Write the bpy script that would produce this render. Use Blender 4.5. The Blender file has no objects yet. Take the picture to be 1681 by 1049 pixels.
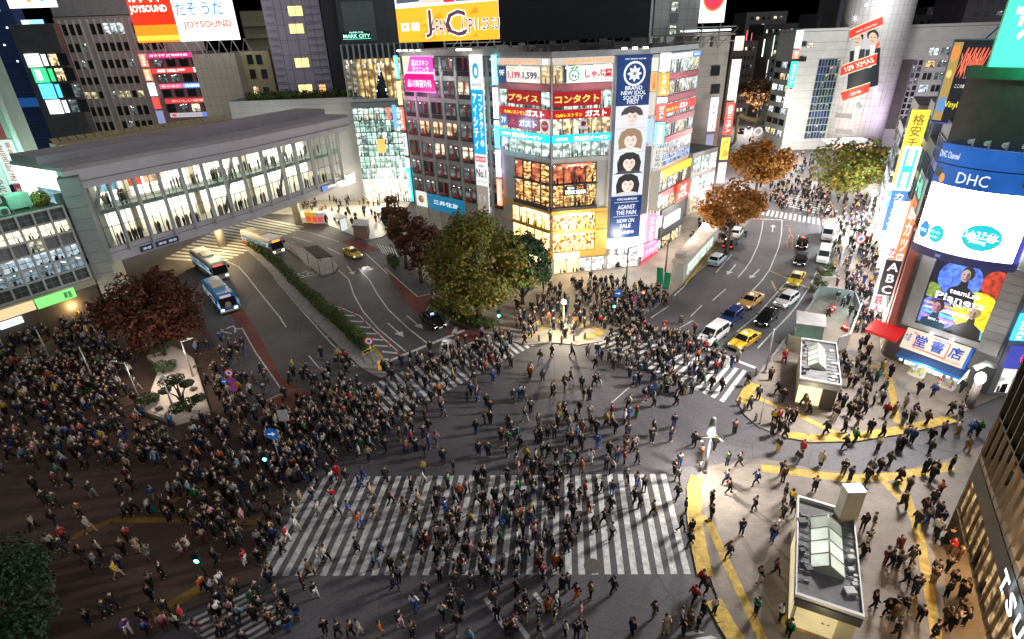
import bpy, bmesh, math, random
from mathutils import Vector, Matrix, Quaternion
R = random.Random(7)
S = bpy.context.scene
COL = S.collection
V3 = Vector
PI = math.pi
CAMH, FPX, CX, CY = 32.5, 916., 840.5, 524.5

# ---------------------------------------------------------------- calibration of the viewpoint
nD = V3((64.5, 1795.5, FPX)).normalized()
fW = (V3((0, 0, 1)) - nD * nD.z).normalized()
rT = nD.cross(fW)
if rT.x < 0: rT = -rT
def ray(x, y):
    d = V3((x - CX, y - CY, FPX)); return V3((d.dot(rT), d.dot(fW), -d.dot(nD)))
EYE = V3((0, 0, CAMH))
def G(x, y, z=0.):                       # point at height z
    r = ray(x, y); return EYE + r * ((z - CAMH) / r.z)
def vpdir(vx):
    y = CY - ((vx - CX) * nD.x + FPX * nD.z) / nD.y
    r = ray(vx, y); r.z = 0; return r.normalized()
def along(P, d, z, px):
    a = P.x * rT + P.y * fW - (z - CAMH) * nD; b = d.x * rT + d.y * fW; k = px - CX
    t = (k * a.z - FPX * a.x) / (FPX * b.x - k * b.z)
    return V3((P.x + t * d.x, P.y + t * d.y, 0))
def Zat(P, py):
    a = P.x * rT + P.y * fW + CAMH * nD; k = py - CY
    return (FPX * a.y - k * a.z) / (-k * nD.z + FPX * nD.y)

# ---------------------------------------------------------------- objects
def link(o, parent=None):
    COL.objects.link(o)
    if parent is not None:
        o.parent = parent
    return o
def tag(o, label, cat, group=None, kind=None):
    if label: o['label'] = label
    if cat: o['category'] = cat
    if group: o['group'] = group
    if kind: o['kind'] = kind
    return o
def thing(name, label, cat, loc=(0, 0, 0), rz=0., group=None):
    o = bpy.data.objects.new(name, None); o.empty_display_size = .3
    o.location = loc; o.rotation_euler = (0, 0, rz); COL.objects.link(o)
    return tag(o, label, cat, group)
def copy_tree(o, parent=None):
    c = o.copy(); COL.objects.link(c)
    if parent is not None: c.parent = parent
    for ch in list(o.children): copy_tree(ch, c)
    return c

class MB:
    """mesh builder in world (or the thing's own) coordinates"""
    def __init__(s): s.v = []; s.f = []; s.m = []; s.sm = []
    def add(s, vs, fs, m=0, smooth=False):
        n = len(s.v); s.v += [tuple(p) for p in vs]
        for f in fs: s.f.append([i + n for i in f]); s.m.append(m); s.sm.append(smooth)
        return s
    def quad(s, a, b, c, d, m=0): return s.add([a, b, c, d], [(0, 1, 2, 3)], m)
    def hexa(s, p, m=0):       # p: 4 bottom + 4 top, ccw from above
        return s.add(p, [(3, 2, 1, 0), (4, 5, 6, 7), (0, 1, 5, 4), (1, 2, 6, 5), (2, 3, 7, 6), (3, 0, 4, 7)], m)
    def box(s, x0, x1, y0, y1, z0, z1, m=0):
        return s.hexa([(x0, y0, z0), (x1, y0, z0), (x1, y1, z0), (x0, y1, z0), (x0, y0, z1), (x1, y0, z1), (x1, y1, z1), (x0, y1, z1)], m)
    def prism(s, poly, z0, z1, m=0, cap=True):
        n = len(poly); area = sum(poly[i][0] * poly[(i + 1) % n][1] - poly[(i + 1) % n][0] * poly[i][1] for i in range(n))
        if area < 0: poly = poly[::-1]
        vs = [(p[0], p[1], z0) for p in poly] + [(p[0], p[1], z1) for p in poly]
        fs = [(i, (i + 1) % n, n + (i + 1) % n, n + i) for i in range(n)]
        if cap: fs += [tuple(range(n, 2 * n)), tuple(range(n - 1, -1, -1))]
        return s.add(vs, fs, m)
    def tube(s, pts, rad, n=6, m=0, smooth=True, cap=True):
        pts = [V3(p) for p in pts]; k = len(pts)
        if not isinstance(rad, (list, tuple)): rad = [rad] * k
        vs = []; prev = None
        for i, p in enumerate(pts):
            t = (pts[min(i + 1, k - 1)] - pts[max(i - 1, 0)])
            if t.length < 1e-6: t = V3((0, 0, 1))
            t.normalize()
            a = t.orthogonal().normalized() if prev is None else (prev - t * prev.dot(t))
            if a.length < 1e-4: a = t.orthogonal()
            a.normalize(); prev = a; b = t.cross(a)
            for j in range(n):
                q = 2 * PI * j / n; vs.append(p + (a * math.cos(q) + b * math.sin(q)) * rad[i])
        fs = [(i * n + j, i * n + (j + 1) % n, (i + 1) * n + (j + 1) % n, (i + 1) * n + j) for i in range(k - 1) for j in range(n)]
        if cap: fs += [tuple(range(n - 1, -1, -1)), tuple(range((k - 1) * n, k * n))]
        return s.add(vs, fs, m, smooth)
    def disc(s, c, u, w, r, m=0, n=20, ru=None):
        c = V3(c); u = V3(u); w = V3(w); ru = ru or r
        return s.add([c + u * (ru * math.cos(2 * PI * i / n)) + w * (r * math.sin(2 * PI * i / n)) for i in range(n)], [tuple(range(n))], m)
    def blob(s, c, r, m=0, seg=8, ring=6, jit=0., rnd=R):
        c = V3(c); r = r if isinstance(r, (tuple, list)) else (r, r, r); vs = [c + V3((0, 0, -r[2]))]
        for i in range(1, ring):
            a = -PI / 2 + PI * i / ring
            for j in range(seg):
                q = 2 * PI * j / seg; k = 1 + jit * (rnd.random() - .5) * 2
                vs.append(c + V3((math.cos(a) * math.cos(q) * r[0] * k, math.cos(a) * math.sin(q) * r[1] * k, math.sin(a) * r[2] * k)))
        vs.append(c + V3((0, 0, r[2]))); n = len(vs)
        fs = [(0, 1 + (j + 1) % seg, 1 + j) for j in range(seg)]
        for i in range(ring - 2):
            for j in range(seg):
                a = 1 + i * seg + j; b = 1 + i * seg + (j + 1) % seg; fs.append((a, b, b + seg, a + seg))
        o = 1 + (ring - 2) * seg
        fs += [(o + j, o + (j + 1) % seg, n - 1) for j in range(seg)]
        return s.add(vs, fs, m, True)
    def mesh(s, name, mats):
        me = bpy.data.meshes.new(name); me.from_pydata(s.v, [], s.f)
        for m in (mats if isinstance(mats, (list, tuple)) else [mats]): me.materials.append(m)
        me.polygons.foreach_set('material_index', s.m); me.polygons.foreach_set('use_smooth', s.sm); me.update()
        return me
    def build(s, name, mats, parent=None, bevel=0.):
        o = bpy.data.objects.new(name, s.mesh(name, mats)); COL.objects.link(o)
        if parent is not None:
            o.parent = parent; o.matrix_parent_inverse = basis(parent).inverted()
        if bevel:
            b = o.modifiers.new('bevel', 'BEVEL'); b.width = bevel; b.segments = 2; b.limit_method = 'ANGLE'
        return o
    def local(s, name, mats, parent, bevel=0.):     # vertices are already in the parent's space
        o = s.build(name, mats, None, bevel); o.parent = parent; return o
def basis(o):
    m = o.matrix_basis.copy()
    while o.parent is not None:
        m = o.parent.matrix_basis @ o.matrix_parent_inverse @ m if False else basis(o.parent) @ o.matrix_parent_inverse @ m
        break
    return m

# ---------------------------------------------------------------- materials
_M = {}
def srgb(c):
    if isinstance(c, str):
        c = c.lstrip('#'); c = [int(c[i:i + 2], 16) / 255 for i in (0, 2, 4)]
        return tuple(x / 12.92 if x <= .04045 else ((x + .055) / 1.055) ** 2.4 for x in c)
    return tuple(c)
def mat(c, rough=.6, metal=0., var=.12, scale=1.2, bump=0., spec=.5, key=None):
    """painted / stone / asphalt surface: base colour broken up by two noises"""
    c = srgb(c); k = key or ('m', tuple(round(x, 4) for x in c), rough, metal, var, scale, bump, spec)
    if k in _M: return _M[k]
    m = bpy.data.materials.new('surface'); m.use_nodes = True; nt = m.node_tree; N = nt.nodes; L = nt.links
    p = N['Principled BSDF']; p.inputs['Roughness'].default_value = rough; p.inputs['Metallic'].default_value = metal
    p.inputs['Specular IOR Level'].default_value = spec
    p.inputs['Base Color'].default_value = (*c, 1)
    if var:
        g = N.new('ShaderNodeNewGeometry')
        a = N.new('ShaderNodeTexNoise'); a.inputs['Scale'].default_value = scale; a.inputs['Detail'].default_value = 6; a.inputs['Roughness'].default_value = .65
        L.new(g.outputs['Position'], a.inputs['Vector'])
        r = N.new('ShaderNodeValToRGB'); e = r.color_ramp.elements
        e[0].position = .28; e[1].position = .72
        e[0].color = (*[x * (1 - var * 1.6) for x in c], 1); e[1].color = (*[min(1, x * (1 + var)) for x in c], 1)
        L.new(a.outputs['Fac'], r.inputs['Fac']); L.new(r.outputs['Color'], p.inputs['Base Color'])
        if bump:
            b = N.new('ShaderNodeBump'); b.inputs['Strength'].default_value = bump; b.inputs['Distance'].default_value = .03
            L.new(a.outputs['Fac'], b.inputs['Height']); L.new(b.outputs['Normal'], p.inputs['Normal'])
    _M[k] = m; return m
def lit(c, s=1.5, var=0., scale=2.):
    """something that gives off light: sign face, lamp, screen"""
    c = srgb(c); s = s * .66 if s < 3.5 else s; k = ('e', tuple(round(x, 4) for x in c), s, var, scale)
    if k in _M: return _M[k]
    m = bpy.data.materials.new('lit_sign'); m.use_nodes = True; nt = m.node_tree; N = nt.nodes; L = nt.links
    p = N['Principled BSDF']; p.inputs['Base Color'].default_value = (*[x * .22 for x in c], 1); p.inputs['Roughness'].default_value = .4
    p.inputs['Emission Color'].default_value = (*c, 1); p.inputs['Emission Strength'].default_value = s
    if var:
        g = N.new('ShaderNodeNewGeometry'); a = N.new('ShaderNodeTexNoise'); a.inputs['Scale'].default_value = scale; a.inputs['Detail'].default_value = 3
        L.new(g.outputs['Position'], a.inputs['Vector'])
        r = N.new('ShaderNodeMapRange'); r.inputs[1].default_value = .3; r.inputs[2].default_value = .7
        r.inputs[3].default_value = s * (1 - var); r.inputs[4].default_value = s * (1 + var)
        L.new(a.outputs['Fac'], r.inputs[0]); L.new(r.outputs[0], p.inputs['Emission Strength'])
    _M[k] = m; return m
def room(c, s=1., dark=.1, c2=None, scale=1.1, key=None):
    """what one sees through a lit window: blinds, shelves and people at room scale, bright ceiling light"""
    c = srgb(c); c2 = srgb(c2) if c2 else tuple(x * .25 for x in c); k = ('r', tuple(round(x, 3) for x in c), s, dark, tuple(round(x, 3) for x in c2), scale)
    if k in _M: return _M[k]
    m = bpy.data.materials.new('lit_room'); m.use_nodes = True; nt = m.node_tree; N = nt.nodes; L = nt.links
    p = N['Principled BSDF']; p.inputs['Base Color'].default_value = (.03, .035, .04, 1); p.inputs['Roughness'].default_value = .15
    g = N.new('ShaderNodeNewGeometry')
    sx = N.new('ShaderNodeSeparateXYZ'); L.new(g.outputs['Position'], sx.inputs[0]); ad = N.new('ShaderNodeMath'); ad.inputs[1].default_value = .73; ad.operation = 'MULTIPLY_ADD'; L.new(sx.outputs[0], ad.inputs[0]); L.new(sx.outputs[1], ad.inputs[2])
    cv = N.new('ShaderNodeCombineXYZ'); L.new(ad.outputs[0], cv.inputs[0]); L.new(sx.outputs[2], cv.inputs[1])
    bk_ = N.new('ShaderNodeTexBrick'); bk_.inputs['Scale'].default_value = scale; bk_.inputs['Brick Width'].default_value = .62; bk_.inputs['Row Height'].default_value = .45; bk_.inputs['Mortar Size'].default_value = .01; bk_.inputs['Bias'].default_value = -.1
    bk_.inputs['Color1'].default_value = (1, 1, 1, 1); bk_.inputs['Color2'].default_value = (.5, .5, .5, 1); bk_.inputs['Mortar'].default_value = (.35, .35, .35, 1); L.new(cv.outputs[0], bk_.inputs['Vector'])
    a = N.new('ShaderNodeTexNoise'); a.inputs['Scale'].default_value = scale * 1.25; a.inputs['Detail'].default_value = 2; L.new(cv.outputs[0], a.inputs['Vector'])
    r = N.new('ShaderNodeValToRGB'); e = r.color_ramp.elements; e[0].position = .18; e[1].position = .64
    e[0].color = (*[x * dark for x in c2], 1); e[1].color = (*c, 1); x = e.new(.43); x.color = (*c2, 1)
    mx = N.new('ShaderNodeMixRGB'); mx.blend_type = 'MULTIPLY'; mx.inputs[0].default_value = .85
    L.new(a.outputs['Fac'], r.inputs['Fac']); L.new(r.outputs['Color'], mx.inputs[1]); L.new(bk_.outputs['Color'], mx.inputs[2])
    L.new(mx.outputs[0], p.inputs['Emission Color']); p.inputs['Emission Strength'].default_value = s * 1.35
    _M[k] = m; return m
def cloth(name='garment', rough=.85):
    """one cloth material whose colour is the object's own colour"""
    if name in _M: return _M[name]
    m = bpy.data.materials.new(name); m.use_nodes = True; nt = m.node_tree; N = nt.nodes; L = nt.links
    p = N['Principled BSDF']; p.inputs['Roughness'].default_value = rough; p.inputs['Specular IOR Level'].default_value = .2
    o = N.new('ShaderNodeObjectInfo'); t = N.new('ShaderNodeTexCoord'); a = N.new('ShaderNodeTexNoise'); a.inputs['Scale'].default_value = 9
    L.new(t.outputs['Object'], a.inputs['Vector'])
    r = N.new('ShaderNodeMapRange'); r.inputs[3].default_value = .7; r.inputs[4].default_value = 1.25; L.new(a.outputs['Fac'], r.inputs[0])
    mx = N.new('ShaderNodeVectorMath'); mx.operation = 'SCALE'; L.new(o.outputs['Color'], mx.inputs[0]); L.new(r.outputs[0], mx.inputs['Scale'])
    L.new(mx.outputs[0], p.inputs['Base Color']); _M[name] = m; return m
def facet(c, tint, n=.5, rough=.25):
    return mat(c, rough)

# ---------------------------------------------------------------- lettering
def glyphs(txt, vertical=False, bold=.02, gap=1.):
    cu = bpy.data.curves.new('t', 'FONT')
    cu.body = '\n'.join(txt) if vertical else txt
    cu.align_x = 'CENTER'; cu.size = 1; cu.offset = bold * .45; cu.space_line = gap; cu.fill_mode = 'FRONT'; cu.resolution_u = 2
    ob = bpy.data.objects.new('t', cu); me = bpy.data.meshes.new_from_object(ob)
    vs = [v.co.copy() for v in me.vertices]; fs = [tuple(p.vertices) for p in me.polygons]
    bpy.data.objects.remove(ob); bpy.data.curves.remove(cu); bpy.data.meshes.remove(me)
    return vs, fs
_G = {}
def text_into(mb, txt, c, ux, uz, h=None, w=None, m=0, vertical=False, bold=.02, gap=1., slant=0.):
    """writes txt centred on point c; ux, uz: the sign's right and up; fitted to w x h"""
    k = (txt, vertical, bold, gap)
    if k not in _G: _G[k] = glyphs(*k)
    vs, fs = _G[k]
    if not vs: return
    x0 = min(v.x for v in vs); x1 = max(v.x for v in vs); y0 = min(v.y for v in vs); y1 = max(v.y for v in vs)
    sx = sy = None
    if w: sx = w / max(x1 - x0, .01)
    if h: sy = h / max(y1 - y0, .01)
    if sx is None: sx = sy
    if sy is None: sy = sx
    c = V3(c); ux = V3(ux); uz = V3(uz)
    mb.add([c + ux * ((v.x - (x0 + x1) / 2) * sx + slant * (v.y - (y0 + y1) / 2) * sy) + uz * ((v.y - (y0 + y1) / 2) * sy) for v in vs], fs, m)

# ---------------------------------------------------------------- facades
UP = V3((0, 0, 1))
class Face:
    """a vertical plane: origin P, horizontal direction d (to the viewer's right), outward normal n"""
    def __init__(s, P, d):
        s.P = V3((P[0], P[1], 0)); s.d = V3((d[0], d[1], 0)).normalized(); s.n = V3((s.d.y, -s.d.x, 0))
    def p(s, u, z, o=0.): return s.P + s.d * u + s.n * o + UP * z
    def uz(s, px, py, o=0.):
        r = ray(px, py); q = s.P + s.n * o - EYE; q.z = 0
        t = s.n.dot(q) / s.n.dot(r); w = EYE + r * t
        return ((w - s.P).dot(s.d), w.z)
    def box(s, mb, u0, u1, z0, z1, o0, o1, m=0):
        return mb.hexa([s.p(u0, z0, o1), s.p(u1, z0, o1), s.p(u1, z0, o0), s.p(u0, z0, o0), s.p(u0, z1, o1), s.p(u1, z1, o1), s.p(u1, z1, o0), s.p(u0, z1, o0)], m)
    def rect(s, a, b, o=0.):       # two opposite pixel corners -> u0,u1,z0,z1
        p = s.uz(*a, o); q = s.uz(*b, o); return min(p[0], q[0]), max(p[0], q[0]), min(p[1], q[1]), max(p[1], q[1])
def sign(F, r, bg, texts=(), label='', name='shop_sign', o=.12, th=.15, s=1.6, cat='sign', group=None, extra=None, frame=None):
    """a sign board on a facade; texts: (string, x, y, w, h, colour[, options]) in fractions of the board"""
    u0, u1, z0, z1 = r; w = u1 - u0; h = z1 - z0
    t = thing(name, label, cat, F.p((u0 + u1) / 2, z0, o), 0, group)
    mb = MB(); F.box(mb, u0, u1, z0, z1, o - .05, o + th)
    mb.build('panel', bg if not isinstance(bg, (str, tuple)) else lit(bg, s), t)
    if frame:
        fr = MB(); k = .12
        F.box(fr, u0 - k, u0 - .004, z0 - k, z1 + k, o - .08, o + th + .06); F.box(fr, u1 + .004, u1 + k, z0 - k, z1 + k, o - .08, o + th + .06)
        F.box(fr, u0 - .002, u1 + .002, z1 + .004, z1 + k, o - .08, o + th + .06); F.box(fr, u0 - .002, u1 + .002, z0 - k, z0 - .004, o - .08, o + th + .06)
        fr.build('frame', mat(frame, .5), t)
    for i, q in enumerate(texts):
        x, y, tw, tg, c = q[1:6]; kw = q[6] if len(q) > 6 else {}
        k = dict(kw); es = k.pop('s', s); kind = k.pop('shape', None); ob = MB()
        cen = F.p(u0 + x * w, z0 + y * h, o + th + .025 + .004 * i)
        if kind == 'disc': ob.disc(cen, F.d, UP, tg * h / 2, n=28, ru=tw * w / 2)
        elif kind == 'rect':
            a, b = F.d * (tw * w / 2), UP * (tg * h / 2); ob.quad(cen - a - b, cen + a - b, cen + a + b, cen - a + b)
        elif kind == 'poly':
            ob.add([F.p(u0 + px_ * w, z0 + py_ * h, o + th + .025 + .004 * i) for px_, py_ in k['pts']], [tuple(range(len(k['pts'])))])
        else: text_into(ob, q[0], cen, F.d, UP, tg * h if tg else None, tw * w if tw else None, **k)
        ob.build('graphic' if kind else 'lettering', lit(c, es) if es > 0 else mat(c, .5, var=.05), t)
    if extra: extra(t, F, r, o + th)
    return t
# ---------------------------------------------------------------- camera, world, light
cam = bpy.data.cameras.new('camera'); co = bpy.data.objects.new('camera', cam); COL.objects.link(co)
cam.sensor_width = 36; cam.lens = 36 * FPX / 1681; cam.clip_end = 4000; cam.clip_start = .5
bx = V3((rT.x, fW.x, -nD.x)); by = -V3((rT.y, fW.y, -nD.y)); bz = -V3((rT.z, fW.z, -nD.z))
co.matrix_world = Matrix(((bx.x, by.x, bz.x, 0), (bx.y, by.y, bz.y, 0), (bx.z, by.z, bz.z, CAMH), (0, 0, 0, 1)))
S.camera = co
S.view_settings.view_transform = 'Standard'; S.view_settings.look = 'None'; S.view_settings.exposure = .75; S.view_settings.gamma = 1
S.cycles.use_denoising = True; S.cycles.max_bounces = 5; S.cycles.diffuse_bounces = 2; S.cycles.glossy_bounces = 2
S.cycles.sample_clamp_indirect = 4; S.cycles.use_light_tree = True; S.cycles.caustics_reflective = False; S.cycles.caustics_refractive = False
wd = bpy.data.worlds.new('World'); S.world = wd; wd.use_nodes = True
sk = wd.node_tree.nodes.new('ShaderNodeTexSky'); sk.sky_type = 'NISHITA'; sk.sun_disc = False
SUN_EL, SUN_AZ = 42., 140.        # soft glow of the city, from the bright side of the square
sk.sun_elevation = math.radians(-6.); sk.sun_rotation = math.radians(SUN_AZ)
bg = wd.node_tree.nodes['Background']; bg.inputs[1].default_value = .05
wd.node_tree.links.new(sk.outputs[0], bg.inputs[0])
sl = bpy.data.lights.new('sky_glow', 'SUN'); sl.energy = .68; sl.angle = math.radians(120); sl.color = (.98, .97, 1.)
so = bpy.data.objects.new('sky_glow', sl); COL.objects.link(so)
e_, a_ = math.radians(SUN_EL), math.radians(SUN_AZ)
so.rotation_euler = V3((math.sin(a_) * math.cos(e_), math.cos(a_) * math.cos(e_), math.sin(e_))).to_track_quat('Z', 'Y').to_euler()
def lamp_or_fill(p, power, col=(1, .9, .75), r=.15, spot=None, to=None):  # serves real fixtures and also fill lights added without any fixture
    l = bpy.data.lights.new('lamp_or_fill', 'SPOT' if spot else 'POINT'); l.energy = power; l.color = col; l.shadow_soft_size = r
    o = bpy.data.objects.new('lamp_or_fill', l); COL.objects.link(o); o.location = p
    if spot:
        l.spot_size = math.radians(spot); l.spot_blend = .8
        o.rotation_euler = (V3(p) - V3(to)).to_track_quat('Z', 'Y').to_euler()
    return o

# ---------------------------------------------------------------- ground, roads, pavements
def asphalt():
    """worn asphalt: paving lots of different age, fine grain, cracks, pale wheel polish"""
    m = bpy.data.materials.new('asphalt'); m.use_nodes = True; nt = m.node_tree; N = nt.nodes; L = nt.links; p = N['Principled BSDF']; p.inputs['Roughness'].default_value = .7
    g = N.new('ShaderNodeNewGeometry')
    def tex(t, sc, **k):
        n = N.new(t); n.inputs['Scale'].default_value = sc
        for a, b in k.items(): n.inputs[a].default_value = b
        L.new(g.outputs['Position'], n.inputs['Vector']); return n
    def mr(s, a, b, c, d):
        r = N.new('ShaderNodeMapRange'); [setattr(r.inputs[i + 1], 'default_value', x) for i, x in enumerate((a, b, c, d))]; L.new(s, r.inputs[0]); return r.outputs[0]
    def mul(a, b): x = N.new('ShaderNodeMath'); x.operation = 'MULTIPLY'; L.new(a, x.inputs[0]); L.new(b, x.inputs[1]); return x.outputs[0]
    lots = tex('ShaderNodeTexVoronoi', .075); se = N.new('ShaderNodeSeparateColor'); L.new(lots.outputs['Color'], se.inputs[0])
    big = tex('ShaderNodeTexNoise', .12, Detail=6.); fine = tex('ShaderNodeTexNoise', 5., Detail=4.); cr = tex('ShaderNodeTexVoronoi', .22); cr.feature = 'DISTANCE_TO_EDGE'
    v = mul(mul(mr(se.outputs[0], 0, 1, .82, 1.15), mr(big.outputs['Fac'], .3, .7, .7, 1.3)), mul(mr(fine.outputs['Fac'], .3, .7, .8, 1.2), mr(cr.outputs['Distance'], 0, .012, .62, 1.)))
    sc = N.new('ShaderNodeVectorMath'); sc.operation = 'SCALE'; sc.inputs[0].default_value = (.090, .083, .090); L.new(v, sc.inputs['Scale']); L.new(sc.outputs[0], p.inputs['Base Color']); return m
ASPH = asphalt(); ASPH2 = mat((.05, .05, .053), .8, 0, .2, .5, .1)
def paver(name, c, sc, mortar, rough=.75):
    m = bpy.data.materials.new(name); m.use_nodes = True; nt = m.node_tree; N = nt.nodes; L = nt.links; p = N['Principled BSDF']
    g = N.new('ShaderNodeNewGeometry'); b = N.new('ShaderNodeTexBrick'); b.inputs['Scale'].default_value = sc
    b.inputs['Color1'].default_value = (*c, 1); b.inputs['Color2'].default_value = (*[x * .8 for x in c], 1); b.inputs['Mortar'].default_value = (*[x * mortar for x in c], 1)
    b.inputs['Mortar Size'].default_value = .012; b.inputs['Bias'].default_value = -.2
    a = N.new('ShaderNodeTexNoise'); a.inputs['Scale'].default_value = .25; a.inputs['Detail'].default_value = 7
    r = N.new('ShaderNodeMapRange'); r.inputs[1].default_value = .3; r.inputs[2].default_value = .7; r.inputs[3].default_value = .62; r.inputs[4].default_value = 1.2
    mx = N.new('ShaderNodeVectorMath'); mx.operation = 'SCALE'
    L.new(g.outputs['Position'], b.inputs['Vector']); L.new(g.outputs['Position'], a.inputs['Vector']); L.new(a.outputs['Fac'], r.inputs[0])
    L.new(b.outputs['Color'], mx.inputs[0]); L.new(r.outputs[0], mx.inputs['Scale']); L.new(mx.outputs[0], p.inputs['Base Color'])
    p.inputs['Roughness'].default_value = rough; return m
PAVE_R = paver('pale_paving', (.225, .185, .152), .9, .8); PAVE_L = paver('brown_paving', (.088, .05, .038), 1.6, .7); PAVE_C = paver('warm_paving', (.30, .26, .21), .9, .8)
WHITE = mat((.60, .60, .58), .65, 0, .34, 2.2); YEL = mat((.5, .33, .055), .75, 0, .3, 2.6); RED = mat((.16, .042, .038), .8, 0, .2, .6); KERB = mat((.3, .29, .28), .8, 0, .2, 1.)
def struct(o): o['kind'] = 'structure'; return o
gm = MB(); n_ = 40
gm.add([(-1500, -400, 0), (1500, -400, 0), (1500, 2200, 0), (-1500, 2200, 0)], [(0, 1, 2, 3)]); struct(gm.build('ground', ASPH))
def pix(poly, z=0.): return [G(x, y, z) for x, y in poly]
def pavement(name, poly, m, z=.12):
    pts = pix(poly, z); mb = MB(); n = len(pts)
    mb.prism([(p.x, p.y) for p in pts], 0.002, z, 0); struct(mb.build(name, m))
    # kerb stones along the outline
def sheet(name, poly, m, z=.004): mb = MB(); mb.add(pix(poly, z), [tuple(range(len(poly)))]); return struct(mb.build(name, m))
pavement('pavement', [(1140, 783), (1158, 768), (1195, 758), (1250, 752), (1330, 768), (1400, 776), (1480, 772), (1560, 752), (1640, 720), (1720, 690), (1800, 1100), (1235, 1100), (1200, 1030), (1170, 960), (1152, 900), (1143, 850), (1137, 810)], PAVE_R)
pavement('pavement', [(1345, 345), (1352, 380), (1368, 404), (1366, 427), (1361, 460), (1343, 482), (1300, 540), (1262, 590), (1235, 625), (1215, 645), (1211, 660), (1222, 680), (1245, 700), (1285, 716), (1330, 726), (1400, 724), (1470, 708), (1560, 685), (1620, 660), (1720, 612), (1800, 540), (1640, 300), (1480, 290), (1420, 295), (1385, 320)], PAVE_R)
pavement('pavement', [(840, 560), (862, 566), (905, 562), (950, 566), (988, 560), (1005, 545), (1035, 528), (1075, 505), (1105, 480), (1140, 450), (1180, 420), (1212, 385), (1235, 360), (1246, 345), (1190, 310), (1060, 400), (905, 405), (720, 375), (655, 375), (640, 400), (655, 415), (668, 430), (700, 462), (712, 478), (706, 492), (715, 510), (745, 528), (790, 545), (825, 553)], PAVE_C)
pavement('pavement', [(602, 394), (585, 388), (560, 378), (520, 362), (480, 352), (440, 350), (400, 350), (400, 325), (560, 290), (680, 320), (650, 372), (628, 388)], mat((.5, .47, .4), .5, 0, .12, .5))
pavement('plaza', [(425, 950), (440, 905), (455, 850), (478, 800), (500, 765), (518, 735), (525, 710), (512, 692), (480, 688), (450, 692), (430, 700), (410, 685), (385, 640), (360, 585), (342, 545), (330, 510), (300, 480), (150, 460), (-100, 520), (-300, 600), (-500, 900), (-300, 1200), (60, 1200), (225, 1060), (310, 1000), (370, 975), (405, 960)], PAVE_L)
pavement('traffic_island', [(412, 398), (440, 418), (500, 474), (560, 524), (610, 572), (634, 596), (640, 608), (628, 620), (610, 614), (590, 601), (545, 556), (490, 502), (440, 443), (403, 408)], KERB, .15)
pavement('traffic_island', [(466, 395), (500, 408), (545, 424), (555, 436), (549, 446), (528, 452), (505, 434), (480, 414), (455, 399)], KERB, .15)
sheet('bus_lane', [(376, 512), (398, 505), (420, 542), (462, 620), (515, 650), (522, 672), (500, 682), (428, 690), (420, 666), (466, 645), (420, 579)], RED)
sheet('red_road_surface', [(559, 397), (576, 391), (626, 410), (602, 416)], RED)
sheet('red_road_surface', [(636, 448), (686, 487), (717, 480), (698, 514), (689, 520), (660, 490)], RED)
sheet('red_road_surface', [(728, 546), (760, 536), (800, 552), (768, 568)], RED)
sheet('red_road_surface', [(1228, 363), (1238, 353), (1252, 353), (1252, 363)], RED)
# zebra crossings
def zebra(name, TL, TR, BR, BL, n, duty=.5, z=.008, skip=()):
    mb = MB()
    for i in range(n):
        if i in skip: continue
        a = i / (n - 1 + duty); b = (i + duty) / (n - 1 + duty)
        mb.add([BL.lerp(BR, a), BL.lerp(BR, b), TL.lerp(TR, b), TL.lerp(TR, a)], [(0, 1, 2, 3)])
    for i, v in enumerate(mb.v): mb.v[i] = (v[0], v[1], z)
    return struct(mb.build(name, WHITE))
zebra('zebra_crossing', G(515, 783), G(1093, 777.7), G(1134, 942.4), G(421, 945.6), 34)
zebra('zebra_crossing', G(533, 664), G(838, 534), G(878, 566), G(582, 722), 29)
zebra('zebra_crossing', G(1011, 545), G(1226, 609), G(1188, 661), G(965, 560), 19)
zebra('zebra_crossing', G(1240, 341), G(1362, 361), G(1362, 372), G(1236, 350), 17)
zebra('zebra_crossing', G(1290, 318), G(1290, 338), G(1352, 353), G(1352, 328), 7)
zebra('zebra_crossing', G(270, 425), G(400, 352), G(500, 372), G(362, 432), 18)
zebra('zebra_crossing', G(300, 1022), G(372, 1075), G(480, 1012), G(404, 973), 8)
zebra('zebra_crossing', G(618, 400), G(648, 408), G(655, 424), G(628, 416), 7)
zebra('zebra_crossing', G(1120, 1040), G(1150, 1052), G(1178, 1048), G(1146, 1034), 2)
lm = MB()
def line(pts, w=.15, z=.009, mb=lm):
    P = pix(pts)
    for i in range(len(P) - 1):
        t = (P[i + 1] - P[i]).normalized(); s = V3((-t.y, t.x, 0)) * w / 2; e = t * (w * .2 if 0 < i else 0)
        mb.add([tuple(q)[:2] + (z,) for q in (P[i] - s - e, P[i + 1] - s, P[i + 1] + s, P[i] + s - e)], [(0, 1, 2, 3)])
def z5(x0, y0, s, pts): return [(x0 + x / s, y0 + y / s) for x, y in pts]
A5 = lambda *p: z5(340, 360, 6.555, p)
line(A5((75, 415), (200, 445), (340, 510), (420, 600), (600, 830), (780, 1049), (850, 1160)), .18); line([(340, 426), (370, 413)], .3)
line([(450, 456), (500, 515), (545, 565), (588, 603)], .18); line([(507, 584), (537, 620)], .15); line([(397, 538), (420, 579), (466, 645), (420, 665)], .15)
for x, y in ((500, 515), (516, 535), (533, 554), (550, 573), (566, 589), (580, 601)): line([(x, y), (x + 7, y - 3)], .3)
B5 = lambda *p: z5(540, 440, 5.829, p)
line(B5((90, 20), (190, 110), (240, 260), (330, 420), (470, 580), (735, 800)), .17); line(B5((280, 0), (390, 120), (470, 260), (570, 400), (750, 570), (940, 720)), .17)
line(B5((0, 345), (110, 380), (290, 455), (480, 635), (660, 800)), .17)
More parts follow.
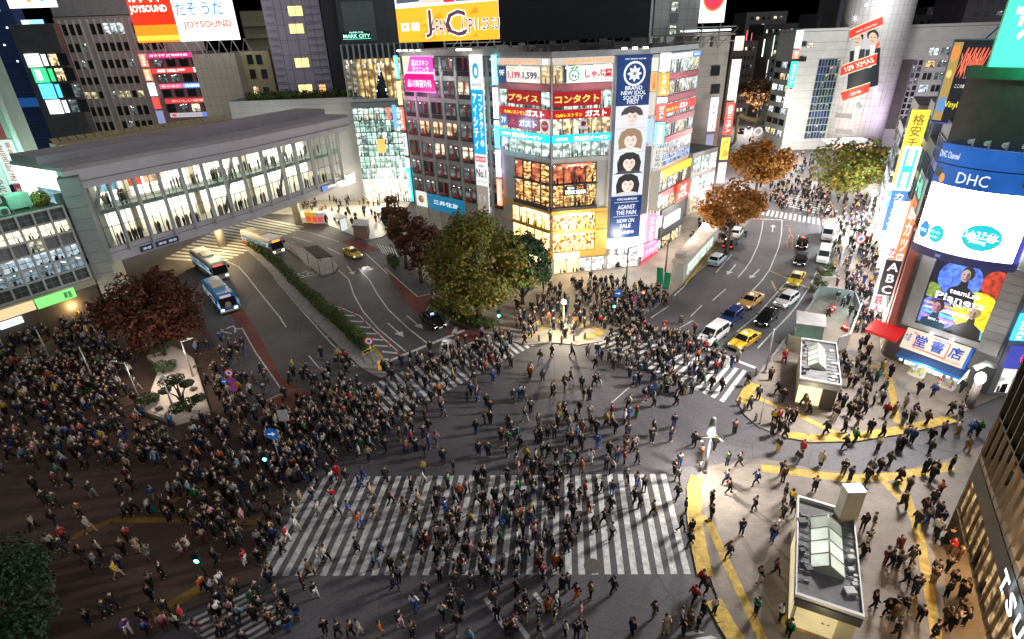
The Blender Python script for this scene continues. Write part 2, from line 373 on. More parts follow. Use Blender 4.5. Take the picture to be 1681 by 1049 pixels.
for q in (((0, 395), (110, 400)), ((70, 450), (250, 455)), ((150, 505), (335, 515)), ((190, 555), (400, 570)), ((260, 620), (455, 630)), ((340, 675), (520, 690)), ((425, 740), (590, 750)), ((510, 800), (660, 815)), ((530, 870), (600, 880))): line(B5(*q), .32)
line(B5((535, 905), (1295, 595)), .45); line(B5((535, 0), (850, 275), (1030, 235)), .15); line(B5((1030, 240), (925, 420)), .15)
line(B5((1110, 560), (1140, 500)), .5); line(B5((1190, 640), (1220, 565)), .5)
def arrow(a, b, w=.2, hw=.55, hl=.32):
    A, B = G(*a), G(*b); t = (B - A); L_ = t.length; t.normalize(); s = V3((-t.y, t.x, 0)); q = B - t * L_ * hl
    lm.add([tuple(p)[:2] + (.009,) for p in (A - s * w / 2, q - s * w / 2, q - s * hw, B, q + s * hw, q + s * w / 2, A + s * w / 2)], [(0, 1, 2, 3, 4, 5, 6)])
arrow(B5((560, 525))[0], B5((715, 660))[0]); arrow(B5((175, -20))[0], B5((240, 65))[0]); arrow(B5((365, -20))[0], B5((410, 22))[0]); arrow(B5((745, 455))[0], B5((900, 585))[0])
D5 = lambda *p: z5(420, 290, 6.465, p)
line(D5((760, 755), (910, 830)), .17); line(D5((400, 640), (590, 695)), .17); line(D5((200, 535), (560, 590), (880, 690)), .16); line(D5((1165, 815), (1400, 1034)), .16); line(D5((490, 890), (580, 975)), .16)
line([(490, 457), (526, 449)], .2); line([(505, 466), (490, 457)], .14)
E5 = lambda *p: z5(1160, 320, 5.247, p)
line(E5((485, 220), (478, 290), (460, 370), (440, 440), (385, 560), (330, 640), (270, 710)), .17); line(E5((165, 810), (50, 910)), .17)
line(E5((650, 215), (645, 330), (625, 440), (590, 530), (540, 650), (470, 745), (380, 840)), .17); line(E5((300, 905), (200, 1000), (20, 1140), (-90, 1215)), .12)
line(E5((750, 650), (690, 745), (600, 850), (420, 1049), (260, 1180)), .17); line(E5((950, 655), (915, 730), (880, 800), (780, 950), (700, 1049), (560, 1190), (440, 1320)), .17)
line(E5((1055, 735), (1000, 800), (860, 990)), .2); line(E5((310, 290), (265, 410)), .16); line(E5((215, 515), (80, 670)), .16); line(E5((390, 205), (650, 215)), .35)
line(E5((-40, 950), (-140, 1049)), .16); line(E5((-170, 765 - 0), (-280, 868)), .16); line(E5((-115, 1080), (-260, 1160)), .16); line(E5((-330, 960), (-480, 1060)), .16)
line([(1144, 566), (1240, 604)], .45); line([(1003, 662), (1034, 635)], .12)
arrow(E5((250, 600))[0], E5((175, 688))[0], .2, .5); arrow(E5((455, 640))[0], E5((370, 722))[0], .2, .5); arrow(E5((565, 320))[0], E5((575, 255))[0], .2, .5)
line([(877, 974), (894, 994)], .3); line([(797, 982), (828, 1030)], .3); line([(840, 1010), (868, 1049)], .3)
struct(lm.build('lane_markings', WHITE))
ym = MB()
for a in (E5((540, 650), (870, 800)), E5((560, 740), (600, 830), (700, 800))): line(a, .3, .009, ym)
struct(ym.build('yellow_box_marking', mat((.45, .34, .08), .7, 0, .3, 2)))
om = MB()
for a in (E5((690, 395), (700, 465), (735, 465), (740, 390)), E5((700, 380), (725, 330), (745, 375)), E5((680, 262), (735, 268)), E5((712, 285), (722, 325))): line(a, .22, .009, om)
struct(om.build('orange_road_marking', mat((.55, .2, .04), .7, 0, .3, 2)))
def road_text(txt, a, b, h):
    A, B = G(*a), G(*b); u = (B - A); w = u.length; u.normalize(); v = V3((-u.y, u.x, 0)); mb = MB()
    text_into(mb, txt, (A + B) / 2 + UP * .009, u, v, h, w, bold=.03); struct(mb.build('road_lettering', WHITE))
road_text('バス', (357, 551), (391, 536), 2.6); road_text('バス', (483, 455), (510, 446), 2.2)
# yellow tactile paving: blocks laid in rows
tm = MB(); TZ = [.126]
def tactile(pts, w=.6, z=None):
    TZ[0] += .0006; z = TZ[0]
    P = pix(pts, z)
    for i in range(len(P) - 1):
        L_ = (P[i + 1] - P[i]).length; n = max(1, round(L_ / .6)); t = (P[i + 1] - P[i]).normalized(); s = V3((-t.y, t.x, 0)) * w / 2
        for j in range(n):
            a, b = P[i].lerp(P[i + 1], j / n), P[i].lerp(P[i + 1], (j + .965) / n); k = s * .02 * (j % 2)
            tm.add([tuple(q)[:2] + (z,) for q in (a - s + k, b - s + k, b + s + k, a + s + k)], [(0, 1, 2, 3)])
tactile([(1145, 783), (1139, 800), (1140, 850), (1148, 900), (1158, 945)], 1.05); tactile([(1172, 985), (1190, 1020), (1215, 1060)], 1.05)
tactile([(1147, 851), (1162, 853), (1200, 940), (1262, 1070)], .6); tactile([(1250, 768), (1290, 773), (1330, 778), (1400, 786), (1480, 781), (1562, 765)], .9)
tactile([(1447, 787), (1497, 838)], .55); tactile([(1478, 783), (1510, 880), (1530, 1000), (1540, 1060)], .6); tactile([(1283, 1018), (1345, 1034), (1390, 1062)], .9)
tactile([(1240, 630), (1228, 640), (1217, 660)], 1.0); tactile([(1232, 648), (1290, 672), (1340, 695), (1375, 712)], .55); tactile([(1290, 712), (1330, 719), (1400, 718), (1470, 707), (1565, 687)], 1.)
tactile([(1472, 694), (1466, 650), (1458, 615), (1440, 603), (1385, 595)], .6); tactile([(862, 556), (885, 540), (922, 522), (990, 544)], .5); tactile([(925, 500), (918, 530)], .4); tactile([(990, 546), (962, 554)], .8)
struct(tm.build('tactile_paving', YEL))
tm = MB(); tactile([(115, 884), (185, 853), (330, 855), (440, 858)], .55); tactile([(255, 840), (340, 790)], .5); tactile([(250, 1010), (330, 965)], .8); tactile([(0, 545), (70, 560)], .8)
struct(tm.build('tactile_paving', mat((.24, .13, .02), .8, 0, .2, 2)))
# manholes and covers
mm = MB()
for x, y, r in ((973, 929, .62), (952, 848, .6), (1402, 580, .7)): mm.disc(G(x, y, .013 if y > 700 else .127), (1, 0, 0), (0, 1, 0), r, n=24)
struct(mm.build('manhole_cover', mat((.09, .075, .065), .7, 0, .2, 4)))
mm = MB()
for q in ([(1445, 585), (1462, 590), (1455, 597), (1438, 592)], [(1470, 623), (1490, 628), (1486, 636), (1472, 632)]): mm.add(pix(q, .127), [(0, 1, 2, 3)])
struct(mm.build('pavement_cover', mat((.12, .12, .12), .7, 0, .2, 3)))
# ---------------------------------------------------------------- building kit
CONC = mat((.32, .31, .30), .8, 0, .12, .5); CONC_D = mat((.16, .16, .165), .8, 0, .12, .5); GREYW = mat((.42, .43, .44), .6, 0, .08, .6); DARK = mat((.035, .037, .042), .5, 0, .1, 1)
ROOF = mat((.12, .12, .12), .9, 0, .2, .4); STEEL = mat((.38, .39, .4), .4, .6, .08, 2); WHITEP = mat((.72, .72, .72), .5, 0, .06, 1); BLACKP = mat((.02, .02, .022), .4, 0, .1, 1)
GLASS_D = mat((.02, .025, .03), .08, 0, .1, .8); REDP = mat((.55, .03, .03), .5, 0, .08, 1); GREENISH = mat((.3, .36, .34), .6, 0, .1, .6)
BEIGE = mat((.42, .37, .3), .8, 0, .1, .5); PURP = mat((.30, .28, .34), .7, 0, .1, .5); GOLD = mat((.62, .40, .10), .4, .3, .1, .8)
W_WARM = room((1., .72, .38), 1.0); W_CREAM = room((1., .9, .62), 1.1); W_GREEN = room((.75, 1., .86), 1.0); W_COOL = room((.75, .9, 1.), 1.); W_BRIGHT = room((1., .97, .9), 1.7); W_AMBER = room((1., .62, .22), 1.0, .06, (.16, .05, .012), 2.)
W_DIM = room((.28, .34, .36), .35); W_BLUE = room((.3, .55, 1.), .9)
def block(name, label, cat, poly, z0, z1, wall, roof=None, group=None, par=0.):
    c = sum((V3((p[0], p[1], 0)) for p in poly), V3()) / len(poly)
    t = thing(name, label, cat, (c.x, c.y, z0), 0, group)
    mb = MB(); mb.prism([(p[0], p[1]) for p in poly], z0, z1, 0); mb.build('wall', wall, t)
    q = [(c.x + (p[0] - c.x) * .985, c.y + (p[1] - c.y) * .985) for p in poly]
    mb = MB(); mb.prism(q, z1 + .003, z1 + .12, 0)
    mb.build('roof', roof or ROOF, t)
    if par:
        mb = MB(); n = len(poly)
        for i in range(n):
            a, b, a2, b2 = V3((*poly[i][:2], 0)), V3((*poly[(i + 1) % n][:2], 0)), V3((*q[i], 0)), V3((*q[(i + 1) % n], 0))
            if (b - a).length > .1:
                aa, bb = a.lerp(a2, .8), b.lerp(b2, .8)
                vs = [a + UP * (z1 + .13), b + UP * (z1 + .13), bb + UP * (z1 + .13), aa + UP * (z1 + .13)]; vs += [v + UP * par for v in vs]
                mb.add(vs, [(0, 1, 5, 4), (1, 2, 6, 5), (2, 3, 7, 6), (3, 0, 4, 7), (4, 5, 6, 7)])
        mb.build('parapet', wall, t)
    return t
_W = {}; CEIL = lit((1., .95, .82), 3.); FURN = mat((.03, .022, .018), .8, 0, .1, 2)
def pane(F, parent, u0, u1, z0, z1, o, m, frame=None, nu=1, nz=1, fw=.09, name='window', fd=.1):
    """one window: glazing with its own frame bars, shared mesh per size"""
    w, h = u1 - u0, z1 - z0; rm = m.name.startswith('lit_room') and h > 1.1; k = (round(w, 2), round(h, 2), m.name, frame.name if frame else '', nu, nz, fw, R.randrange(5) if rm else 0)
    if k not in _W:
        mb = MB(); mb.add([(-w / 2, 0, -h / 2), (w / 2, 0, -h / 2), (w / 2, 0, h / 2), (-w / 2, 0, h / 2)], [(0, 1, 2, 3)], 0)
        if frame:
            for i in range(nu + 1): x = -w / 2 + w * i / nu; x0, x1 = max(-w / 2, x - fw / 2), min(w / 2, x + fw / 2); mb.box(x0, x1, -fd, .02, -h / 2, h / 2, 1)
            for i in range(nz + 1): z = -h / 2 + h * i / nz; a, b = max(-h / 2, z - fw / 2), min(h / 2, z + fw / 2); mb.box(-w / 2, w / 2, -fd * .9, .015, a, b, 1)
        if rm:      # flat glowing and dark patches imitating ceiling lights, people and furniture inside
            for i in range(R.randrange(1, 4)): x = R.uniform(-.42, .3) * w; z = R.uniform(.26, .42) * h; mb.add([(x, -.006, z), (x + w * .16, -.006, z), (x + w * .13, -.006, z + .07 * h), (x + w * .03, -.006, z + .07 * h)], [(0, 1, 2, 3)], 2)
            for i in range(R.randrange(1, 5)): x = R.uniform(-.46, .36) * w; q = R.uniform(.12, .42) * h; s_ = R.uniform(.06, .2) * w; mb.add([(x, -.008, -h / 2), (x + s_, -.008, -h / 2), (x + s_ * .9, -.008, -h / 2 + q), (x + s_ * .5, -.008, -h / 2 + q * 1.15), (x + s_ * .1, -.008, -h / 2 + q)], [(0, 1, 2, 3, 4)], 3)
        _W[k] = mb.mesh(name, [m, frame or FR_D] + ([CEIL, FURN] if rm else []))
    ob = bpy.data.objects.new(name, _W[k]); COL.objects.link(ob)
    c = F.p((u0 + u1) / 2, (z0 + z1) / 2, o); y = -F.n
    ob.matrix_world = Matrix(((F.d.x, y.x, 0, c.x), (F.d.y, y.y, 0, c.y), (0, 0, 1, c.z), (0, 0, 0, 1)))
    ob.parent = parent; ob.matrix_parent_inverse = basis(parent).inverted(); return ob
def grid(F, parent, u0, u1, nu, z0, z1, nz, fx, fz, pick, o=.04, frame=None, bu=1, bz=1, fw=.09, name='window'):
    for j in range(nz):
        for i in range(nu):
            m = pick(i, j)
            if m is None: continue
            a = u0 + (u1 - u0) * i / nu; b = u0 + (u1 - u0) * (i + 1) / nu; g = (b - a) * (1 - fx) / 2
            c = z0 + (z1 - z0) * j / nz; d = z0 + (z1 - z0) * (j + 1) / nz; h = (d - c) * (1 - fz) / 2
            pane(F, parent, a + g, b - g, c + h, d - h, o, m, frame, bu, bz, fw, name)
def bars(F, parent, name, m, rects, o0, o1):
    mb = MB()
    for r in rects: F.box(mb, *r, o0, o1)
    return mb.build(name, m, parent)
def pickr(seed, *ms):
    r = random.Random(seed); tab = {}
    def f(i, j):
        if (i, j) not in tab: tab[(i, j)] = r.choice(ms)
        return tab[(i, j)]
    return f
def face_w(a, b): return Face(a, V3((b[0], b[1], 0)) - V3((a[0], a[1], 0)))
FR_G = mat((.25, .26, .27), .4, .4, .05, 1); FR_W = mat((.6, .6, .6), .4, .2, .05, 1); FR_D = mat((.05, .05, .055), .4, .3, .05, 1)

# ---------------------------------------------------------------- corner shops in the middle
V0 = G(905, 451); DL = vpdir(0); DR = vpdir(7700)
PA = along(V0, DL, 20, 823); PB = along(V0, DR, 20, 1003); PC = along(PB, DR, 20, 1058); PE = along(PC, vpdir(1640), 28, 1147)
PF = along(PA, vpdir(-293), 20, 667)
HT = 29.8
F1 = face_w(PF, PA); F2 = face_w(PA, V0); F3 = face_w(V0, PB); F4 = face_w(PB, PC); F5 = face_w(PC, PE)
W1, W2, W3, W4, W5 = (PA - PF).length, (V0 - PA).length, (PB - V0).length, (PC - PB).length, (PE - PC).length
bk = V3((0, 0, 0))
b1 = block('office_building', 'grey tiled office block with red window bars behind the big autumn tree', 'building', [PF, PA, PA + V3((6, 14, 0)), PF + V3((9, 14, 0))], 0, HT, mat((.5, .5, .47), .7, 0, .12, .8), par=.9)
rows = [F1.uz(743, y)[1] for y in (108, 146, 182, 215, 250, 282, 313)]
cw = W1 / 6.7; win_dark = mat((.05, .055, .06), .12, 0, .2, .7)
for j, zc in enumerate(rows):
    for i in range(7):
        u = .35 + cw * i; u2 = min(u + cw * .74, W1 - .2)
        if u2 - u < .6: continue
        m = W_WARM if (j == 3 and i in (1, 2, 3)) or (j == 5 and i == 5) else (W_CREAM if (j, i) in ((1, 4), (1, 5), (4, 2), (4, 4)) else (W_DIM if (i * 3 + j * 5) % 4 else win_dark))
        w_ = pane(F1, b1, u, u2, zc - .75, zc + 1.15, .05, m, FR_G, 2, 1, .08)
        mb = MB(); F1.box(mb, u, u2, zc - 1.4, zc - .78, .01, .06); mb.build('spandrel', FR_D, b1)
        mb = MB(); F1.box(mb, u + (u2 - u) * .62, u + (u2 - u) * .62 + .22, zc - .75 if j > 2 else zc - .45, zc + 1.15, .16, .28)
        if j > 2: F1.box(mb, u + .1, u + (u2 - u) * .62 + .22, zc - .98, zc - .756, .16, .28)
        mb.build('red_bar', REDP, b1)
bars(F1, b1, 'pilaster', mat((.52, .52, .49), .7, 0, .1, 1), [(cw * i - .12, cw * i + .18, 2, HT) for i in range(1, 7)], .0, .2)
CY_ = srgb('0aa6dc')
sign(F1, F1.rect((662, 92), (717, 152)), lit(srgb('f4c8e6'), 1.3), [('', .5, .78, 1, .42, srgb('e05ac8'), dict(shape='rect', s=1.)), ('', .5, .26, 1, .5, srgb('e0127e'), dict(shape='rect', s=1.1)), ('', .1, .7, .22, .6, srgb('f6e2c0'), dict(shape='poly', pts=[(0, .45), (.12, .55), (.28, 1), (0, 1)], s=1.1)), ('品川スキン\nクリニック', .58, .72, .55, .34, srgb('ffe9fb'), dict(s=2)), ('品川美容外科', .5, .24, .8, .22, srgb('ffd8f0'), dict(s=2))],
     'pink clinic billboard at the top left of the grey office block', 'billboard', s=1.3, cat='billboard')
r_ = F1.rect((773, 90), (806, 339)); u0, u1, z0, z1 = r_[0], r_[1], F1.uz(790, 345)[1], F1.uz(790, 89)[1]
H_ = z1 - z0; fz = lambda y: (F1.uz(790, y)[1] - z0) / H_
sign(F1, (u0, u1, z0, z1), lit((.9, .93, .95), .9), [('', .5, (fz(147) + fz(252)) / 2, 1, fz(147) - fz(252), CY_, dict(shape='rect', s=1.1)), ('', .5, (fz(303) + fz(345)) / 2, 1, fz(303) - fz(345), (.42, .36, .3), dict(shape='rect', s=.7)),
      ('', .48, fz(116), .5, .09, srgb('12a8c8'), dict(shape='disc', s=1.)), ('', .5, fz(117), .24, .05, (.9, .93, .95), dict(shape='disc', s=1.)), ('eyecity', .5, fz(139), .78, None, (.45, .5, .52), dict(s=.7)),
      ('コンタクトの', .74, fz(198), .3, fz(155) - fz(240), (1, 1, 1), dict(vertical=True, s=1.8, bold=.04)), ('アイシティ', .28, fz(200), .34, fz(155) - fz(245), (1, 1, 1), dict(vertical=True, s=1.8, bold=.04)),
      ('', .5, fz(260), .85, .035, srgb('e02838'), dict(shape='rect', s=1.1)), ('当ビル5階', .5, fz(260), .7, .02, (1, 1, 1), dict(s=1.5)), ('利用者数', .5, fz(271), .5, .017, (.08, .08, .08), dict(s=.3)), ('No.1', .5, fz(283), .85, .055, (.03, .03, .03), dict(s=.2, bold=.05)), ('コンタクトレンズ', .5, fz(296), .8, .018, (.1, .1, .1), dict(s=.3)), ('ﾋﾞﾙ', .5, fz(322), .6, .05, (.6, .65, .7), dict(s=.8))],
     'tall cyan and white contact lens banner with a ring logo beside the glass corner', 'banner_sign', s=1., cat='banner', o=.3)
sign(F1, F1.rect((684, 312), (703, 340)), lit((.9, .9, .88), .8), [('', .5, .5, .55, .5, srgb('2ca050'), dict(shape='disc', s=.8)), ('', .42, .45, .25, .3, srgb('d03030'), dict(shape='disc', s=.8)), ('', .62, .55, .2, .22, srgb('e0a020'), dict(shape='disc', s=.8))], 'white square bank emblem sign above the reddish tree', s=.8)
sign(F1, F1.rect((704, 317), (765, 356)), lit(srgb('0f7ea8'), .7), [('三井住友', .5, .55, .7, .3, (.8, .92, .95), dict(s=1.2))], 'teal bank sign with white lettering low on the grey office block', s=.7)
def strip(F, u0, u1, segs, label, px, o=.3, th=.25, group=None, name='vertical_sign'):
    """stack of lit boxes one over the other; segs: (ytop, ybottom, colour, strength, text, text colour)"""
    t = thing(name, label, 'sign', F.p((u0 + u1) / 2, F.uz(px, segs[-1][1])[1], o), 0, group)
    for (ya, yb, c, s, *tx) in segs:
        za, zb = F.uz(px, ya, o)[1], F.uz(px, yb, o)[1]; mb = MB(); F.box(mb, u0, u1, zb + .06, za, o, o + th); mb.build('panel', lit(c, s) if s > 0 else mat(c, .4), t)
        if tx:
            mb = MB(); text_into(mb, tx[0], F.p((u0 + u1) / 2, (za + zb) / 2, o + th + .03), F.d, UP, (za - zb) * .82, (u1 - u0) * .62, vertical=True, bold=.03); mb.build('lettering', lit(tx[1], 1.8), t)
    return t
strip(F1, -.9, -.05, [(91, 130, (.1, .7, .85), 1.6, '三千里薬', (1, 1, 1)), (134, 173, (1, .85, .4), 1.5), (177, 214, (.95, .2, .12), 1.3, 'カラオケ館', (1, 1, 1)), (219, 255, (.9, .9, .8), 1., '営業中', (.1, .15, .4)), (259, 275, (.95, .95, 1), 1.8), (276, 328, (.05, .65, .85), 1.8, '薬局', (1, 1, 1))], 'narrow multicoloured vertical sign left of the grey office block', 668)
strip(F1, W1 - .95, W1 - .1, [(90, 140, (.25, .75, .95), 2.2, 'アイシティ', (1, 1, 1)), (144, 195, (.95, .95, 1), 1.8, '貸会議室', (.7, .15, .15)), (198, 205, (.95, .95, 1), 2), (206, 243, (.15, .7, .95), 2.), (246, 290, (.85, .65, 1), 2.4), (293, 336, (1., .35, .2), 1.6, '居酒屋', (1, 1, 1))], 'narrow vertical sign of cyan, violet and red boxes left of the glass corner', 816)

# glass corner building
b2 = block('corner_building', 'glass fronted corner building of shops and restaurants under the dark billboard', 'building', [PA, V0, PB, PC, PE, PE + V3((-14, 12, 0)), PA + V3((6, 14.1, 0))], 0, HT - .2, mat((.5, .5, .52), .5, 0, .08, .8), par=.7)
zy = lambda y: F3.uz(920, y)[1]
SP_P = mat((.50, .16, .19), .35, 0, .15, 1)
def glaze(F, W, ya, yb, n, pick, fr=FR_W, o=.06, a=.15, b=None):
    grid(F, b2, a, (b or W - .1), n, zy(yb), zy(ya), 1, .96, .98, pick, o, fr, 1, 1, .1)
for F, W, sd in ((F2, W2, 3), (F3, W3, 5)):
    n = 6
    glaze(F, W, 107, 138, n, pickr(sd, W_AMBER, W_DIM, W_WARM)); glaze(F, W, 150, 181, n, pickr(sd + 1, W_GREEN, W_GREEN, W_DIM)); glaze(F, W, 195, 222, n, pickr(sd + 2, W_WARM, W_CREAM, W_WARM)); glaze(F, W, 234, 259, n, pickr(sd + 3, W_GREEN, W_GREEN, W_COOL))
    bars(F, b2, 'pink_band', SP_P, [(.1, W - .05, zy(149.5), zy(138.5))], .03, .22)
    bars(F, b2, 'ledge', mat((.6, .6, .63), .5), [(0, W, zy(267), zy(259.5))], .03, .3)
    e = W - .25 if F is F2 else W * .78; a = W * .28 if F is F2 else .15
    glaze(F, W, 270, 302, 4, pickr(sd + 4, W_AMBER, room((.9, .25, .1), .8, .1, (.2, .03, .02), .8)), FR_D, .06, a, e); glaze(F, W, 304, 340, 4, pickr(sd + 5, W_AMBER), FR_D, .06, a, e)
    bars(F, b2, 'dark_ledge', mat((.05, .05, .06), .4), [(a - .1, e + .1, zy(345), zy(340.4)), (a - .1, e + .1, zy(303.8), zy(302.2))], .03, .5)
    SHOP = room((1., .80, .40), 1.7, .55, (.85, .5, .14), 2.2)
    glaze(F, W, 352, 378, 5, lambda i, j: SHOP, GOLD, .05, .15 if F is F3 else W * .2, W * .78 if F is F3 else W - .2); glaze(F, W, 382, 413, 5, lambda i, j: SHOP, GOLD, .05, .15 if F is F3 else W * .2, W * .78 if F is F3 else W - .2)
    bars(F, b2, 'gold_cladding', GOLD, [(0, W, zy(351.6), zy(345.6)), (0, W, zy(381.6), zy(378.6)), (0, W, zy(424), zy(413.6))] + ([(W * .785, W, zy(413.2), zy(352)), (W * .785, W, zy(378.4) + .3, zy(378.4) + .5)] if F is F3 else []), .03, .24)
    grid(F, b2, .3, W - .2, 4, .15, zy(426), 1, .94, .98, (lambda i, j: W_BRIGHT if F is F3 and i > 1 else SHOP), .05, FR_W, 2, 1, .08, 'shop_window')
bars(F3, b2, 'mullion', FR_W, [(W3 - .28, W3 - .1, zy(345), HT - 1)] + [(-.09, .09, zy(270), HT - .5)], .2, .34)
ORG = (1., .32, .03)
for F, W, k in ((F2, W2, 'left'), (F3, W3, 'right')):
    L_ = k == 'left'
    sign(F, (.05, W - .1, zy(107), zy(95)), lit((.9, .84, .74), .62), [('しゃぶしゃぶバイキング', .45 if L_ else .58, .5, .74 if L_ else .78, .66, ORG, dict(s=1.3, bold=.11))] + ([('', .93, .5, .09, .7, (.9, .95, 1), dict(shape='rect', s=2.5))] if L_ else []), 'white fascia with orange buffet lettering on the %s glass face of the corner' % k, group='signs on the glass corner')
sign(F2, (W2 * .18, W2 * .82, zy(137), zy(109)), lit((.95, .9, .82), .8), [('1,199', .24, .42, .38, .5, srgb('c02840'), dict(s=.8, bold=.08)), ('1,599', .72, .42, .42, .5, srgb('3a3468'), dict(s=.6, bold=.08)), ('円', .46, .3, .06, .2, srgb('c02840')), ('円', .96, .3, .06, .2, srgb('3a3468')), ('昼', .24, .83, .1, .16, ORG), ('ディナー', .7, .83, .28, .14, srgb('6a3a98'))], 'white price board reading 1,199 and 1,599 yen on the left glass face', s=1.5)
sign(F2, (.2, W2 * .165, zy(140), zy(109)), mat((.1, .2, .42), .4), [('9F', .5, .6, .7, .35, (.9, .95, 1))], 'dark blue 9F floor sign at the left edge of the corner building', s=1.2, group='signs on the glass corner')
sign(F2, (.2, W2 * .165, zy(215), zy(196)), mat((.1, .2, .42), .4), [('7F', .5, .5, .7, .55, (.9, .95, 1))], 'dark blue 7F floor sign at the left edge of the corner building', s=1.2, group='signs on the glass corner')
def fruit(t, F, r, o): pass
sign(F3, (W3 * .24, W3 * .99, zy(137), zy(109)), lit((.93, .95, .9), .85), [('しゃぶ葉', .67, .52, .58, .52, srgb('d02030'), dict(s=.8, bold=.08)), ('', .15, .45, .22, .66, srgb('18a070'), dict(shape='disc', s=.8)), ('', .15, .45, .17, .52, (.93, .97, .9), dict(shape='disc', s=1.4)), ('', .1, .85, .1, .1, srgb('18a070'), dict(shape='poly', pts=[(.06, .8), (.13, .82), (.17, .98), (.1, .9)], s=.8)), ('', .1, .85, .1, .1, srgb('18a070'), dict(shape='poly', pts=[(.16, .8), (.2, .98), (.24, .96), (.2, .82)], s=.8)), ('', .12, .45, .05, .18, srgb('18a070'), dict(shape='disc', s=.7)), ('', .18, .38, .05, .18, srgb('18a070'), dict(shape='disc', s=.7))], 'white board with a green vegetable drawing and red lettering on the right glass face', s=1.5)
DRED = srgb('98121e'); YLW = srgb('f2d060')
sign(F2, (W2 * .18, W2 * .82, zy(175), zy(151)), lit(DRED, .9), [('プライス', .5, .5, .9, .5, YLW, dict(s=1.3, bold=.05))], 'dark red board with yellow lettering on the left glass face', s=1)
sign(F3, (.15, W3 * .8, zy(175), zy(151)), lit(DRED, 1.1), [('コンタクト', .5, .5, .92, .55, YLW, dict(s=1.3, bold=.06))], 'dark red board with large yellow lettering on the right glass face', s=1)
for F, W, k in ((F2, W2, 'left'), (F3, W3, 'right')):
    sign(F, (.05, W - .1, zy(195), zy(181)), lit(srgb('b8141e'), 1.), [('Caféレストラン', .33 if k == 'left' else .28, .42, .44, .42, srgb('ffe23a'), dict(s=1.4, bold=.05)), ('ガスト', .73, .5, .36, .75, (1, 1, 1), dict(s=1.8, bold=.08))], 'red restaurant fascia with yellow and white lettering on the %s glass face' % k, group='signs on the glass corner')
sign(F2, (W2 * .17, W2 * .8, zy(217), zy(196)), lit(srgb('8a1c4a'), .8), [('ガスト', .66, .5, .55, .55, (1, .95, 1), dict(s=1.3, bold=.06)), ('Café\nレストラン', .18, .5, .24, .5, srgb('e08040'), dict(s=1.))], 'plum red window board with white lettering under the left restaurant fascia', s=.9)
sign(F2, (W2 * .83, W2 * .99, zy(218), zy(196)), lit((.8, .75, .75), .8), [('', .5, .5, .85, .8, srgb('a01828'), dict(shape='disc', s=.8)), ('ガスト', .5, .5, .6, .16, (1, 1, 1))], 'small sign with a red disc at the corner of the left glass face', s=.8)
sign(F3, (W3 * .47, W3 * .57, zy(214), zy(198)), lit((.6, .62, .7), .7), [('', .5, .6, .9, .55, srgb('8a1830'), dict(shape='disc', s=.7))], 'small sign with a dark red disc in the right restaurant windows', s=.7)
for F, W, k in ((F2, W2, 'left'), (F3, W3, 'right')):
    sign(F, (.03, W - .1, zy(234), zy(222)), lit(srgb('14b4f4'), 2.3), [('英会話イーオン', .57 if k == 'left' else .66, .5, .58, .6, (1, 1, 1), dict(s=4, bold=.04)), ('AEON', .15, .5, .2, .4, (.9, .97, 1), dict(s=3.))], 'bright cyan fascia with white lettering around the %s glass face' % k, s=2.3, o=.25, group='signs on the glass corner')
sign(F3, (W3 * .16, W3 * .68, zy(274), zy(270)), lit((1., .2, .1), 1.6), [('焼肉ホルモン', .5, .5, .6, .7, (1, .9, .8), dict(s=2.5))], 'thin red lit strip above the upper restaurant windows', s=1.6, o=.2)
sign(F3, (W3 * .2, W3 * .6, zy(320), zy(305)), lit((.05, .05, .07), .2), [('YONA YONA', .5, .32, .9, .4, (.85, .92, 1), dict(s=4, bold=.05)), ('夜な', .3, .78, .3, .3, (.9, .95, 1), dict(s=3)), ('エール', .7, .78, .3, .3, ORG, dict(s=2.5))], 'white glowing beer restaurant lettering on the lower restaurant windows', s=1, o=.4)
sign(F3, (.3, W3 * .5, zy(424), zy(415)), lit((.95, .9, 1.), 1.8), [('L’OCCITANE', .5, .5, .88, .6, (.25, .2, .5), dict(s=.4, bold=.04))], 'white shop fascia with dark lettering at the foot of the gold shop front', s=1.8, o=.3)
for i, (y0, y1) in enumerate(((356, 372), (389, 408))):     # red ribbon bows in the gold shop windows
    zc = (zy(y0) + zy(y1)) / 2; t = thing('ribbon_bow', 'big orange ribbon bow in the %s gold shop window' % ('upper', 'lower')[i], 'decoration', F3.p(.9, zc, .2))
    mb = MB()
    for a in (PI * .15, PI * .85, -PI * .35, -PI * .65): mb.add([F3.p(.9, zc, .2), F3.p(.9 + math.cos(a - .25) * 1., zc + math.sin(a - .25) * 1., .28), F3.p(.9 + math.cos(a) * 1.15, zc + math.sin(a) * 1.15, .34), F3.p(.9 + math.cos(a + .25), zc + math.sin(a + .25), .28)], [(0, 1, 2, 3)])
    mb.blob(F3.p(.9, zc, .3), .18); mb.build('ribbon', lit(srgb('f05a10'), .8), t)
# stacked lights and displays behind the gold shop windows
mb = MB(); r = random.Random(4)
for (ya, yb) in ((352, 378), (382, 413)):
    for i in range(46):
        u = r.uniform(W3 * .22, W3 * .76); z = zy(yb) + r.uniform(.25, .8) * (zy(ya) - zy(yb)); s_ = r.uniform(.1, .28); F3.box(mb, u, u + s_, z, z + s_ * 1.4, .1, .25)
mb.build('display_goods', mat((.2, .09, .03), .5, 0, .4, 6), b2)
bars(F3, b2, 'ceiling_light', lit((1., .93, .75), 4.), [(W3 * .2, W3 * .7, zy(353.5), zy(352.2))], .1, .4); bars(F2, b2, 'ceiling_light', lit((1., .93, .75), 4.), [(W2 * .45, W2 * .95, zy(353.5), zy(352.2))], .1, .4)

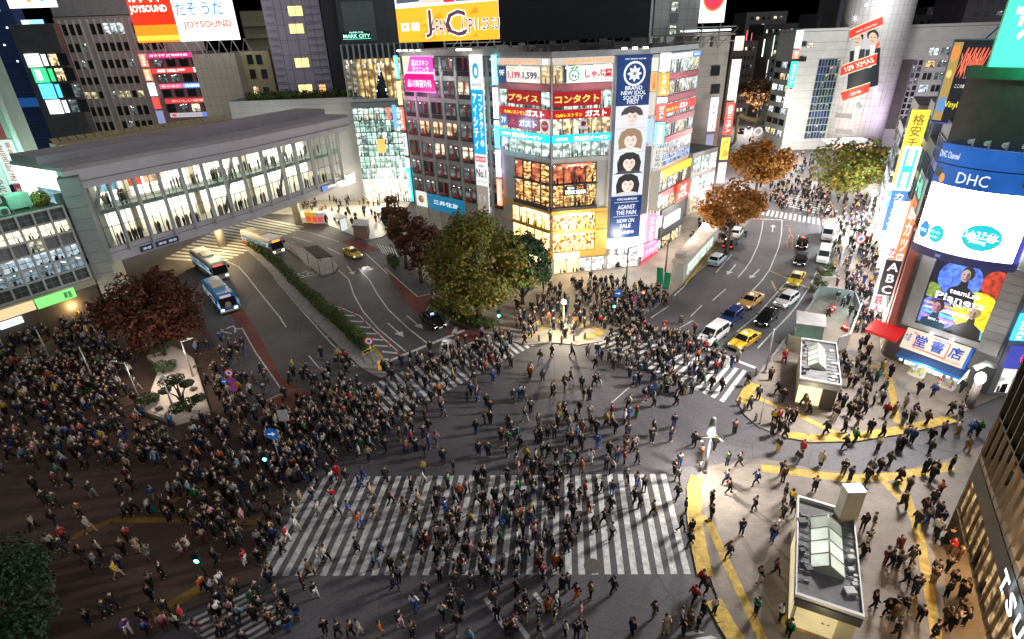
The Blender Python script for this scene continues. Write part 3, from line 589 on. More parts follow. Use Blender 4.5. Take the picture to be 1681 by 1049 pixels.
# tall banner with four portraits
def portrait(mb_list, F, u0, u1, z0, z1, hair, skin, bgc, top, style, t, o):
    w, h = u1 - u0, z1 - z0; cx_, cz_ = u0 + w * (.5 if style % 2 else .47), z0 + h * .52
    def part(name, pts, c, k, s=1.): mb = MB(); mb.add([F.p(u0 + a * w, z0 + b * h, o + k) for a, b in pts], [tuple(range(len(pts)))]); mb.build(name, lit(c, s), t)
    el = lambda x, z, rx, rz, a0=0, a1=2 * PI, n=18: [(x + rx * math.cos(a0 + (a1 - a0) * i / (n if a1 - a0 > 6 else n - 1)), z + rz * math.sin(a0 + (a1 - a0) * i / (n if a1 - a0 > 6 else n - 1))) for i in range(n)]
    part('backdrop', [(0, 0), (1, 0), (1, 1), (0, 1)], bgc, .004)
    if style != 0: part('hair', [(.16, .02), (.84, .02), (.88, .5), (.8, .85), (.62, .99), (.38, .99), (.2, .85), (.12, .5)], hair, .010)
    part('shoulders', [(.05, 0), (.95, 0), (.8, .14), (.6, .2), (.4, .2), (.2, .14)], top, .014)
    part('neck', [(.42, .12), (.58, .12), (.58, .35), (.42, .35)], tuple(x * .8 for x in skin), .018)
    part('face', el(.5, .48, .19, .31), skin, .022)
    part('fringe', [(.5 + x * (.26 if style else .32), .6 + z * .38) for x, z in ((1.05, -.5 if style else -.1), (1., .3), (.75, .75), (.3, 1), (-.3, 1), (-.75, .75), (-1, .3), (-1.05, -.55 if style else -.1), (-.78, -.35 if style else .05))] + ([(.25, .55), (.36, .66), (.5, .62), (.64, .66), (.75, .55)][::1] if False else [(.34, .62), (.42, .7), (.52, .64), (.6, .7), (.68, .6), (.71, .48 if style else .56)]), hair, .026)
    part('cheek', el(.585, .44, .085, .2), tuple(x * .86 for x in skin), .024)
    for x in (.42, .58): part('brow', el(x, .565, .045, .009), hair, .032); part('eye', el(x, .5, .034, .016), (.03, .02, .02), .03)
    part('mouth', el(.5, .31, .05, .017), (.5, .14, .15), .03); part('nose', el(.51, .395, .018, .022), tuple(x * .8 for x in skin), .03)
BLU = srgb('1e4a92'); zb = lambda y: F4.uz(1030, y)[1]
bars(F4, b2, 'column_cladding', mat((.6, .6, .62), .5), [(0, W4 + .6, 0, HT - .3)], -.3, .05)
t = sign(F4, (.35, W4 + .2, zb(388), zb(90)), lit(BLU, .45), [('', .5, (zb(132) - zb(388)) / (zb(90) - zb(388)), 0, 0, BLU, dict(shape='disc'))][:0], 'tall blue banner with four portrait photographs hung on the corner column', 'banner_sign', s=.5, cat='banner', o=.3)
def on_banner(txt, y, h, w, c=(.9, .93, 1), s=1.2, b=.01): mb = MB(); text_into(mb, txt, F4.p(.35 + (W4 - .15) / 2, zb(y), .5), F4.d, UP, h, w, bold=b); mb.build('lettering', lit(c, s), t)
mb = MB(); c_ = F4.p(.35 + (W4 - .15) / 2, zb(121), .49)
for a in range(30):
    q0, q1 = 2 * PI * a / 30, 2 * PI * (a + 1) / 30
    mb.add([c_ + F4.d * (math.cos(q) * rr) + UP * (math.sin(q) * rr) for q, rr in ((q0, 1.25), (q1, 1.25), (q1, 1.5), (q0, 1.5))], [(3, 2, 1, 0)])
for a in range(8):
    q = PI * a / 4; e1 = F4.d * math.cos(q) + UP * math.sin(q); e2 = F4.d * -math.sin(q) + UP * math.cos(q); mb.add([c_ + e1 * .12, c_ + e1 * .6 - e2 * .22, c_ + e1 * 1.02, c_ + e1 * .6 + e2 * .22], [(0, 1, 2, 3)])
mb.build('emblem', lit((.9, .93, 1), 1.1), t)
for q in (('BRAND', 144, .5), ('NEW IDOL', 152, .5), ('SOCIETY', 160, .5), ('FIRST', 167, .5)): on_banner(*q, None)
on_banner('FIRST MAJOR ALBUM', 97, .2, 2.8); on_banner('WORLD ALBUM RELEASE', 325, .3, 3.); on_banner('AGAINST', 338, .62, 2.6); on_banner('THE PAIN', 347, .62, 3.); on_banner('NOW ON', 360, .6, 2.6); on_banner('SALE', 368.5, .6, 1.7); on_banner('■▲●■◆', 379, .55, 2.8, b=0)
mb = MB()
for y in (330, 353): F4.box(mb, .8, W4 - .3, zb(y) - .03, zb(y) + .03, .46, .49)
mb.build('rule', lit((.7, .8, 1), .9), t)
for i, (ya, yb, hr, sk_, bgc, tp) in enumerate(((173, 210, (.06, .045, .05), (.86, .68, .6), (.72, .74, .78), (.7, .7, .72)), (210, 249, (.32, .2, .12), (.88, .72, .64), (.7, .72, .76), (.75, .75, .75)), (249, 284, (.015, .015, .02), (.86, .7, .62), (.72, .76, .8), (.05, .05, .06)), (284, 320, (.012, .012, .015), (.88, .73, .66), (.74, .77, .82), (.6, .62, .65)))):
    portrait(None, F4, .36, W4 + .19, zb(yb) + .02, zb(ya), hr, sk_, bgc, tp, i, t, .46)
# below the banner
pane(F4, b2, .3, W4 + .3, .2, zb(417), .09, W_BRIGHT, FR_W, 4, 2, .08, 'shop_window')
bars(F4, b2, 'white_fascia', lit((.95, .97, 1), 1.8), [(.25, W4 + .3, zb(405), zb(389.5))], .07, .2)
mb = MB()
for i in range(4): F4.box(mb, .5 + i * 1.15, .95 + i * 1.15, zb(411), zb(402), .25, .9); mb.tube([F4.p(.72 + i * 1.15, zb(402), .2), F4.p(.72 + i * 1.15, zb(398), .8)], .08)
mb.build('camera_rig', mat((.55, .55, .55), .5), b2)
# right face toward the bus street
zr = lambda y: F5.uz(1110, y)[1]; U5 = lambda x, y: F5.uz(x, y)[0]
fl = [(97, 119), (130, 152), (165, 187), (198, 217), (227, 244)]
for j, (ya, yb) in enumerate(fl):
    grid(F5, b2, W5 * .2, W5 - .1, 8, zr(yb), zr(ya), 1, .96, .98, pickr(20 + j, W_GREEN, W_COOL, W_DIM, W_CREAM), .05, FR_W, 2, 1, .1)
bars(F5, b2, 'pink_band', SP_P, [(W5 * .2, W5 - .05, zr(y + 9), zr(y)) for y in (120, 154, 188.6, 218.2)], .03, .2)
grid(F5, b2, W5 * .2, W5 - .1, 8, zr(263), zr(246), 1, .94, .96, lambda i, j: W_BLUE, .06, FR_W, 1, 2, .1)
grid(F5, b2, W5 * .2, W5 - .1, 7, zr(301), zr(283), 1, .94, .98, pickr(31, W_CREAM, W_GREEN, W_DIM), .06, FR_G, 1, 1, .1)
bars(F5, b2, 'pink_band', SP_P, [(W5 * .2, W5 - .05, zr(311), zr(302.2))], .03, .25)
grid(F5, b2, W5 * .2, W5 * .75, 4, zr(330), zr(312), 1, .94, .98, pickr(32, W_CREAM, W_WARM), .06, FR_G, 1, 1, .1)
bars(F5, b2, 'dark_cladding', DARK, [(W5 * .45, W5 - .05, zr(372), zr(330.5))], .03, .3)
grid(F5, b2, W5 * .1, W5 * .95, 4, .2, zr(374), 1, .94, .98, pickr(33, W_BRIGHT, W_WARM), .06, FR_D, 1, 1, .1, 'shop_window')
sign(F5, (W5 * .2, W5 - .1, zr(96), zr(88)), lit((.9, .92, .95), 1.5), [('カフェ\nレストラン', .14, .5, .2, .7, (.85, .25, .2), dict(s=1.)), ('うまいもの処', .5, .5, .4, .5, (.9, .45, .4), dict(s=1.)), ('', .88, .5, .24, 1., srgb('3a86d8'), dict(shape='rect', s=1.2)), ('貸切', .88, .5, .16, .5, (1, 1, 1))], 'white and blue fascia at the top of the right hand face', s=1.5)
sign(F5, (W5 * .18, W5 - .05, zr(181), zr(167)), lit(srgb('d02a14'), 1.2), [('Caféレストラン', .36, .42, .3, .4, srgb('ffe23a'), dict(s=1.6, bold=.05)), ('ガスト', .65, .52, .22, .66, (1, 1, 1), dict(s=2, bold=.07))], 'red orange restaurant fascia on the right hand face', s=1.2)
sign(F5, (W5 * .16, W5 + .2, zr(280), zr(268)), lit(srgb('f8c010'), 1.5), [('', .18, .5, .1, .6, (1, .95, .6), dict(shape='rect', s=2))], 'plain yellow fascia on the right hand face', s=1.5, o=.4)
sign(F5, (W5 * .7, W5 * .99, zr(328), zr(300)), lit(srgb('e83a1c'), 1.3), [('そば\nうどん', .5, .5, .75, .7, (1, .9, .85), dict(s=2, bold=.05))], 'orange red sign with pale lettering at the far end of the right hand face', s=1.3, o=.6)
sign(F5, (W5 * .5, W5 * .85, zr(358), zr(342)), lit((.9, .93, 1), 2.), [('ABCマート', .5, .5, .85, .6, (.1, .12, .4), dict(s=.5, bold=.05))], 'white glowing shop sign on the dark cladding', s=2, o=.5)
sign(F5, (W5 * .12, W5 * .42, zr(352), zr(336)), lit((.95, .55, .6), 1.5), [('カラオケ', .5, .5, .8, .5, (1, .95, 1), dict(s=2.5))], 'pink lit shop sign above the red awning', s=1.5, o=.5)
sign(F5, (W5 * .1, W5 * .4, zr(384), zr(371)), lit((.9, .2, .45), 1.4), [('ドラッグ', .5, .5, .8, .5, (1, .9, .95), dict(s=2.5))], 'magenta lit shop sign just over the red awning', s=1.4, o=.5)
t = thing('awning', 'red shop awning at the foot of the right hand face', 'awning', F5.p(W5 * .2, zr(400)))
mb = MB(); a_ = [F5.p(.4, zr(396) + .9, .1), F5.p(W5 * .42, zr(396) + .9, .1), F5.p(W5 * .42, zr(396) - .1, 2.2), F5.p(.4, zr(396) - .1, 2.2)]; mb.add(a_ + [p - UP * .3 for p in a_], [(0, 1, 2, 3), (3, 2, 6, 7), (0, 3, 7, 4), (2, 1, 5, 6)]); mb.build('canopy', mat((.55, .04, .06), .7, 0, .1, 1), t)
# blade signs at the corner of F4/F5 (facing the viewer)
FB = Face(PC + V3((.9, -.6, 0)), V3((1, .05, 0)))
strip(FB, .25, 1.55, [(87, 118, (.95, .97, .95), 1.6), (120, 158, (1., .38, .05), 1.4, 'うまい処', (1, 1, .8)), (160, 170, (.95, .95, .95), 1.4), (171, 198, (.9, .15, .1), 1.4, 'ガスト', (1, 1, 1)), (201, 239, (.2, .7, .95), 1.7, '歯科医院', (1, 1, 1)), (243, 276, (.75, .75, .68), .9, 'ビル案内', (.1, .1, .1)), (280, 345, (.55, .5, .42), .6), (350, 405, (.95, .25, .4), 1.7, 'ドラッグストア', (1, .9, .6))], 'tall vertical stack of lit signs at the right of the portrait banner', 1083)
strip(FB, -.85, -.05, [(95, 118, (.85, .85, .7), .9), (119, 150, (.95, .5, .15), 1., '酒場', (.3, .1, .05)), (152, 190, (.8, .75, .65), .8), (195, 235, (.45, .65, .85), 1.), (240, 350, (.35, .35, .36), .25), (352, 385, (.9, .55, .6), 1.3), (387, 420, (.95, .97, 1), 2.2)], 'narrow dull vertical sign strip close to the portrait banner', 1063)
# roof: trusses, floodlights
t = thing('roof_frame', 'steel support frame with catwalk under the dark billboard', 'frame', (10, 88, HT)); mb = MB(); r = random.Random(9)
FRf = Face(V3((PF.x + 8, 97, 0)), V3((1, -.1, 0)))
for i in range(17):
    u = i * 2.6; mb.tube([FRf.p(u, HT - .1, 0), FRf.p(u, HT + 3.2, 0)], .1); mb.tube([FRf.p(u, HT, 0), FRf.p(u + 2.6, HT + 2.6, 0)], .07)
    mb.tube([FRf.p(u, HT, -3), FRf.p(u, HT + 2.2, 0)], .07)
for z in (.9, 1.8, 2.8): mb.tube([FRf.p(0, HT + z, 0), FRf.p(44, HT + z, 0)], .08)
mb.build('truss', mat((.3, .31, .28), .6, .3, .1, 1), t)
t = thing('roof_equipment', 'cluttered air conditioning units on the roof of the corner building', 'equipment', (12, 90, HT))
for i in range(34):
    u = r.uniform(0, 42); w_, d_, h_ = r.uniform(.8, 2.2), r.uniform(.8, 1.6), r.uniform(.6, 1.7); q = FRf.p(u, 0, r.uniform(-6, -1)); mb = MB(); mb.box(q.x, q.x + w_, q.y, q.y + d_, HT - .05, HT + h_); mb.build('unit', mat((.3, .3, .29), .6, .1, .25, .5), t)
def floods(F, us, z, label, group, col=(1, .97, .9)):
    for u in us:
        t = thing('floodlight', label, 'light', F.p(u, z, 0), 0, group); mb = MB(); mb.tube([F.p(u, z, -.2), F.p(u, z + .5, .1), F.p(u, z + .5, 1.1)], .05); mb.build('arm', STEEL, t)
        mb = MB(); F.box(mb, u - .25, u + .25, z + .3, z + .52, 1.1, 1.55); mb.build('head', lit(col, 5.), t)
floods(F1, [W1 * .08 + i * 1.6 for i in range(4)], HT + .6, 'small floodlight over the pink clinic billboard', 'floodlights over the clinic billboard')
floods(F1, [W1 * .7 + i * 1.1 for i in range(3)], HT + .6, 'small floodlight over the contact lens banner', 'floodlights over the contact lens banner')
floods(F4, [.8, 2.2, 3.6], HT + .3, 'small floodlight over the portrait banner', 'floodlights over the portrait banner', (1, .95, .85))
for F, u, z in ((F1, 3.2, HT + .9), (F4, 2.2, HT + .7)):
    lamp_or_fill(F.p(u, z, 2.2), 250, (1, .97, .92), .3, 100, F.p(u, z - 9, .5))
lamp_or_fill(F3.p(W3 * .4, 6.5, 3.5), 1500, (1., .78, .42), .8); lamp_or_fill(F2.p(W2 * .3, 21, 3), 500, (.3, .8, 1), .5); lamp_or_fill(F1.p(3, 24, 4), 500, (1, .35, .8), .5); lamp_or_fill(F5.p(W5 * .6, 16, 4), 500, (1, .4, .35), .5); lamp_or_fill(F4.p(W4 * .5, 5, 3), 900, (.95, .95, 1.), .6); lamp_or_fill(F5.p(W5 * .4, 5, 4), 1000, (1., .9, .8), .8)  # free lights without fixtures, added for colour spill and fill by the signs
for F, u in ((F1, W1 * .5), (F2, W2 * .6), (F3, W3 * .6), (F5, W5 * .5)): lamp_or_fill(F.p(u, HT + 1.2, 3.5), 1100, (1., .98, .94), .4, 130, F.p(u, HT - 22, 2.5))
# ---------------------------------------------------------------- roof billboards
def plane_at(px, py, dist, d):      # a face through the ray of a pixel at a distance
    r = ray(px, py); q = EYE + r * (dist / r.y); return Face(q, d)
FJ = plane_at(655, 66, 93, (1, -.02, 0))
u0 = FJ.uz(655, 66)[0]; u1 = FJ.uz(820, 64)[0]; zj = FJ.uz(740, 67)[1]; wj = u1 - u0
t = thing('video_billboard', 'giant orange race advertisement screen on the roof of the office block', 'billboard', FJ.p((u0 + u1) / 2, zj))
mb = MB(); FJ.box(mb, u0, u1, zj, zj + 13, -1.2, 0); mb.build('screen', lit((.92, .92, .96), 1.7), t)
def flat(name, pts, c, s, k, F=FJ, par=None): mb = MB(); mb.add([F.p(a, b, k) for a, b in pts], [tuple(range(len(pts)))]); return mb.build(name, lit(c, s) if s else mat(c, .5), par if par is not None else t)
flat('graphic', [(u0, zj), (u1, zj), (u1, zj + 5.0), (u0, zj + 4.4)], srgb('f5a62a'), 1.5, .01)
r = random.Random(3)
for i in range(16):
    a, b = r.uniform(u0 + .5, u1 - 2.6), r.uniform(zj, zj + 3.4); s_ = r.uniform(.7, 1.8); flat('graphic', [(a, b), (a + s_, b + .2), (a + s_ * .7, b + s_ * .7)], srgb(r.choice(['ffc65a', 'e8861c', 'ffb43c', 'f7961e'])), 1.4, .016 + i * .002)
flat('graphic', [(u0 + .2, zj + 5), (u0 + 3.6, zj + 5.2), (u0 + 5.6, zj + 9), (u0 + 5, zj + 13), (u0 + .6, zj + 13)], (.16, .19, .26), .6, .02); flat('graphic', [(u1 - 6.2, zj + 5.1), (u1 - 3.6, zj + 5.1), (u1 - 3.8, zj + 13), (u1 - 6.8, zj + 13)], (.1, .11, .16), .6, .02)
flat('graphic', [(u0 + 7, zj + 5), (u0 + 8.6, zj + 5), (u0 + 10, zj + 13), (u0 + 7.4, zj + 13)], (.75, .04, .05), 1., .024); flat('graphic', [(u0 + 3.4, zj + 5), (u0 + 6.8, zj + 5), (u0 + 5.2, zj + 10)], (.9, .72, .62), 1., .028)
for q in (('J', 4.6, 2.3, 3.6, None), ('APAN', 6.2, 1.9, 1.9, 2.6), ('C', 8.6, 2.3, 3.4, None), ('UP', 10.3, 1.9, 1.9, 1.6), ('11.25 SUN', 13.6, 2.1, 1.5, 4.3)):
    mb = MB(); text_into(mb, q[0], FJ.p(u0 + q[1], zj + q[2], .08), FJ.d, UP, q[3], q[4], bold=.02); mb.build('lettering', lit((.25, .1, .16), .5), t)
    mb = MB(); text_into(mb, q[0], FJ.p(u0 + q[1], zj + q[2], .07), FJ.d, UP, q[3] * 1.06, q[4] * 1.05 if q[4] else None, bold=.09); mb.build('lettering', lit((1, .95, .9), 1.8), t)
for a in (1.1, 2.6): flat('graphic', [(u0 + a - .5, zj + 1.5), (u0 + a + .6, zj + 1.5), (u0 + a + .6, zj + 2.5), (u0 + a - .5, zj + 2.5)], (1, .95, .92), 1.8, .05)
flat('graphic', [(u0 + 1, zj + 1.75), (u0 + 1.4, zj + 2.), (u0 + 1, zj + 2.3)], (.8, .1, .1), 1., .06)
FK = Face(FJ.p(u1 + .15, 0, .2), V3((1, -.22, 0)))
u1k = FK.uz(1070, 40)[0]; zk = FK.uz(950, 65)[1]
t = thing('dark_billboard', 'huge unlit dark billboard panel above the glass corner', 'billboard', FK.p(u1k / 2, zk)); mb = MB(); FK.box(mb, 0, u1k - .3, zk, zk + 13, -1.4, 0); mb.build('panel', mat((.012, .016, .024), .5, 0, .15, .6), t)
mb = MB(); FK.box(mb, u1k - .29, u1k, zk, zk + 13, -1.4, .15); mb.build('edge_trim', WHITEP, t)

# ---------------------------------------------------------------- towers and slabs behind the square
def slab(name, label, cat, x0, x1, ytop, dist, wall, d=(1, 0, 0), depth=14, zbase=0, py=150, top=None, group=None, par=0.):
    """a building whose front runs between two pixel columns (at row py) at a distance, topped at pixel row ytop"""
    F = plane_at(x0, py, dist, d); F = Face(F.p(0, 0), F.d); u1 = F.uz(x1, py)[0]
    zt = top if top is not None else F.uz((x0 + x1) / 2, ytop)[1]
    P0, P1 = F.p(0, 0), F.p(u1, 0)
    b = block(name, label, cat, [P0, P1, P1 - F.n * depth, P0 - F.n * depth], zbase, zt, wall, par=par, group=group)
    return F, u1, zt, b
# dark blue tower, far left
F, w, zt, b = slab('glass_tower', 'dark blue glass tower at the far left edge', 'building', -60, 70, 0, 125, mat((.025, .05, .14), .25, 0, .2, .3), (1, .06, 0), 3, top=58)
bars(F, b, 'floor_line', mat((.03, .09, .3), .3), [(0, w, z, z + .12) for z in range(4, 56, 3)], .02, .08)
bars(F, b, 'blue_band', lit((.02, .12, .4), .5), [(0, w, F.uz(60, 175)[1], F.uz(60, 160)[1])], .02, .12)
r = random.Random(2); bars(F, b, 'ceiling_lamp', lit((.7, .85, 1), 3), [(u, u + .3, z, z + .3) for u, z in ((r.uniform(.3, .95) * w, r.choice([24, 27, 30, 33, 36, 39]) + .8) for _ in range(11))], .04, .1)
sign(F, F.rect((35, 33), (75, 44)), lit((.3, .62, .95), 1.5), [('', .2, .5, .3, .9, (.8, .95, 1), dict(shape='rect', s=2))], 'small light blue rooftop sign on the dark blue tower', s=1.5)
F_ = plane_at(18, 14, 122, (1, .06, 0)); q0 = F_.uz(18, 14); q1 = F_.uz(97, 14)
t = sign(F_, (0, q1[0] - q0[0], q0[1], q0[1] + 9), lit((.93, .95, .98), 1.8), [('', .45, .17, .12, .16, srgb('f0a868'), dict(shape='disc', s=1.2)), ('', .72, .2, .12, .18, srgb('28a8d8'), dict(shape='disc', s=1.2)), ('', .72, .24, .07, .12, (.93, .95, .98), dict(shape='disc', s=1.8))], 'white lit billboard with an orange and a blue mark above the dark blue tower', 'billboard', s=1.8, cat='billboard')
# shop slab with white and green lit window signs, between blue tower and ribbed office
F, w, zt, b = slab('shop_building', 'narrow dark building with stacked white, green and cyan window signs', 'building', 36, 108, 40, 121, mat((.06, .065, .07), .3, 0, .15, .6), (1, .05, 0), 2, py=100)
seg = [(88, 110, (.92, .95, 1), 2.2), (112, 136, (.05, .75, .25), 1.5), (138, 163, (.1, .6, .95), 1.8), (165, 188, (.9, .94, 1), 2.2)]
for i, (ya, yb, c, s) in enumerate(seg):
    ux = F.uz(46 + 12 * i, (ya + yb) / 2)[0]; za, zb_ = F.uz(60, ya)[1], F.uz(60, yb)[1]
    nm = ('white', 'green', 'cyan', 'lower white')[i]
    sign(F, (ux - .2, ux + 2.4, zb_, za), lit(c, s), [('営業中' if i == 1 else '', .4, .5, .5, .8, (1, 1, 1), dict(vertical=True, s=2.5))] if i == 1 else [], '%s lit window sign in the stack on the narrow dark building' % nm, s=s, group='stack of lit window signs')
    pane(F, b, ux + 2.7, ux + 3.7, zb_ + .1, za - .1, .06, lit(c, s * .8), FR_D)
    for k in range(2): pane(F, b, ux + 4 + k * 1.9, ux + 5.7 + k * 1.9, zb_ + .1, za - .1, .05, (W_WARM if (i, k) in ((0, 0), (1, 0)) else (W_DIM if (i + k) % 3 == 0 else GLASS_D)), FR_D)
# grey ribbed office
F, w, zt, b = slab('office_building', 'grey office slab with pale vertical ribs and dark window bands', 'building', 97, 272, 26, 148, mat((.42, .40, .4), .7, 0, .08, .6), (1, .03, 0), 16, py=60)
zr_ = lambda y: F.uz(180, y)[1]
for j, (ya, yb) in enumerate(((38, 56), (70, 84), (98, 112), (126, 138), (150, 161), (175, 190), (200, 214))):
    for i in range(14):
        a = w * (.05 + .066 * i)
        if i in (3, 9): continue
        m = W_COOL if (j == 0 and i in (6, 7, 8)) else (room((.9, .8, .45), .55) if j == 4 and (i * 7) % 5 < 3 else (W_DIM if (i * j) % 7 == 2 else GLASS_D))
        pane(F, b, a, a + w * .05, zr_(yb), zr_(ya), .05, m, None)
bars(F, b, 'rib', mat((.66, .64, .56), .6, 0, .06, 1), [(w * (.05 + .066 * i) - .14, w * (.05 + .066 * i) + .1, 2, zt - .5) for i in range(15)], .05, .5)
bars(F, b, 'corner_fin', mat((.5, .5, .46), .6), [(-.2, 1., 2, zr_(70))], .1, 1.2)
t = sign(F, (w * .02, w * .82, zt + .2, zt + 9), mat((.30, .31, .31), .7), [], 'blank grey rooftop hoarding above the ribbed office', 'hoarding', cat='hoarding')
FS = Face(F.p(w, 0, .2), V3((.55, .84, 0))); bars(FS, b, 'side_wall', mat((.5, .52, .5), .7, 0, .06, .5), [(0, 9, 2, zt - .4)], .0, .3)
# red sign building and beige tiled building
F, w, zt, b = slab('shop_building', 'small reddish building covered in pink and red karaoke fascias', 'building', 250, 340, 86, 140, mat((.22, .13, .13), .7, 0, .12, .7), (1, .03, 0), 10, py=120)
zr_ = lambda y: F.uz(300, y)[1]
for j, (ya, yb) in enumerate(((96, 109), (121, 135), (146, 159), (170, 184))): grid(F, b, w * .05, w * .98, 4, zr_(yb), zr_(ya), 1, .7, .95, pickr(40 + j, GLASS_D, W_DIM, W_CREAM if j == 3 else GLASS_D), .05, FR_D)
PK = (.9, .03, .22)
sign(F, (w * .02, w * .82, zr_(94), zr_(86)), lit(PK, 1.4), [('カラオケ JOYSOUND', .48, .5, .85, .6, (1, .85, .9), dict(s=2.5))], 'pink karaoke fascia at the top of the reddish building', s=1.4, o=.3)
sign(F, (w * .02, w * .9, zr_(119), zr_(111)), lit((.85, .05, .05), 1.3), [('居酒屋', .4, .5, .6, .6, (1, .9, .85), dict(s=2.)), ('', .93, .5, .12, 1, (.95, .95, .95), dict(shape='rect', s=1.8))], 'red fascia with a white end block on the reddish building', s=1.3, o=.3)
sign(F, (w * .08, w * .5, zr_(144), zr_(137)), lit((.95, .1, .25), 1.6), [('ラーメン', .5, .5, .8, .5, (1, .7, .1), dict(s=2.5))], 'red and yellow neon fascia in the middle of the reddish building', s=1.4, o=.3)
sign(F, (w * .52, w * .98, zr_(144), zr_(137)), lit((.15, .3, .95), 1.8), [('KARAOKE', .5, .5, .8, .5, (.8, .9, 1), dict(s=2.5))], 'blue neon fascia in the middle of the reddish building', s=1.8, o=.3)
sign(F, (w * .1, w * .95, zr_(169), zr_(161)), lit((.6, .06, .06), 1.), [('おいしい個室', .5, .5, .7, .5, (1, .6, .5), dict(s=1.2))], 'dull red fascia low on the reddish building', s=1., o=.3)
sign(F, (w * .12, w * .95, zr_(192), zr_(185)), lit((.6, .58, .66), .8), [('', .1, .5, .1, .7, (.8, .05, .1), dict(shape='disc', s=1.)), ('ありがとうございます', .45, .5, .5, .4, (.3, .3, .35), dict(s=.3)), ('', .86, .5, .26, 1, (.15, .25, .7), dict(shape='rect', s=1.))], 'pale grey fascia with a red disc at the foot of the reddish building', s=.8, o=.3)
strip(F, -1.6, -.1, [(88, 110, (1., .25, .15), 1.4, 'カラオケ', (1, 1, .9)), (113, 133, (1., .3, .1), 1.3, '焼肉', (1, 1, .9)), (136, 158, (.92, .9, 1), 2.2), (160, 180, (.85, .1, .08), 1.), (182, 204, (.3, .35, .6), .8)], 'vertical orange and white sign on the left edge of the reddish building', 246)
F, w, zt, b = slab('tiled_building', 'windowless beige tiled building below the karaoke billboard', 'building', 322, 392, 88, 138, mat((.5, .45, .38), .7, 0, .06, .5), (1, .05, 0), 12, py=120)
bars(F, b, 'tile_joint', mat((.2, .18, .16), .8), [(w * i / 7 - .02, w * i / 7 + .02, 2, zt) for i in range(1, 7)] + [(0, w, z - .02, z + .02) for z in range(6, int(zt), 2)], .0, .02)
F, w, zt, b = slab('tiled_building', 'yellowish tiled building with a few dark windows left of the purple tower', 'building', 386, 448, 84, 142, mat((.42, .36, .2), .7, 0, .08, .5), (1, .05, 0), 12, py=120)
for i, (x, y) in enumerate(((404, 90), (419, 90), (409, 114), (428, 114), (415, 142), (432, 143))): u, z = F.uz(x, y); pane(F, b, u, u + 1.3, z - 2, z, .05, (GLASS_D, W_WARM)[i == 4], FR_D)
F, w, zt, b = slab('apartment_building', 'dim yellow lit building far behind with balconies', 'building', 402, 448, 18, 190, mat((.26, .25, .16), .8, 0, .1, .5), (1, .1, 0), 12, py=60)
for j in range(4): bars(F, b, 'balcony', mat((.3, .3, .2), .7), [(.3, w - .3, zt - 4 - 3.2 * j, zt - 3 - 3.2 * j)], .0, .8)
# karaoke billboards on the roof
for (xa, xb, c, nm) in ((229, 299, srgb('e82c12'), 'red'), (299, 396, (.92, .95, .98), 'white')):
    FZ = plane_at(xa, 66, 136, (1, .04, 0)); z0 = FZ.uz((xa + xb) / 2, 66.5)[1]; w_ = FZ.uz(xb, 66)[0]; h = 11.
    tx = [('', .5, .12, 1, .3, srgb('f08a20'), dict(shape='rect', s=1.4)), ('', .5, .045, 1, .09, srgb('ffc040'), dict(shape='rect', s=1.5)), ('JOYSOUND', .45, .53, .86, .15, (1, .95, .85), dict(s=2.2, bold=.06)), ('カラオケ', .45, .8, .8, .3, (1, .95, .85), dict(s=2.2, bold=.07))] if nm == 'red' else [('JOYSOUND', .52, .27, .82, .15, srgb('f06a3a'), dict(s=1., bold=.06)), ('だぞ', .22, .55, .36, .22, srgb('1c90e0'), dict(s=1., bold=.02)), ('うだ', .66, .55, .36, .22, srgb('1c90e0'), dict(s=1., bold=.02)), ('天才', .4, .87, .7, .24, srgb('1c90e0'), dict(s=1., bold=.03))]
    sign(FZ, (0, w_ - .05, z0, z0 + h), lit(c, 1.7), tx, '%s karaoke billboard on the roof of the beige tiled building' % nm, 'billboard', s=1.7, cat='billboard', th=.5, group='pair of karaoke billboards')
t = thing('strut_rack', 'white steel struts carrying the pair of karaoke billboards', 'frame', FZ.p(0, z0 - 2)); mb = MB()
for i in range(9): u = -9 + i * 2.6; mb.tube([FZ.p(u, z0 - 3.4, -.5), FZ.p(u + 1.3, z0 + .2, 0), FZ.p(u + 2.6, z0 - 3.4, -.5)], .1)
mb.build('strut', WHITEP, t)
# purple tower, dark hall, station hotel
F, w, zt, b = slab('hotel_tower', 'purple grey tower with a few lit yellow windows', 'building', 444, 536, 0, 140, mat((.46, .43, .54), .7, 0, .06, .4), (1, .03, 0), 18, py=80, top=62)
bars(F, b, 'panel_joint', mat((.16, .15, .2), .7), [(w * k - .05, w * k + .05, 10, zt) for k in (.2, .33, .52, .7, .84)] + [(0, w, z - .03, z + .03) for z in range(12, 60, 3)], .0, .03)
bars(F, b, 'balcony_rail', mat((.45, .42, .5), .5), [(w * a, w * c, z, z + .1) for z in [14 + 1.5 * k for k in range(30)] for a, c in ((.02, .17), (.72, .97))], .03, .35)
for x, y in ((485, 18), (487, 47), (496, 103), (502, 146)): u, z = F.uz(x, y); pane(F, b, u - 1.6, u + 1.6, z - 1., z + 1., .06, lit((1., .78, .32), 1.3, .3, 1.5), FR_W, 2, 1)
u, z = F.uz(530, 146); pane(F, b, u - .8, u + .8, z - 1., z + 1., .06, lit((1., .5, .2), 1.2), FR_D)
F2_, w2, zt2, b_ = slab('dark_tower', 'dark tower wall right of the purple tower', 'building', 538, 572, 0, 139, mat((.05, .05, .062), .6, 0, .1, .5), (1, .1, 0), 18, py=80, top=62)
F, w, zt, b = slab('station_building', 'dark hall with a small green lit sign above the glass fins', 'building', 556, 660, 0, 136, mat((.075, .085, .09), .6, 0, .1, .4), (1, .03, 0), 16, py=40, top=52)
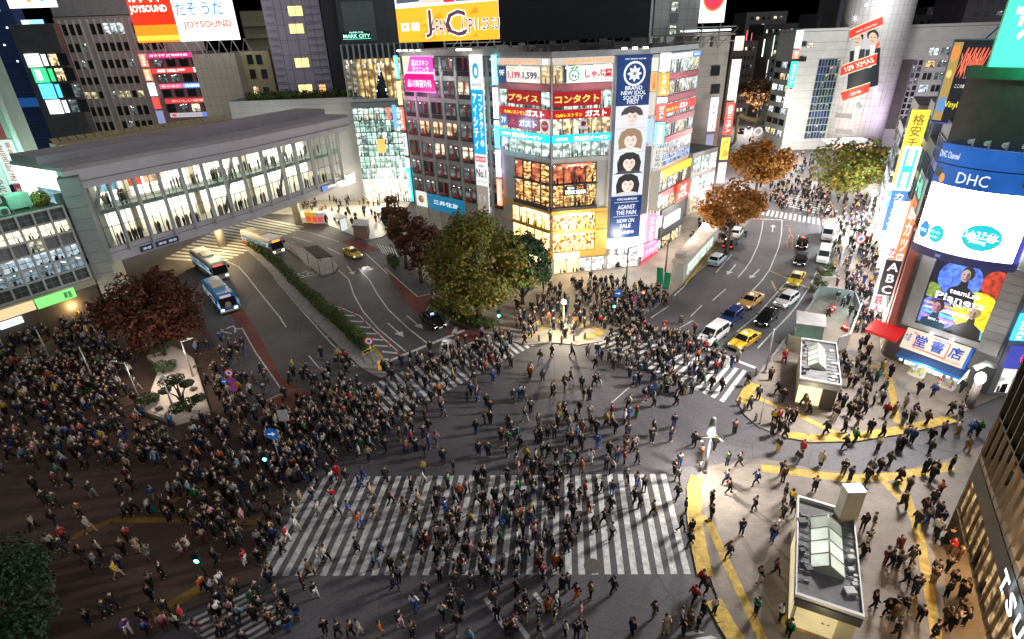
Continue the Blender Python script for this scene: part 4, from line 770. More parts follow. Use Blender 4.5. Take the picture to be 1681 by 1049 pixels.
bars(F, b, 'panel_joint', mat((.04, .045, .05), .6), [(w * k, w * k + .08, 26, zt) for k in (.15, .3, .45, .6, .75, .9)] + [(0, w, z, z + .08) for z in (34, 38, 42)], .0, .03)
bars(F, b, 'pale_panel', mat((.15, .19, .18), .6), [(w * .08, w * .58, F.uz(600, 68)[1], F.uz(600, 2)[1])], .03, .15)
sign(F, F.rect((562, 52), (610, 64)), mat((.04, .07, .06), .5), [('MARK CITY', .5, .42, .95, .42, (.35, 1, .75), dict(s=2.2)), ('SHIBUYA', .5, .85, .5, .2, (.35, 1, .75), dict(s=1.8)), ('', .5, .08, 1, .06, (.2, .9, .6), dict(shape='rect', s=1.5))], 'small green lit name sign on the dark hall', s=2, o=.2)
# glass hall with fins (in front of it)
F, w, zt, b = slab('glass_hall', 'tall glass hall with pale vertical fins and a lit christmas tree inside', 'building', 566, 690, 71, 128, mat((.10, .12, .12), .4, 0, .1, .6), (1, -.02, 0), 7, py=110, zbase=0)
zb_, zm = F.uz(620, 164)[1], F.uz(620, 96)[1]
for i in range(13): pane(F, b, w * i / 13 + .12, w * (i + 1) / 13 - .12, zb_, zm, .05, room((1., .7, .28), .8, .08, (.22, .12, .03), .7) if 1 < i < 12 else room((.7, .6, .4), .4), None); pane(F, b, w * i / 13 + .12, w * (i + 1) / 13 - .12, zm + .1, zt - .3, .05, mat((.05, .06, .07), .1), None)
bars(F, b, 'fin', mat((.42, .48, .47), .4, 0, .05, 1), [(w * i / 13 - .1, w * i / 13 + .1, zb_ - .5, zt) for i in range(14)], .05, .9)
t = thing('christmas_tree', 'dark christmas tree with tiny lights seen inside the glass hall', 'tree', F.p(w * .5, zb_, .3)); mb = MB(); mb.tube([F.p(w * .46, zb_, .35), F.p(w * .46, zb_ + 7, .35)], [1.5, .1], 10); mb.build('foliage', mat((.03, .05, .05), .9), t); mb = MB()
for i in range(26): q = r.random(); mb.blob(F.p(w * .46 + r.uniform(-1, 1) * 1.5 * (1 - q), zb_ + 7 * q, .9), .12, 0, 5, 4)
mb.build('light', lit((.7, .75, 1), 4.), t)
# terrace wall with bushes
F, w, zt, b = slab('terrace', 'grey concrete terrace wall between the bridge roof and the purple tower', 'wall', 378, 598, 163, 127, mat((.40, .40, .43), .8, 0, .06, .4), (1, .0, 0), 9, py=180)
bars(F, b, 'joint', mat((.24, .24, .27), .8), [(0, w, z, z + .05) for z in (zt - 1.2, zt - 2.4, zt - 3.6, zt - 4.8)], 0, .02)
TER = (F, w, zt)
# glass mall
GM = G(672, 332); FM = Face(along(GM, V3((1, 0, 0)), 8, 592), V3((1, .0, 0))); wm = (along(GM, V3((1, 0, 0)), 8, 668) - FM.P).length
zt = FM.uz(630, 176)[1]
b = block('glass_mall', 'bright glass fronted station mall at the right end of the bridge', 'building', [FM.p(0, 0), FM.p(wm, 0), FM.p(wm, 0, -10), FM.p(0, 0, -10)], 0, zt + 1, mat((.42, .48, .47), .5, 0, .08, .8), par=.6)
GLM = room((.66, .92, .78), .8, .3, (.3, .5, .42), .5)
grid(FM, b, .1, wm - .1, 9, 5.4, zt, 6, .97, .97, pickr(50, GLM, GLM, room((.85, 1., .88), 1., .4), room((.5, .78, .74), .6)), .06, mat((.12, .2, .19), .4, .3), 1, 2, .12)
grid(FM, b, .1, wm - .1, 5, .2, 5.2, 1, .97, .98, lambda i, j: room((1., .95, .8), 1.1, .4, (.6, .5, .35), .9), .05, FR_G, 1, 1, .1, 'shop_window')
bars(FM, b, 'top_glass', mat((.2, .25, .27), .3), [(0, wm, zt + .1, zt + 1)], .03, .2)
mb = MB(); text_into(mb, 'MARK CITY', FM.p(wm * .37, FM.uz(620, 198)[1], .3), FM.d, UP, 1.2, 5.2, bold=.02); mb.build('lettering', mat((.12, .16, .15), .5), b)
mb = MB(); text_into(mb, 'SHIBUYA', FM.p(wm * .36, FM.uz(620, 190)[1], .3), FM.d, UP, .7, 2.5, bold=.02); mb.build('lettering', lit((.9, .35, .2), .8), b)
for i, (xa, ya, xb, yb, c) in enumerate(((634, 176, 642, 196, (.85, .2, .15)), (643, 172, 654, 210, (.2, .5, .9)), (618, 228, 634, 250, (.95, .5, .12)), (646, 262, 652, 308, (.95, .95, .98)), (654, 262, 664, 300, (.85, .9, .9)))):
    sign(FM, FM.rect((xa, ya), (xb, yb)), lit(c, 1.1), [], ('red banner', 'blue banner', 'orange display', 'white hanging banner', 'pale hanging banner')[i] + ' behind the glass of the station mall', s=1.1, o=.15)
lamp_or_fill(FM.p(wm * .4, 5, 6), 2400, (1., .95, .78), 1.5); lamp_or_fill(FM.p(-7, 5, 8), 2600, (1., .9, .66), 1.5)

# ---------------------------------------------------------------- station bridge
BP = [G(160, 440, 6), G(272, 404, 6), G(420, 359, 6), G(584, 299, 6)]
FBs = [face_w(BP[i], BP[i + 1]) for i in range(3)]; LB = [(BP[i + 1] - BP[i]).length for i in range(3)]
br = thing('station_bridge', 'long grey covered station bridge with a glazed two level concourse', 'bridge', (BP[1].x, BP[1].y, 6))
zs, zt_, ze = 8.0, FBs[1].uz(420, 250)[1], FBs[1].uz(420, 224)[1]
WALLB = mat((.56, .55, .58), .7, 0, .07, .4); INT = mat((.75, .7, .52), .6, 0, .08, .6); wall_lit = lit((.97, .98, .82), 2.2, .25, .35)  # wall_lit: glow put into the back wall, imitating a lit concourse
def run(name, m, z0, z1, o0, o1, ends=(0, 0)):
    mb = MB()
    # bevelled poly-line ribbon with a constant offset
    for i in range(3):
        a0, b0, a1, b1 = [jn(k, o) for k, o in ((i, o0), (i + 1, o0), (i, o1), (i + 1, o1))]
        mb.hexa([(a1.x, a1.y, z0), (b1.x, b1.y, z0), (b0.x, b0.y, z0), (a0.x, a0.y, z0), (a1.x, a1.y, z1), (b1.x, b1.y, z1), (b0.x, b0.y, z1), (a0.x, a0.y, z1)])
    return mb.build(name, m, br)
def jn(k, o):
    if k == 0: n = FBs[0].n
    elif k == 3: n = FBs[2].n
    else:
        n = (FBs[k - 1].n + FBs[k].n).normalized(); n = n / n.dot(FBs[k].n)
    return BP[k] + n * o - UP * 6
run('girder', WALLB, 6, 7.4, -.6, 0); run('sill', WALLB, 7.4, zs, -.6, -.05); run('deck', mat((.3, .3, .3), .8), 6.3, 7.5, -13, -.62); run('fascia', WALLB, zt_, ze, -.9, .7)
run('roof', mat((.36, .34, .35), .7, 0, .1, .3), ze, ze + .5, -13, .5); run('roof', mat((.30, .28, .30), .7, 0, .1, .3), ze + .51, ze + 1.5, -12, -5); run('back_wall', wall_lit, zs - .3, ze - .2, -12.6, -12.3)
zmid = (zs + zt_) / 2; run('balcony_slab', mat((.22, .30, .29), .5, 0, .1, .6), zmid - .25, zmid + .35, -7, -2.6); run('ceiling', lit((1., .95, .75), 1.6), zt_ - .1, zt_ - .05, -12.2, -1)
run('handrail', mat((.3, .4, .4), .3), zmid + .8, zmid + .9, -2.72, -2.62); run('walking_floor', mat((.72, .66, .5), .4), 7.51, 7.62, -12.2, -.65)
run('eave_line', mat((.24, .23, .25), .7), zt_ + .9, zt_ + 1.05, .7, .78); run('girder_line', mat((.25, .25, .28), .7), 7.3, 7.4, 0, .04)
GB = mat((.2, .22, .22), .3, .5)
px = [156, 199, 237, 275, 309, 342, 372, 402, 435, 464, 487, 512, 540, 556]
def seg_u(x):
    y = 440 - (x - 160) * .333 - 60
    for i in range(3):
        u = FBs[i].uz(x, y)[0]
        if u <= LB[i] or i == 2: return i, u
cols = [seg_u(x) for x in px]
for i, u in cols:
    mb = MB(); FBs[i].box(mb, u - .16, u + .16, 7.2, zt_ + .3, -.04, .5); mb.build('pilaster', mat((.5, .53, .55), .6, 0, .06, 1), br)
for k in range(13):
    (i, a), (j, b_) = cols[k], cols[k + 1]
    mb = MB()
    pa, pb = FBs[i].p(a, 0, -.25), FBs[j].p(b_, 0, -.25); fx_ = face_w(pa, pb); L_ = (pb - pa).length
    for q in range(4): fx_.box(mb, L_ * q / 3 - .04, L_ * q / 3 + .04, zs, zt_, -.06, .06)
    for z in (zs + .03, zs + (zt_ - zs) * .33, zmid + .35, zs + (zt_ - zs) * .8): fx_.box(mb, 0, L_, z, z + .07, -.05, .05)
    mb.build('window_frame', GB, br)
    if k in (0, 1, 2, 3, 4): mb = MB(); fx_.box(mb, .2, L_ - .2, zmid + .8, zt_ - .4, -11.8, -11.6); mb.build('mural', lit(((.2, .4, .5), (.9, .3, .15), (.25, .55, .7), (.9, .12, .06), (.8, .5, .3))[k], .8, .8, .9), br)
    if k in (2, 5, 8, 11): mb = MB(); mb.tube([fx_.p(L_ * .5, 7.5, -6), fx_.p(L_ * .5, zt_, -6)], .45, 10); mb.build('column', mat((.7, .66, .5), .5), br)
    if k in (0, 6, 9): mb = MB(); mb.tube([fx_.p(0, zs, -1.6), fx_.p(L_, zt_, -1.6)], .28, 6); mb.build('brace', mat((.3, .33, .33), .5), br)
mb = MB(); a, b_ = BP[0] - UP * 6, FBs[0].p(cols[0][1] - .2, 0); Fp = FBs[0]; q = cols[0][1]
Fp.box(mb, -1.5, q - .25, 7.72, zs + (zt_ - zs) * .62, -.5, .02); mb.build('panel_wall', WALLB, br)
mb = MB()
for i in range(4): Fp.box(mb, -1.5, q - .25, 7.8 + i * 1.4, 7.86 + i * 1.4, .02, .05)
for i in range(3): Fp.box(mb, q * i / 3, q * i / 3 + .06, 7.7, zs + (zt_ - zs) * .62, .02, .06)
mb.build('panel_joint', mat((.25, .25, .28), .7), br)
mb = MB(); Fp.box(mb, -1.5, q - .25, zs + (zt_ - zs) * .62, zt_, -.3, -.05); mb.build('end_glazing', mat((.2, .26, .27), .2), br)
# skylight strip on the roof
mb = MB(); pts = [G(92, 238, ze + 1.6), G(380, 196, ze + 1.6)]; fx_ = face_w(*pts); L_ = (pts[1] - pts[0]).length; n_ = 24
fx_.box(mb, 0, L_, ze + .6, ze + 1.7, -2.2, 0); mb.build('skylight_base', mat((.3, .26, .18), .7), br)
for i in range(n_):
    mb = MB(); mb.add([fx_.p(L_ * i / n_ + .08, ze + 1.2, .1), fx_.p(L_ * (i + 1) / n_ - .08, ze + 1.2, .1), fx_.p(L_ * (i + 1) / n_ - .08, ze + 2.3, -2.), fx_.p(L_ * i / n_ + .08, ze + 2.3, -2.)], [(0, 1, 2, 3)]); mb.build('skylight_pane', mat((.36, .30, .16), .4, 0, .2, .6), br)
bars(fx_, br, 'skylight_lamp', lit((1., .8, .4), 1.2), [(L_ * i / n_ + .3, L_ * (i + 1) / n_ - .3, ze + 1.2, ze + 1.42) for i in range(n_)], .08, .16)
for x, y in ((365, 404), (490, 366)): g_ = G(x, y); mb = MB(); mb.tube([(g_.x, g_.y, 0), (g_.x, g_.y, 6.2)], .75, 14); mb.build('pier', mat((.5, .46, .4), .7, 0, .1, .6), br)
for i, (x, y, w_) in enumerate(((218, 412, 16), (244, 404, 12), (261, 399, 12))):
    s_, u = seg_u(x); F = FBs[s_]; sign(F, (u - .4, u + 1.4, 6.25, 7.05), mat((.03, .05, .14), .4), [('渋谷', .5, .5, .7, .5, (.7, .75, .9))], 'dark blue direction plate on the bridge girder, %s of three' % ('leftmost', 'middle', 'rightmost')[i], s=.8, o=.05, group='plates on the bridge girder')
s_, u = seg_u(537); F = FBs[2]; u = F.uz(528, 314)[0]; e_u = F.uz(566, 303)[0]
sign(F, (u, e_u, 6.5, 7.5), mat((.12, .13, .15), .4), [('', .1, .5, .18, .8, (.05, .15, .8), dict(shape='rect', s=1.5)), ('京王井の頭線', .4, .5, .34, .55, (.9, .92, 1), dict(s=1.5)), ('渋谷駅', .82, .5, .3, .8, (1, 1, 1), dict(s=1.8, bold=.04))], 'white lettered station name board at the right end of the bridge', 'station_sign', s=1.5, o=.05)
# people on the bridge: many small silhouettes at two levels
mb = MB(); r = random.Random(12)
for k in range(150):
    i, u = seg_u(r.uniform(165, 560)); lvl = r.random() < .55; F = FBs[i]; o = -r.uniform(.9, 2.3) if lvl else -r.uniform(3, 6.6); z = 7.62 if lvl else zmid + .35; c = F.p(u, z, o); m = r.randrange(3)
    mb.tube([c, c + UP * .8, c + UP * 1.35, c + UP * 1.5], [.13, .17, .2, .09], 6, m); mb.blob(c + UP * 1.62, .12, 3, 6, 5)
tag(mb.build('crowd', [mat((.03, .03, .035), .9), mat((.09, .08, .08), .9), mat((.3, .28, .26), .9), mat((.25, .16, .12), .8)]), 'dark figures standing along the glazed concourse of the bridge', 'crowd', None, 'stuff')
lamp_or_fill((BP[1].x * .5 + BP[2].x * .5 - 4, BP[1].y * .5 + BP[2].y * .5 + 6, 5.5), 2600, (1., .75, .38), 1.)
# ---------------------------------------------------------------- lattice fronted station building, left
PL = G(155, 470, 4); PL.z = 0; dl_ = vpdir(1484); FL = Face(PL, dl_)
ztop = FL.uz(107, 337)[1]; cu = FL.uz(107, 337)[0] - FL.uz(82, 343)[0]; NC = 14; zb0 = 5.3
b = block('station_building', 'white lattice fronted station building with square cross barred windows', 'building', [FL.p(-cu * NC - 2, 0, -.3), FL.p(.3, 0, -.3), FL.p(.3, 0, -9), FL.p(-cu * NC - 2, 0, -9)], 0, ztop, mat((.1, .1, .1), .8), mat((.05, .06, .05), .9))
LATT = mat((.5, .5, .48), .7, 0, .06, 1); nr = 6; ch = (ztop - zb0) / nr
XB = mat((.1, .12, .13), .5); XBL = mat((.2, .22, .22), .5)
def lp(i, j):
    k = (i * 7 + j * 13) % 10
    if j == 4: return room((1., .95, .65), 1.0, .7, (.85, .8, .5), .5)
    if j in (2,): return room((.6, .78, .9), .6, .4, (.35, .45, .5), .9)
    if j == 3: return XBL if k < 4 or i < 11 else room((.8, .8, .55), .6)
    if j == 1: return room((.4, .52, .62), .4, .4, (.2, .28, .3), .9)
    return mat((.09, .11, .12), .2, 0, .3, 1.2)
u_r = FL.uz(107, 337)[0] * 0
for j in range(nr):
    for i in range(NC):
        u = -cu * (NC - i); pane(FL, b, u + .16, u + cu - .04, zb0 + ch * j + .1, zb0 + ch * (j + 1) - .12, -.2, lp(i, j), XB if j in (1, 2, 4) else XBL, 2, 2, .07, fd=.06)
bars(FL, b, 'lattice', LATT, [(-cu * i - .06, -cu * i + .16, zb0, ztop) for i in range(NC + 1)], -.28, .12)
bars(FL, b, 'lattice_rail', LATT, [(-cu * NC, .16, zb0 + ch * j - .1, zb0 + ch * j + .1) for j in range(nr + 1)], -.27, .10)
bars(FL, b, 'soffit', mat((.42, .40, .32), .7), [(-cu * NC, .2, 4.3, 5.15)], -.28, .35)
bars(FL, b, 'lower_front', mat((.08, .07, .06), .8), [(-cu * NC, .2, .1, 4.25)], -.28, -.1)
def seg_sign(xa, xb, ya, yb, c, s, label, tx=(), o=.4): u0_, u1_ = FL.uz(xa, ya, o)[0], FL.uz(xb, yb, o)[0]; return u0_, u1_
u0, u1 = FL.uz(58, 500)[0], FL.uz(121, 480)[0]
sign(FL, (u0, u1, 3.6, 4.9), lit((.25, .85, .22), 1.1), [('東急', .8, .5, .22, .7, (.02, .2, .12), dict(s=.2, bold=.05))], 'green lit fascia under the white lattice front', s=1.1, o=.4)
sign(FL, (FL.uz(-30, 530)[0], u0 - .2, 3.7, 4.9), lit((.9, .72, .38), .9), [], 'yellow lit fascia left of the green one', s=.9, o=.4)
for i, x in enumerate((4, 18, 31)):
    u = FL.uz(x, 533)[0]; sign(FL, (u - .45, u + .45, 2.7, 3.5), lit((.75, .9, 1), 2.2), [('', .5, .5, .7, .5, ((.9, .5, .6), (.4, .6, .9), (.7, .9, .9))[i], dict(shape='rect', s=1.6))], 'small bright poster box under the yellow fascia, %s of three' % ('leftmost', 'middle', 'rightmost')[i], s=2.2, o=.5, group='poster boxes under the fascia')
# food kiosk at the foot
KK = Face(G(78, 540), dl_)
t = thing('food_kiosk', 'golden lit food kiosk beside the red maple', 'kiosk', KK.p(2, 0)); ku = KK.uz(158, 505)[0]
mb = MB(); KK.box(mb, 0, ku, 0.12, 2.9, -2.5, 0); mb.build('wall', mat((.12, .08, .05), .8), t)
mb = MB(); KK.box(mb, -.1, ku, 1.9, 2.8, 0, .3); mb.build('lit_front', lit((1., .55, .08), 1.5, .6, 1.6), t)
mb = MB(); KK.box(mb, -.3, ku + .2, 2.91, 3.05, -2.7, .6); mb.build('roof', mat((.07, .06, .06), .8), t)
for i in range(3): u = ku * (.28 + .27 * i); sign(KK, (u - .55, u + .55, .9, 1.75), lit((.95, .92, .88), 1.6), [('', .5, .5, .35, .4, (.9, .25, .5), dict(shape='disc', s=1.))], 'white poster panel with a pink mark on the golden kiosk, %s' % ('leftmost', 'middle', 'rightmost')[i], s=1.6, o=.35, group='posters on the golden kiosk')
lamp_or_fill(KK.p(ku * .5, 2.4, 2), 380, (1., .65, .25), .5)
# roof plant on the lattice building, lit green
rz = ztop + .1
t = thing('roof_tank', 'green lit tank box on the roof of the lattice building', 'tank', FL.p(-3.2, rz, -2)); mb = MB(); FL.box(mb, -4.6, -2.2, rz + .3, rz + 2., -3.6, -1.8); mb.build('box', mat((.25, .45, .38), .5, 0, .1, 1), t, .06)
mb = MB()
for u in (-4.4, -2.6): FL.box(mb, u, u + .15, rz, rz + .3, -3.4, -2)
mb.build('feet', STEEL, t)
t = thing('roof_bush', 'yellow green bush in a planter on the roof corner', 'plant', FL.p(-1, rz, -2)); BUSHES = [(t, FL.p(-1.2, rz + .9, -2.2), (1., 1.1, 1.0), 'yellowgreen', 120)]
t = thing('roof_duct', 'zigzag white handrail on the roof of the lattice building', 'railing', FL.p(-6, rz, -1.5)); mb = MB(); mb.tube([FL.p(-8.6, rz + 2.2, -2), FL.p(-6.2, rz + 1.9, -2), FL.p(-7.2, rz + .2, -2), FL.p(-9, rz + .1, -2)], .08); mb.build('rail', WHITEP, t)
t = thing('roof_machine', 'small green lit fan unit near the roof edge', 'equipment', FL.p(-5.4, rz, -1.2)); mb = MB(); FL.box(mb, -6., -4.9, rz, rz + .9, -2., -1.); mb.build('box', mat((.3, .5, .42), .5, 0, .1, 1), t, .05); mb = MB(); mb.disc(FL.p(-5.45, rz + .45, -.98), FL.d, UP, .36); mb.build('fan', mat((.05, .08, .07), .6), t)
lamp_or_fill(FL.p(-4.2, rz + 4, -.2), 420, (.3, 1., .65), .4)
# green white billboard tower on that roof
FT = plane_at(-40, 300, 82, (1, .28, 0)); FT = Face(FT.p(0, 0), FT.d); wt = FT.uz(62, 300)[0]
b = block('billboard_tower', 'pale green lit billboard tower with white and dark red panels at the left edge', 'billboard', [FT.p(0, 0), FT.p(wt, 0), FT.p(wt, 0, -4), FT.p(0, 0, -4)], ztop + .2, 34, mat((.38, .5, .45), .6, 0, .1, .6))
zq = lambda y: FT.uz(30, y)[1]
u0, u1 = FT.uz(17, 300)[0], FT.uz(50, 300)[0]
sign(FT, (u0, u1, zq(300), zq(228)), lit((.72, .85, .78), .8), [('東急グループ', .72, .5, .3, .9, (.6, .1, .12), dict(vertical=True, s=.5)), ('全国配送', .3, .5, .3, .9, (.6, .1, .12), dict(vertical=True, s=.5))], 'pale panel with dark red vertical lettering on the billboard tower', s=.8)
sign(FT, (u0 + .3, u1 + .3, zq(338), zq(302)), lit((.3, .06, .07), .5), [('営業時間', .5, .72, .8, .2, (.8, .7, .65)), ('年中無休', .5, .4, .8, .2, (.8, .7, .65)), ('予約受付', .5, .14, .8, .14, (.8, .7, .65))], 'dark red panel at the foot of the billboard tower', s=.6)
sign(FT, (u0 - 2.6, u0 - .3, zq(345), zq(258)), lit((.6, .8, .72), .7), [('ご案内', .5, .5, .7, .8, (.3, .4, .4), dict(vertical=True, s=.3))], 'pale green panel left of the dark red one', s=.7)
sign(FT, (u0 - 2., u1 - .5, zq(226), zq(170)), lit((.3, .08, .08), .5), [('案', .5, .2, .4, .3, (.85, .8, .75))], 'dark red panel high on the billboard tower', s=.5)
mb = MB()
for u in (u1 + .5, wt - .15): mb.tube([FT.p(u, ztop, .3), FT.p(u, 34, .3)], .22, 6)
mb.build('post', mat((.6, .7, .66), .5), b)
lamp_or_fill(FT.p(wt * .8, ztop + 3, 4), 700, (.4, 1., .72), .5)
# narrow grey corner tower between lattice and bridge
F = Face(FL.p(.5, 0), V3((1, .5, 0))); b = block('stair_tower', 'narrow grey stair tower between the lattice front and the bridge', 'building', [F.p(0, 0), F.p(2.2, 0), F.p(2.2, 0, -8), F.p(0, 0, -8)], 0, ztop + 3.2, mat((.32, .36, .36), .7, 0, .06, .6))
bars(F, b, 'joint', mat((.2, .22, .24), .7), [(0, 2.2, 4 + 1.5 * i, 4.06 + 1.5 * i) for i in range(9)], 0, .03)

# ---------------------------------------------------------------- right hand side: curved screen building and book shop
Q1, Q2 = G(1480, 600), G(1585, 640); FD = face_w(Q1, Q2); WD = 5.6
b = block('screen_building', 'corner building with the giant curved advertising screen above a book shop', 'building', [FD.p(-2.0, 0, -.4), FD.p(7.2, 0, -.4), FD.p(9, 0, -12), FD.p(0, 0, -12)], 0, 28.5, mat((.16, .16, .165), .7, 0, .12, .6))
bars(FD, b, 'stone_frame', mat((.34, .33, .33), .7, 0, .1, .8), [(-1.2, -.1, 5.2, 12.7), (5.45, 7., 4.4, 12.7), (-1.2, 6.8, 4.6, 5.2)], -.38, .15)
mb = MB()
for z in (5.8, 6.6, 7.4, 8.2, 9., 9.8, 10.6, 11.4, 12.2): FD.box(mb, 5.5, 6.95, z, z + .04, .15, .17)
mb.build('stone_joint', mat((.18, .18, .18), .8), b)
# poster wall
t = thing('poster_wall', 'backlit poster of planets and faces with white exhibition lettering under the curved screen', 'poster', FD.p(2.6, 5.4)); P0_ = (0.05, 5.4, 5.35, 6.85)   # u0,z0,w,h
mb = MB(); FD.box(mb, .05, 5.4, 5.35, 12.25, -.2, .02); mb.build('panel', lit((.015, .015, .05), .6), t)
def pq(x, z, k): return FD.p(.05 + x * 5.35, 5.4 + z * 6.85, k)
def pel(name, x, z, rx, rz_, c, s, k, a0=0, a1=2 * PI, var=0.):
    mb = MB(); n = 28; pts = [(x + rx * math.cos(a0 + (a1 - a0) * i / n), z + rz_ * math.sin(a0 + (a1 - a0) * i / n)) for i in range(n)]
    mb.add([pq(min(1, max(0, a)), min(1, max(0, q)), k) for a, q in pts], [tuple(range(n))]); mb.build(name, lit(c, s, var, 2.5), t)
pel('planet', .42, .76, .33, .27, (.08, .18, .75), 1.3, .03, var=.7); pel('planet', .06, .52, .15, .11, (.3, .42, .08), .8, .035, var=.8); pel('planet', .93, .8, .2, .2, (.6, .05, .02), .8, .035, var=.9); pel('planet', .2, .18, .36, .24, (.2, .25, .8), 1.1, .04, var=.9); pel('planet', .8, .36, .34, .3, (.85, .65, .02), 1.2, .045, var=.5); pel('planet', .85, .04, .17, .13, (.2, .6, .6), 1.1, .05, var=.6)
for i, c in enumerate(((.9, .2, .7), (.1, .7, .9), (.9, .9, .95), (.9, .5, .1))): pel('stripe', .3, .12 + .07 * i, .28, .018, c, 1.2, .052 + i * .002)
def figure(x, z, s, hair, skin, coat, k):
    mb = MB(); mb.add([pq(x + a * s, z + q * s, k) for a, q in ((-.26, -.32), (.26, -.32), (.22, -.08), (.07, .0), (.06, .1), (-.05, .1), (-.08, .0), (-.22, -.08))], [tuple(range(8))]); mb.build('coat', lit(coat, .6), t)
    pel('hair', x + .01 * s, z + .21 * s, .105 * s, .11 * s, hair, .6, k + .004); pel('face', x - .02 * s, z + .17 * s, .075 * s, .10 * s, skin, .8, k + .008)
def figure_face(x, z, s, k):
    for dx in (-.05, .01): pel('eye', x + dx * s, z + .185 * s, .014 * s, .008 * s, (.03, .02, .02), .3, k)
    pel('shade', x + .02 * s, z + .16 * s, .03 * s, .07 * s, (.3, .18, .16), .5, k - .001); pel('mouth', x - .025 * s, z + .115 * s, .025 * s, .008 * s, (.35, .08, .08), .5, k)
for q in ((.5, .68, .9, .07), (.24, .14, .85, .08), (.78, .2, .8, .085)): figure_face(*q)
figure(.5, .68, .9, (.02, .02, .025), (.62, .42, .36), (.02, .02, .03), .06); figure(.24, .14, .85, (.05, .03, .03), (.7, .3, .4), (.02, .08, .12), .07); figure(.78, .2, .8, (.5, .38, .12), (.6, .4, .3), (.02, .02, .02), .075)
for q in (('teamLab', .56, .585, .075, .45), ('Planets', .52, .475, .105, .74), ('TOKYO', .56, .395, .04, .36), ('TOYOSU', .55, .27, .055, .36), ('2018 - 2020', .3, .1, .035, .3)):
    mb = MB(); text_into(mb, q[0], pq(q[1], q[2], .1), FD.d, UP, q[3] * 6.85, q[4] * 5.35, bold=.02); mb.build('lettering', lit((1, 1, 1), 2.), t)
# curved screen
def arc_pt(f, z, k=0.):     # f 0..1 along the arc
    a = (f - .5) * 2; u = -2.2 + f * 8.1; return FD.p(u, z, 1.35 * (1 - a * a) + .45 + k)
def arc(mb, f0, f1, z0, z1, k0, k1, n=20, m=0):
    for i in range(n):
        a, c = f0 + (f1 - f0) * i / n, f0 + (f1 - f0) * (i + 1) / n
        mb.hexa([arc_pt(a, z0, k1), arc_pt(c, z0, k1), arc_pt(c, z0, k0), arc_pt(a, z0, k0), arc_pt(a, z1, k1), arc_pt(c, z1, k1), arc_pt(c, z1, k0), arc_pt(a, z1, k0)], m)
t = thing('curved_screen', 'giant white curved video screen with cyan circles below a blue name band', 'video screen', FD.p(2, 12.5))
mb = MB(); arc(mb, 0, 1, 12.6, 13.4, -.6, .25); mb.build('lower_rim', mat((.12, .12, .4), .4, 0, .1, 1), t)
mb = MB(); arc(mb, .01, .965, 13.42, 19.2, -.2, .1, 28); mb.build('display', lit((1., .98, .96), 14.), t)
mb = MB(); arc(mb, .966, 1, 13.42, 19.2, -.3, .22, 3); mb.build('side_rim', lit((.1, .1, .65), .8), t)
mb = MB(); arc(mb, 0, 1, 19.22, 22.6, -.3, .2, 24); mb.build('name_band', lit((.02, .13, .5), .75, .35, .25), t)
mb = MB(); arc(mb, 0, 1, 20.95, 21.05, .2, .24, 24); mb.build('band_line', lit((.01, .04, .15), .3), t)
def arc_shape(name, f, z, rf, rz_, c, s, k):
    mb = MB(); n = 30; mb.add([arc_pt(f, z, k)] + [arc_pt(f + rf * math.cos(2 * PI * i / n), z + rz_ * math.sin(2 * PI * i / n), k) for i in range(n)], [(0, 1 + i, 1 + (i + 1) % n) for i in range(n)]); mb.build(name, lit(c, s), t)
def arc_text(txt, f, z, h, wf, c, s, k, bold=.008):
    mb = MB(); text_into(mb, txt, (0, 0, 0), (1, 0, 0), UP, h, wf, bold=bold); mb.v = [tuple(arc_pt(f + v[0], z + v[2], k)) for v in mb.v]; mb.build('lettering', lit(c, s), t)
CYN = (.02, .62, .68)
arc_shape('graphic', .09, 14.85, .06, .85, (.01, .32, .72), 1., .13); arc_shape('graphic', .24, 14.8, .082, .85, CYN, 1., .13); arc_shape('graphic', .66, 15.3, .17, 1.2, CYN, 1., .13)
arc_text('DHC', .09, 14.8, .3, .07, (.9, 1, 1), 2, .2); arc_text('コラーゲン', .23, 14.95, .3, .11, (.9, 1, 1), 2, .2); arc_text('パウダー', .23, 14.5, .26, .1, (.9, 1, 1), 2, .2)
arc_text('L-システイン', .66, 15.6, .55, .27, (1, 1, 1), 3, .2); arc_text('240mg', .64, 14.9, .45, .15, (1, 1, 1), 3, .2); arc_text('─────', .66, 15.25, .05, .3, (1, 1, 1), 3, .2)
for z, f in ((16.8, .31), (16.4, .36), (16.0, .41)): arc_text('そばかすに、美白', f, z, .26, .2, (.6, .04, .05), .5, .18, .02)
arc_text('DHC', .42, 20.1, .95, .3, (.8, .86, .95), 1.1, .3, .0); arc_text('DHC Channel', .12, 21.8, .55, .22, (.75, .85, 1), 1.2, .3); arc_text('DHC', .34, 13.0, .3, .06, (.4, .5, .9), 1., .35)
arc_shape('graphic', .11, 19.75, .03, .42, (.9, .4, .05), .9, .24)
for f, z in ((.05, 20.2), (.86, 20.3)): mb = MB(); arc(mb, f - .035, f + .035, z - .4, z + .4, .2, .26, 2); mb.build('vent_grille', mat((.25, .3, .32), .5), t)
for i in range(5):
    t2 = thing('floodlight', 'white bracket floodlight on the rim above the blue name band', 'light', arc_pt(.3 + i * .15, 22.6), 0, 'floodlights above the blue band'); mb = MB(); q = arc_pt(.3 + i * .15, 22.6, -.1); mb.tube([q, q + UP * .7, q + UP * .7 + FD.n * .8], .08, 5); mb.build('arm', WHITEP, t2); mb = MB(); e2 = q + UP * .62 + FD.n * .8; mb.blob(e2, .2, 0, 6, 5); mb.build('head', WHITEP, t2)
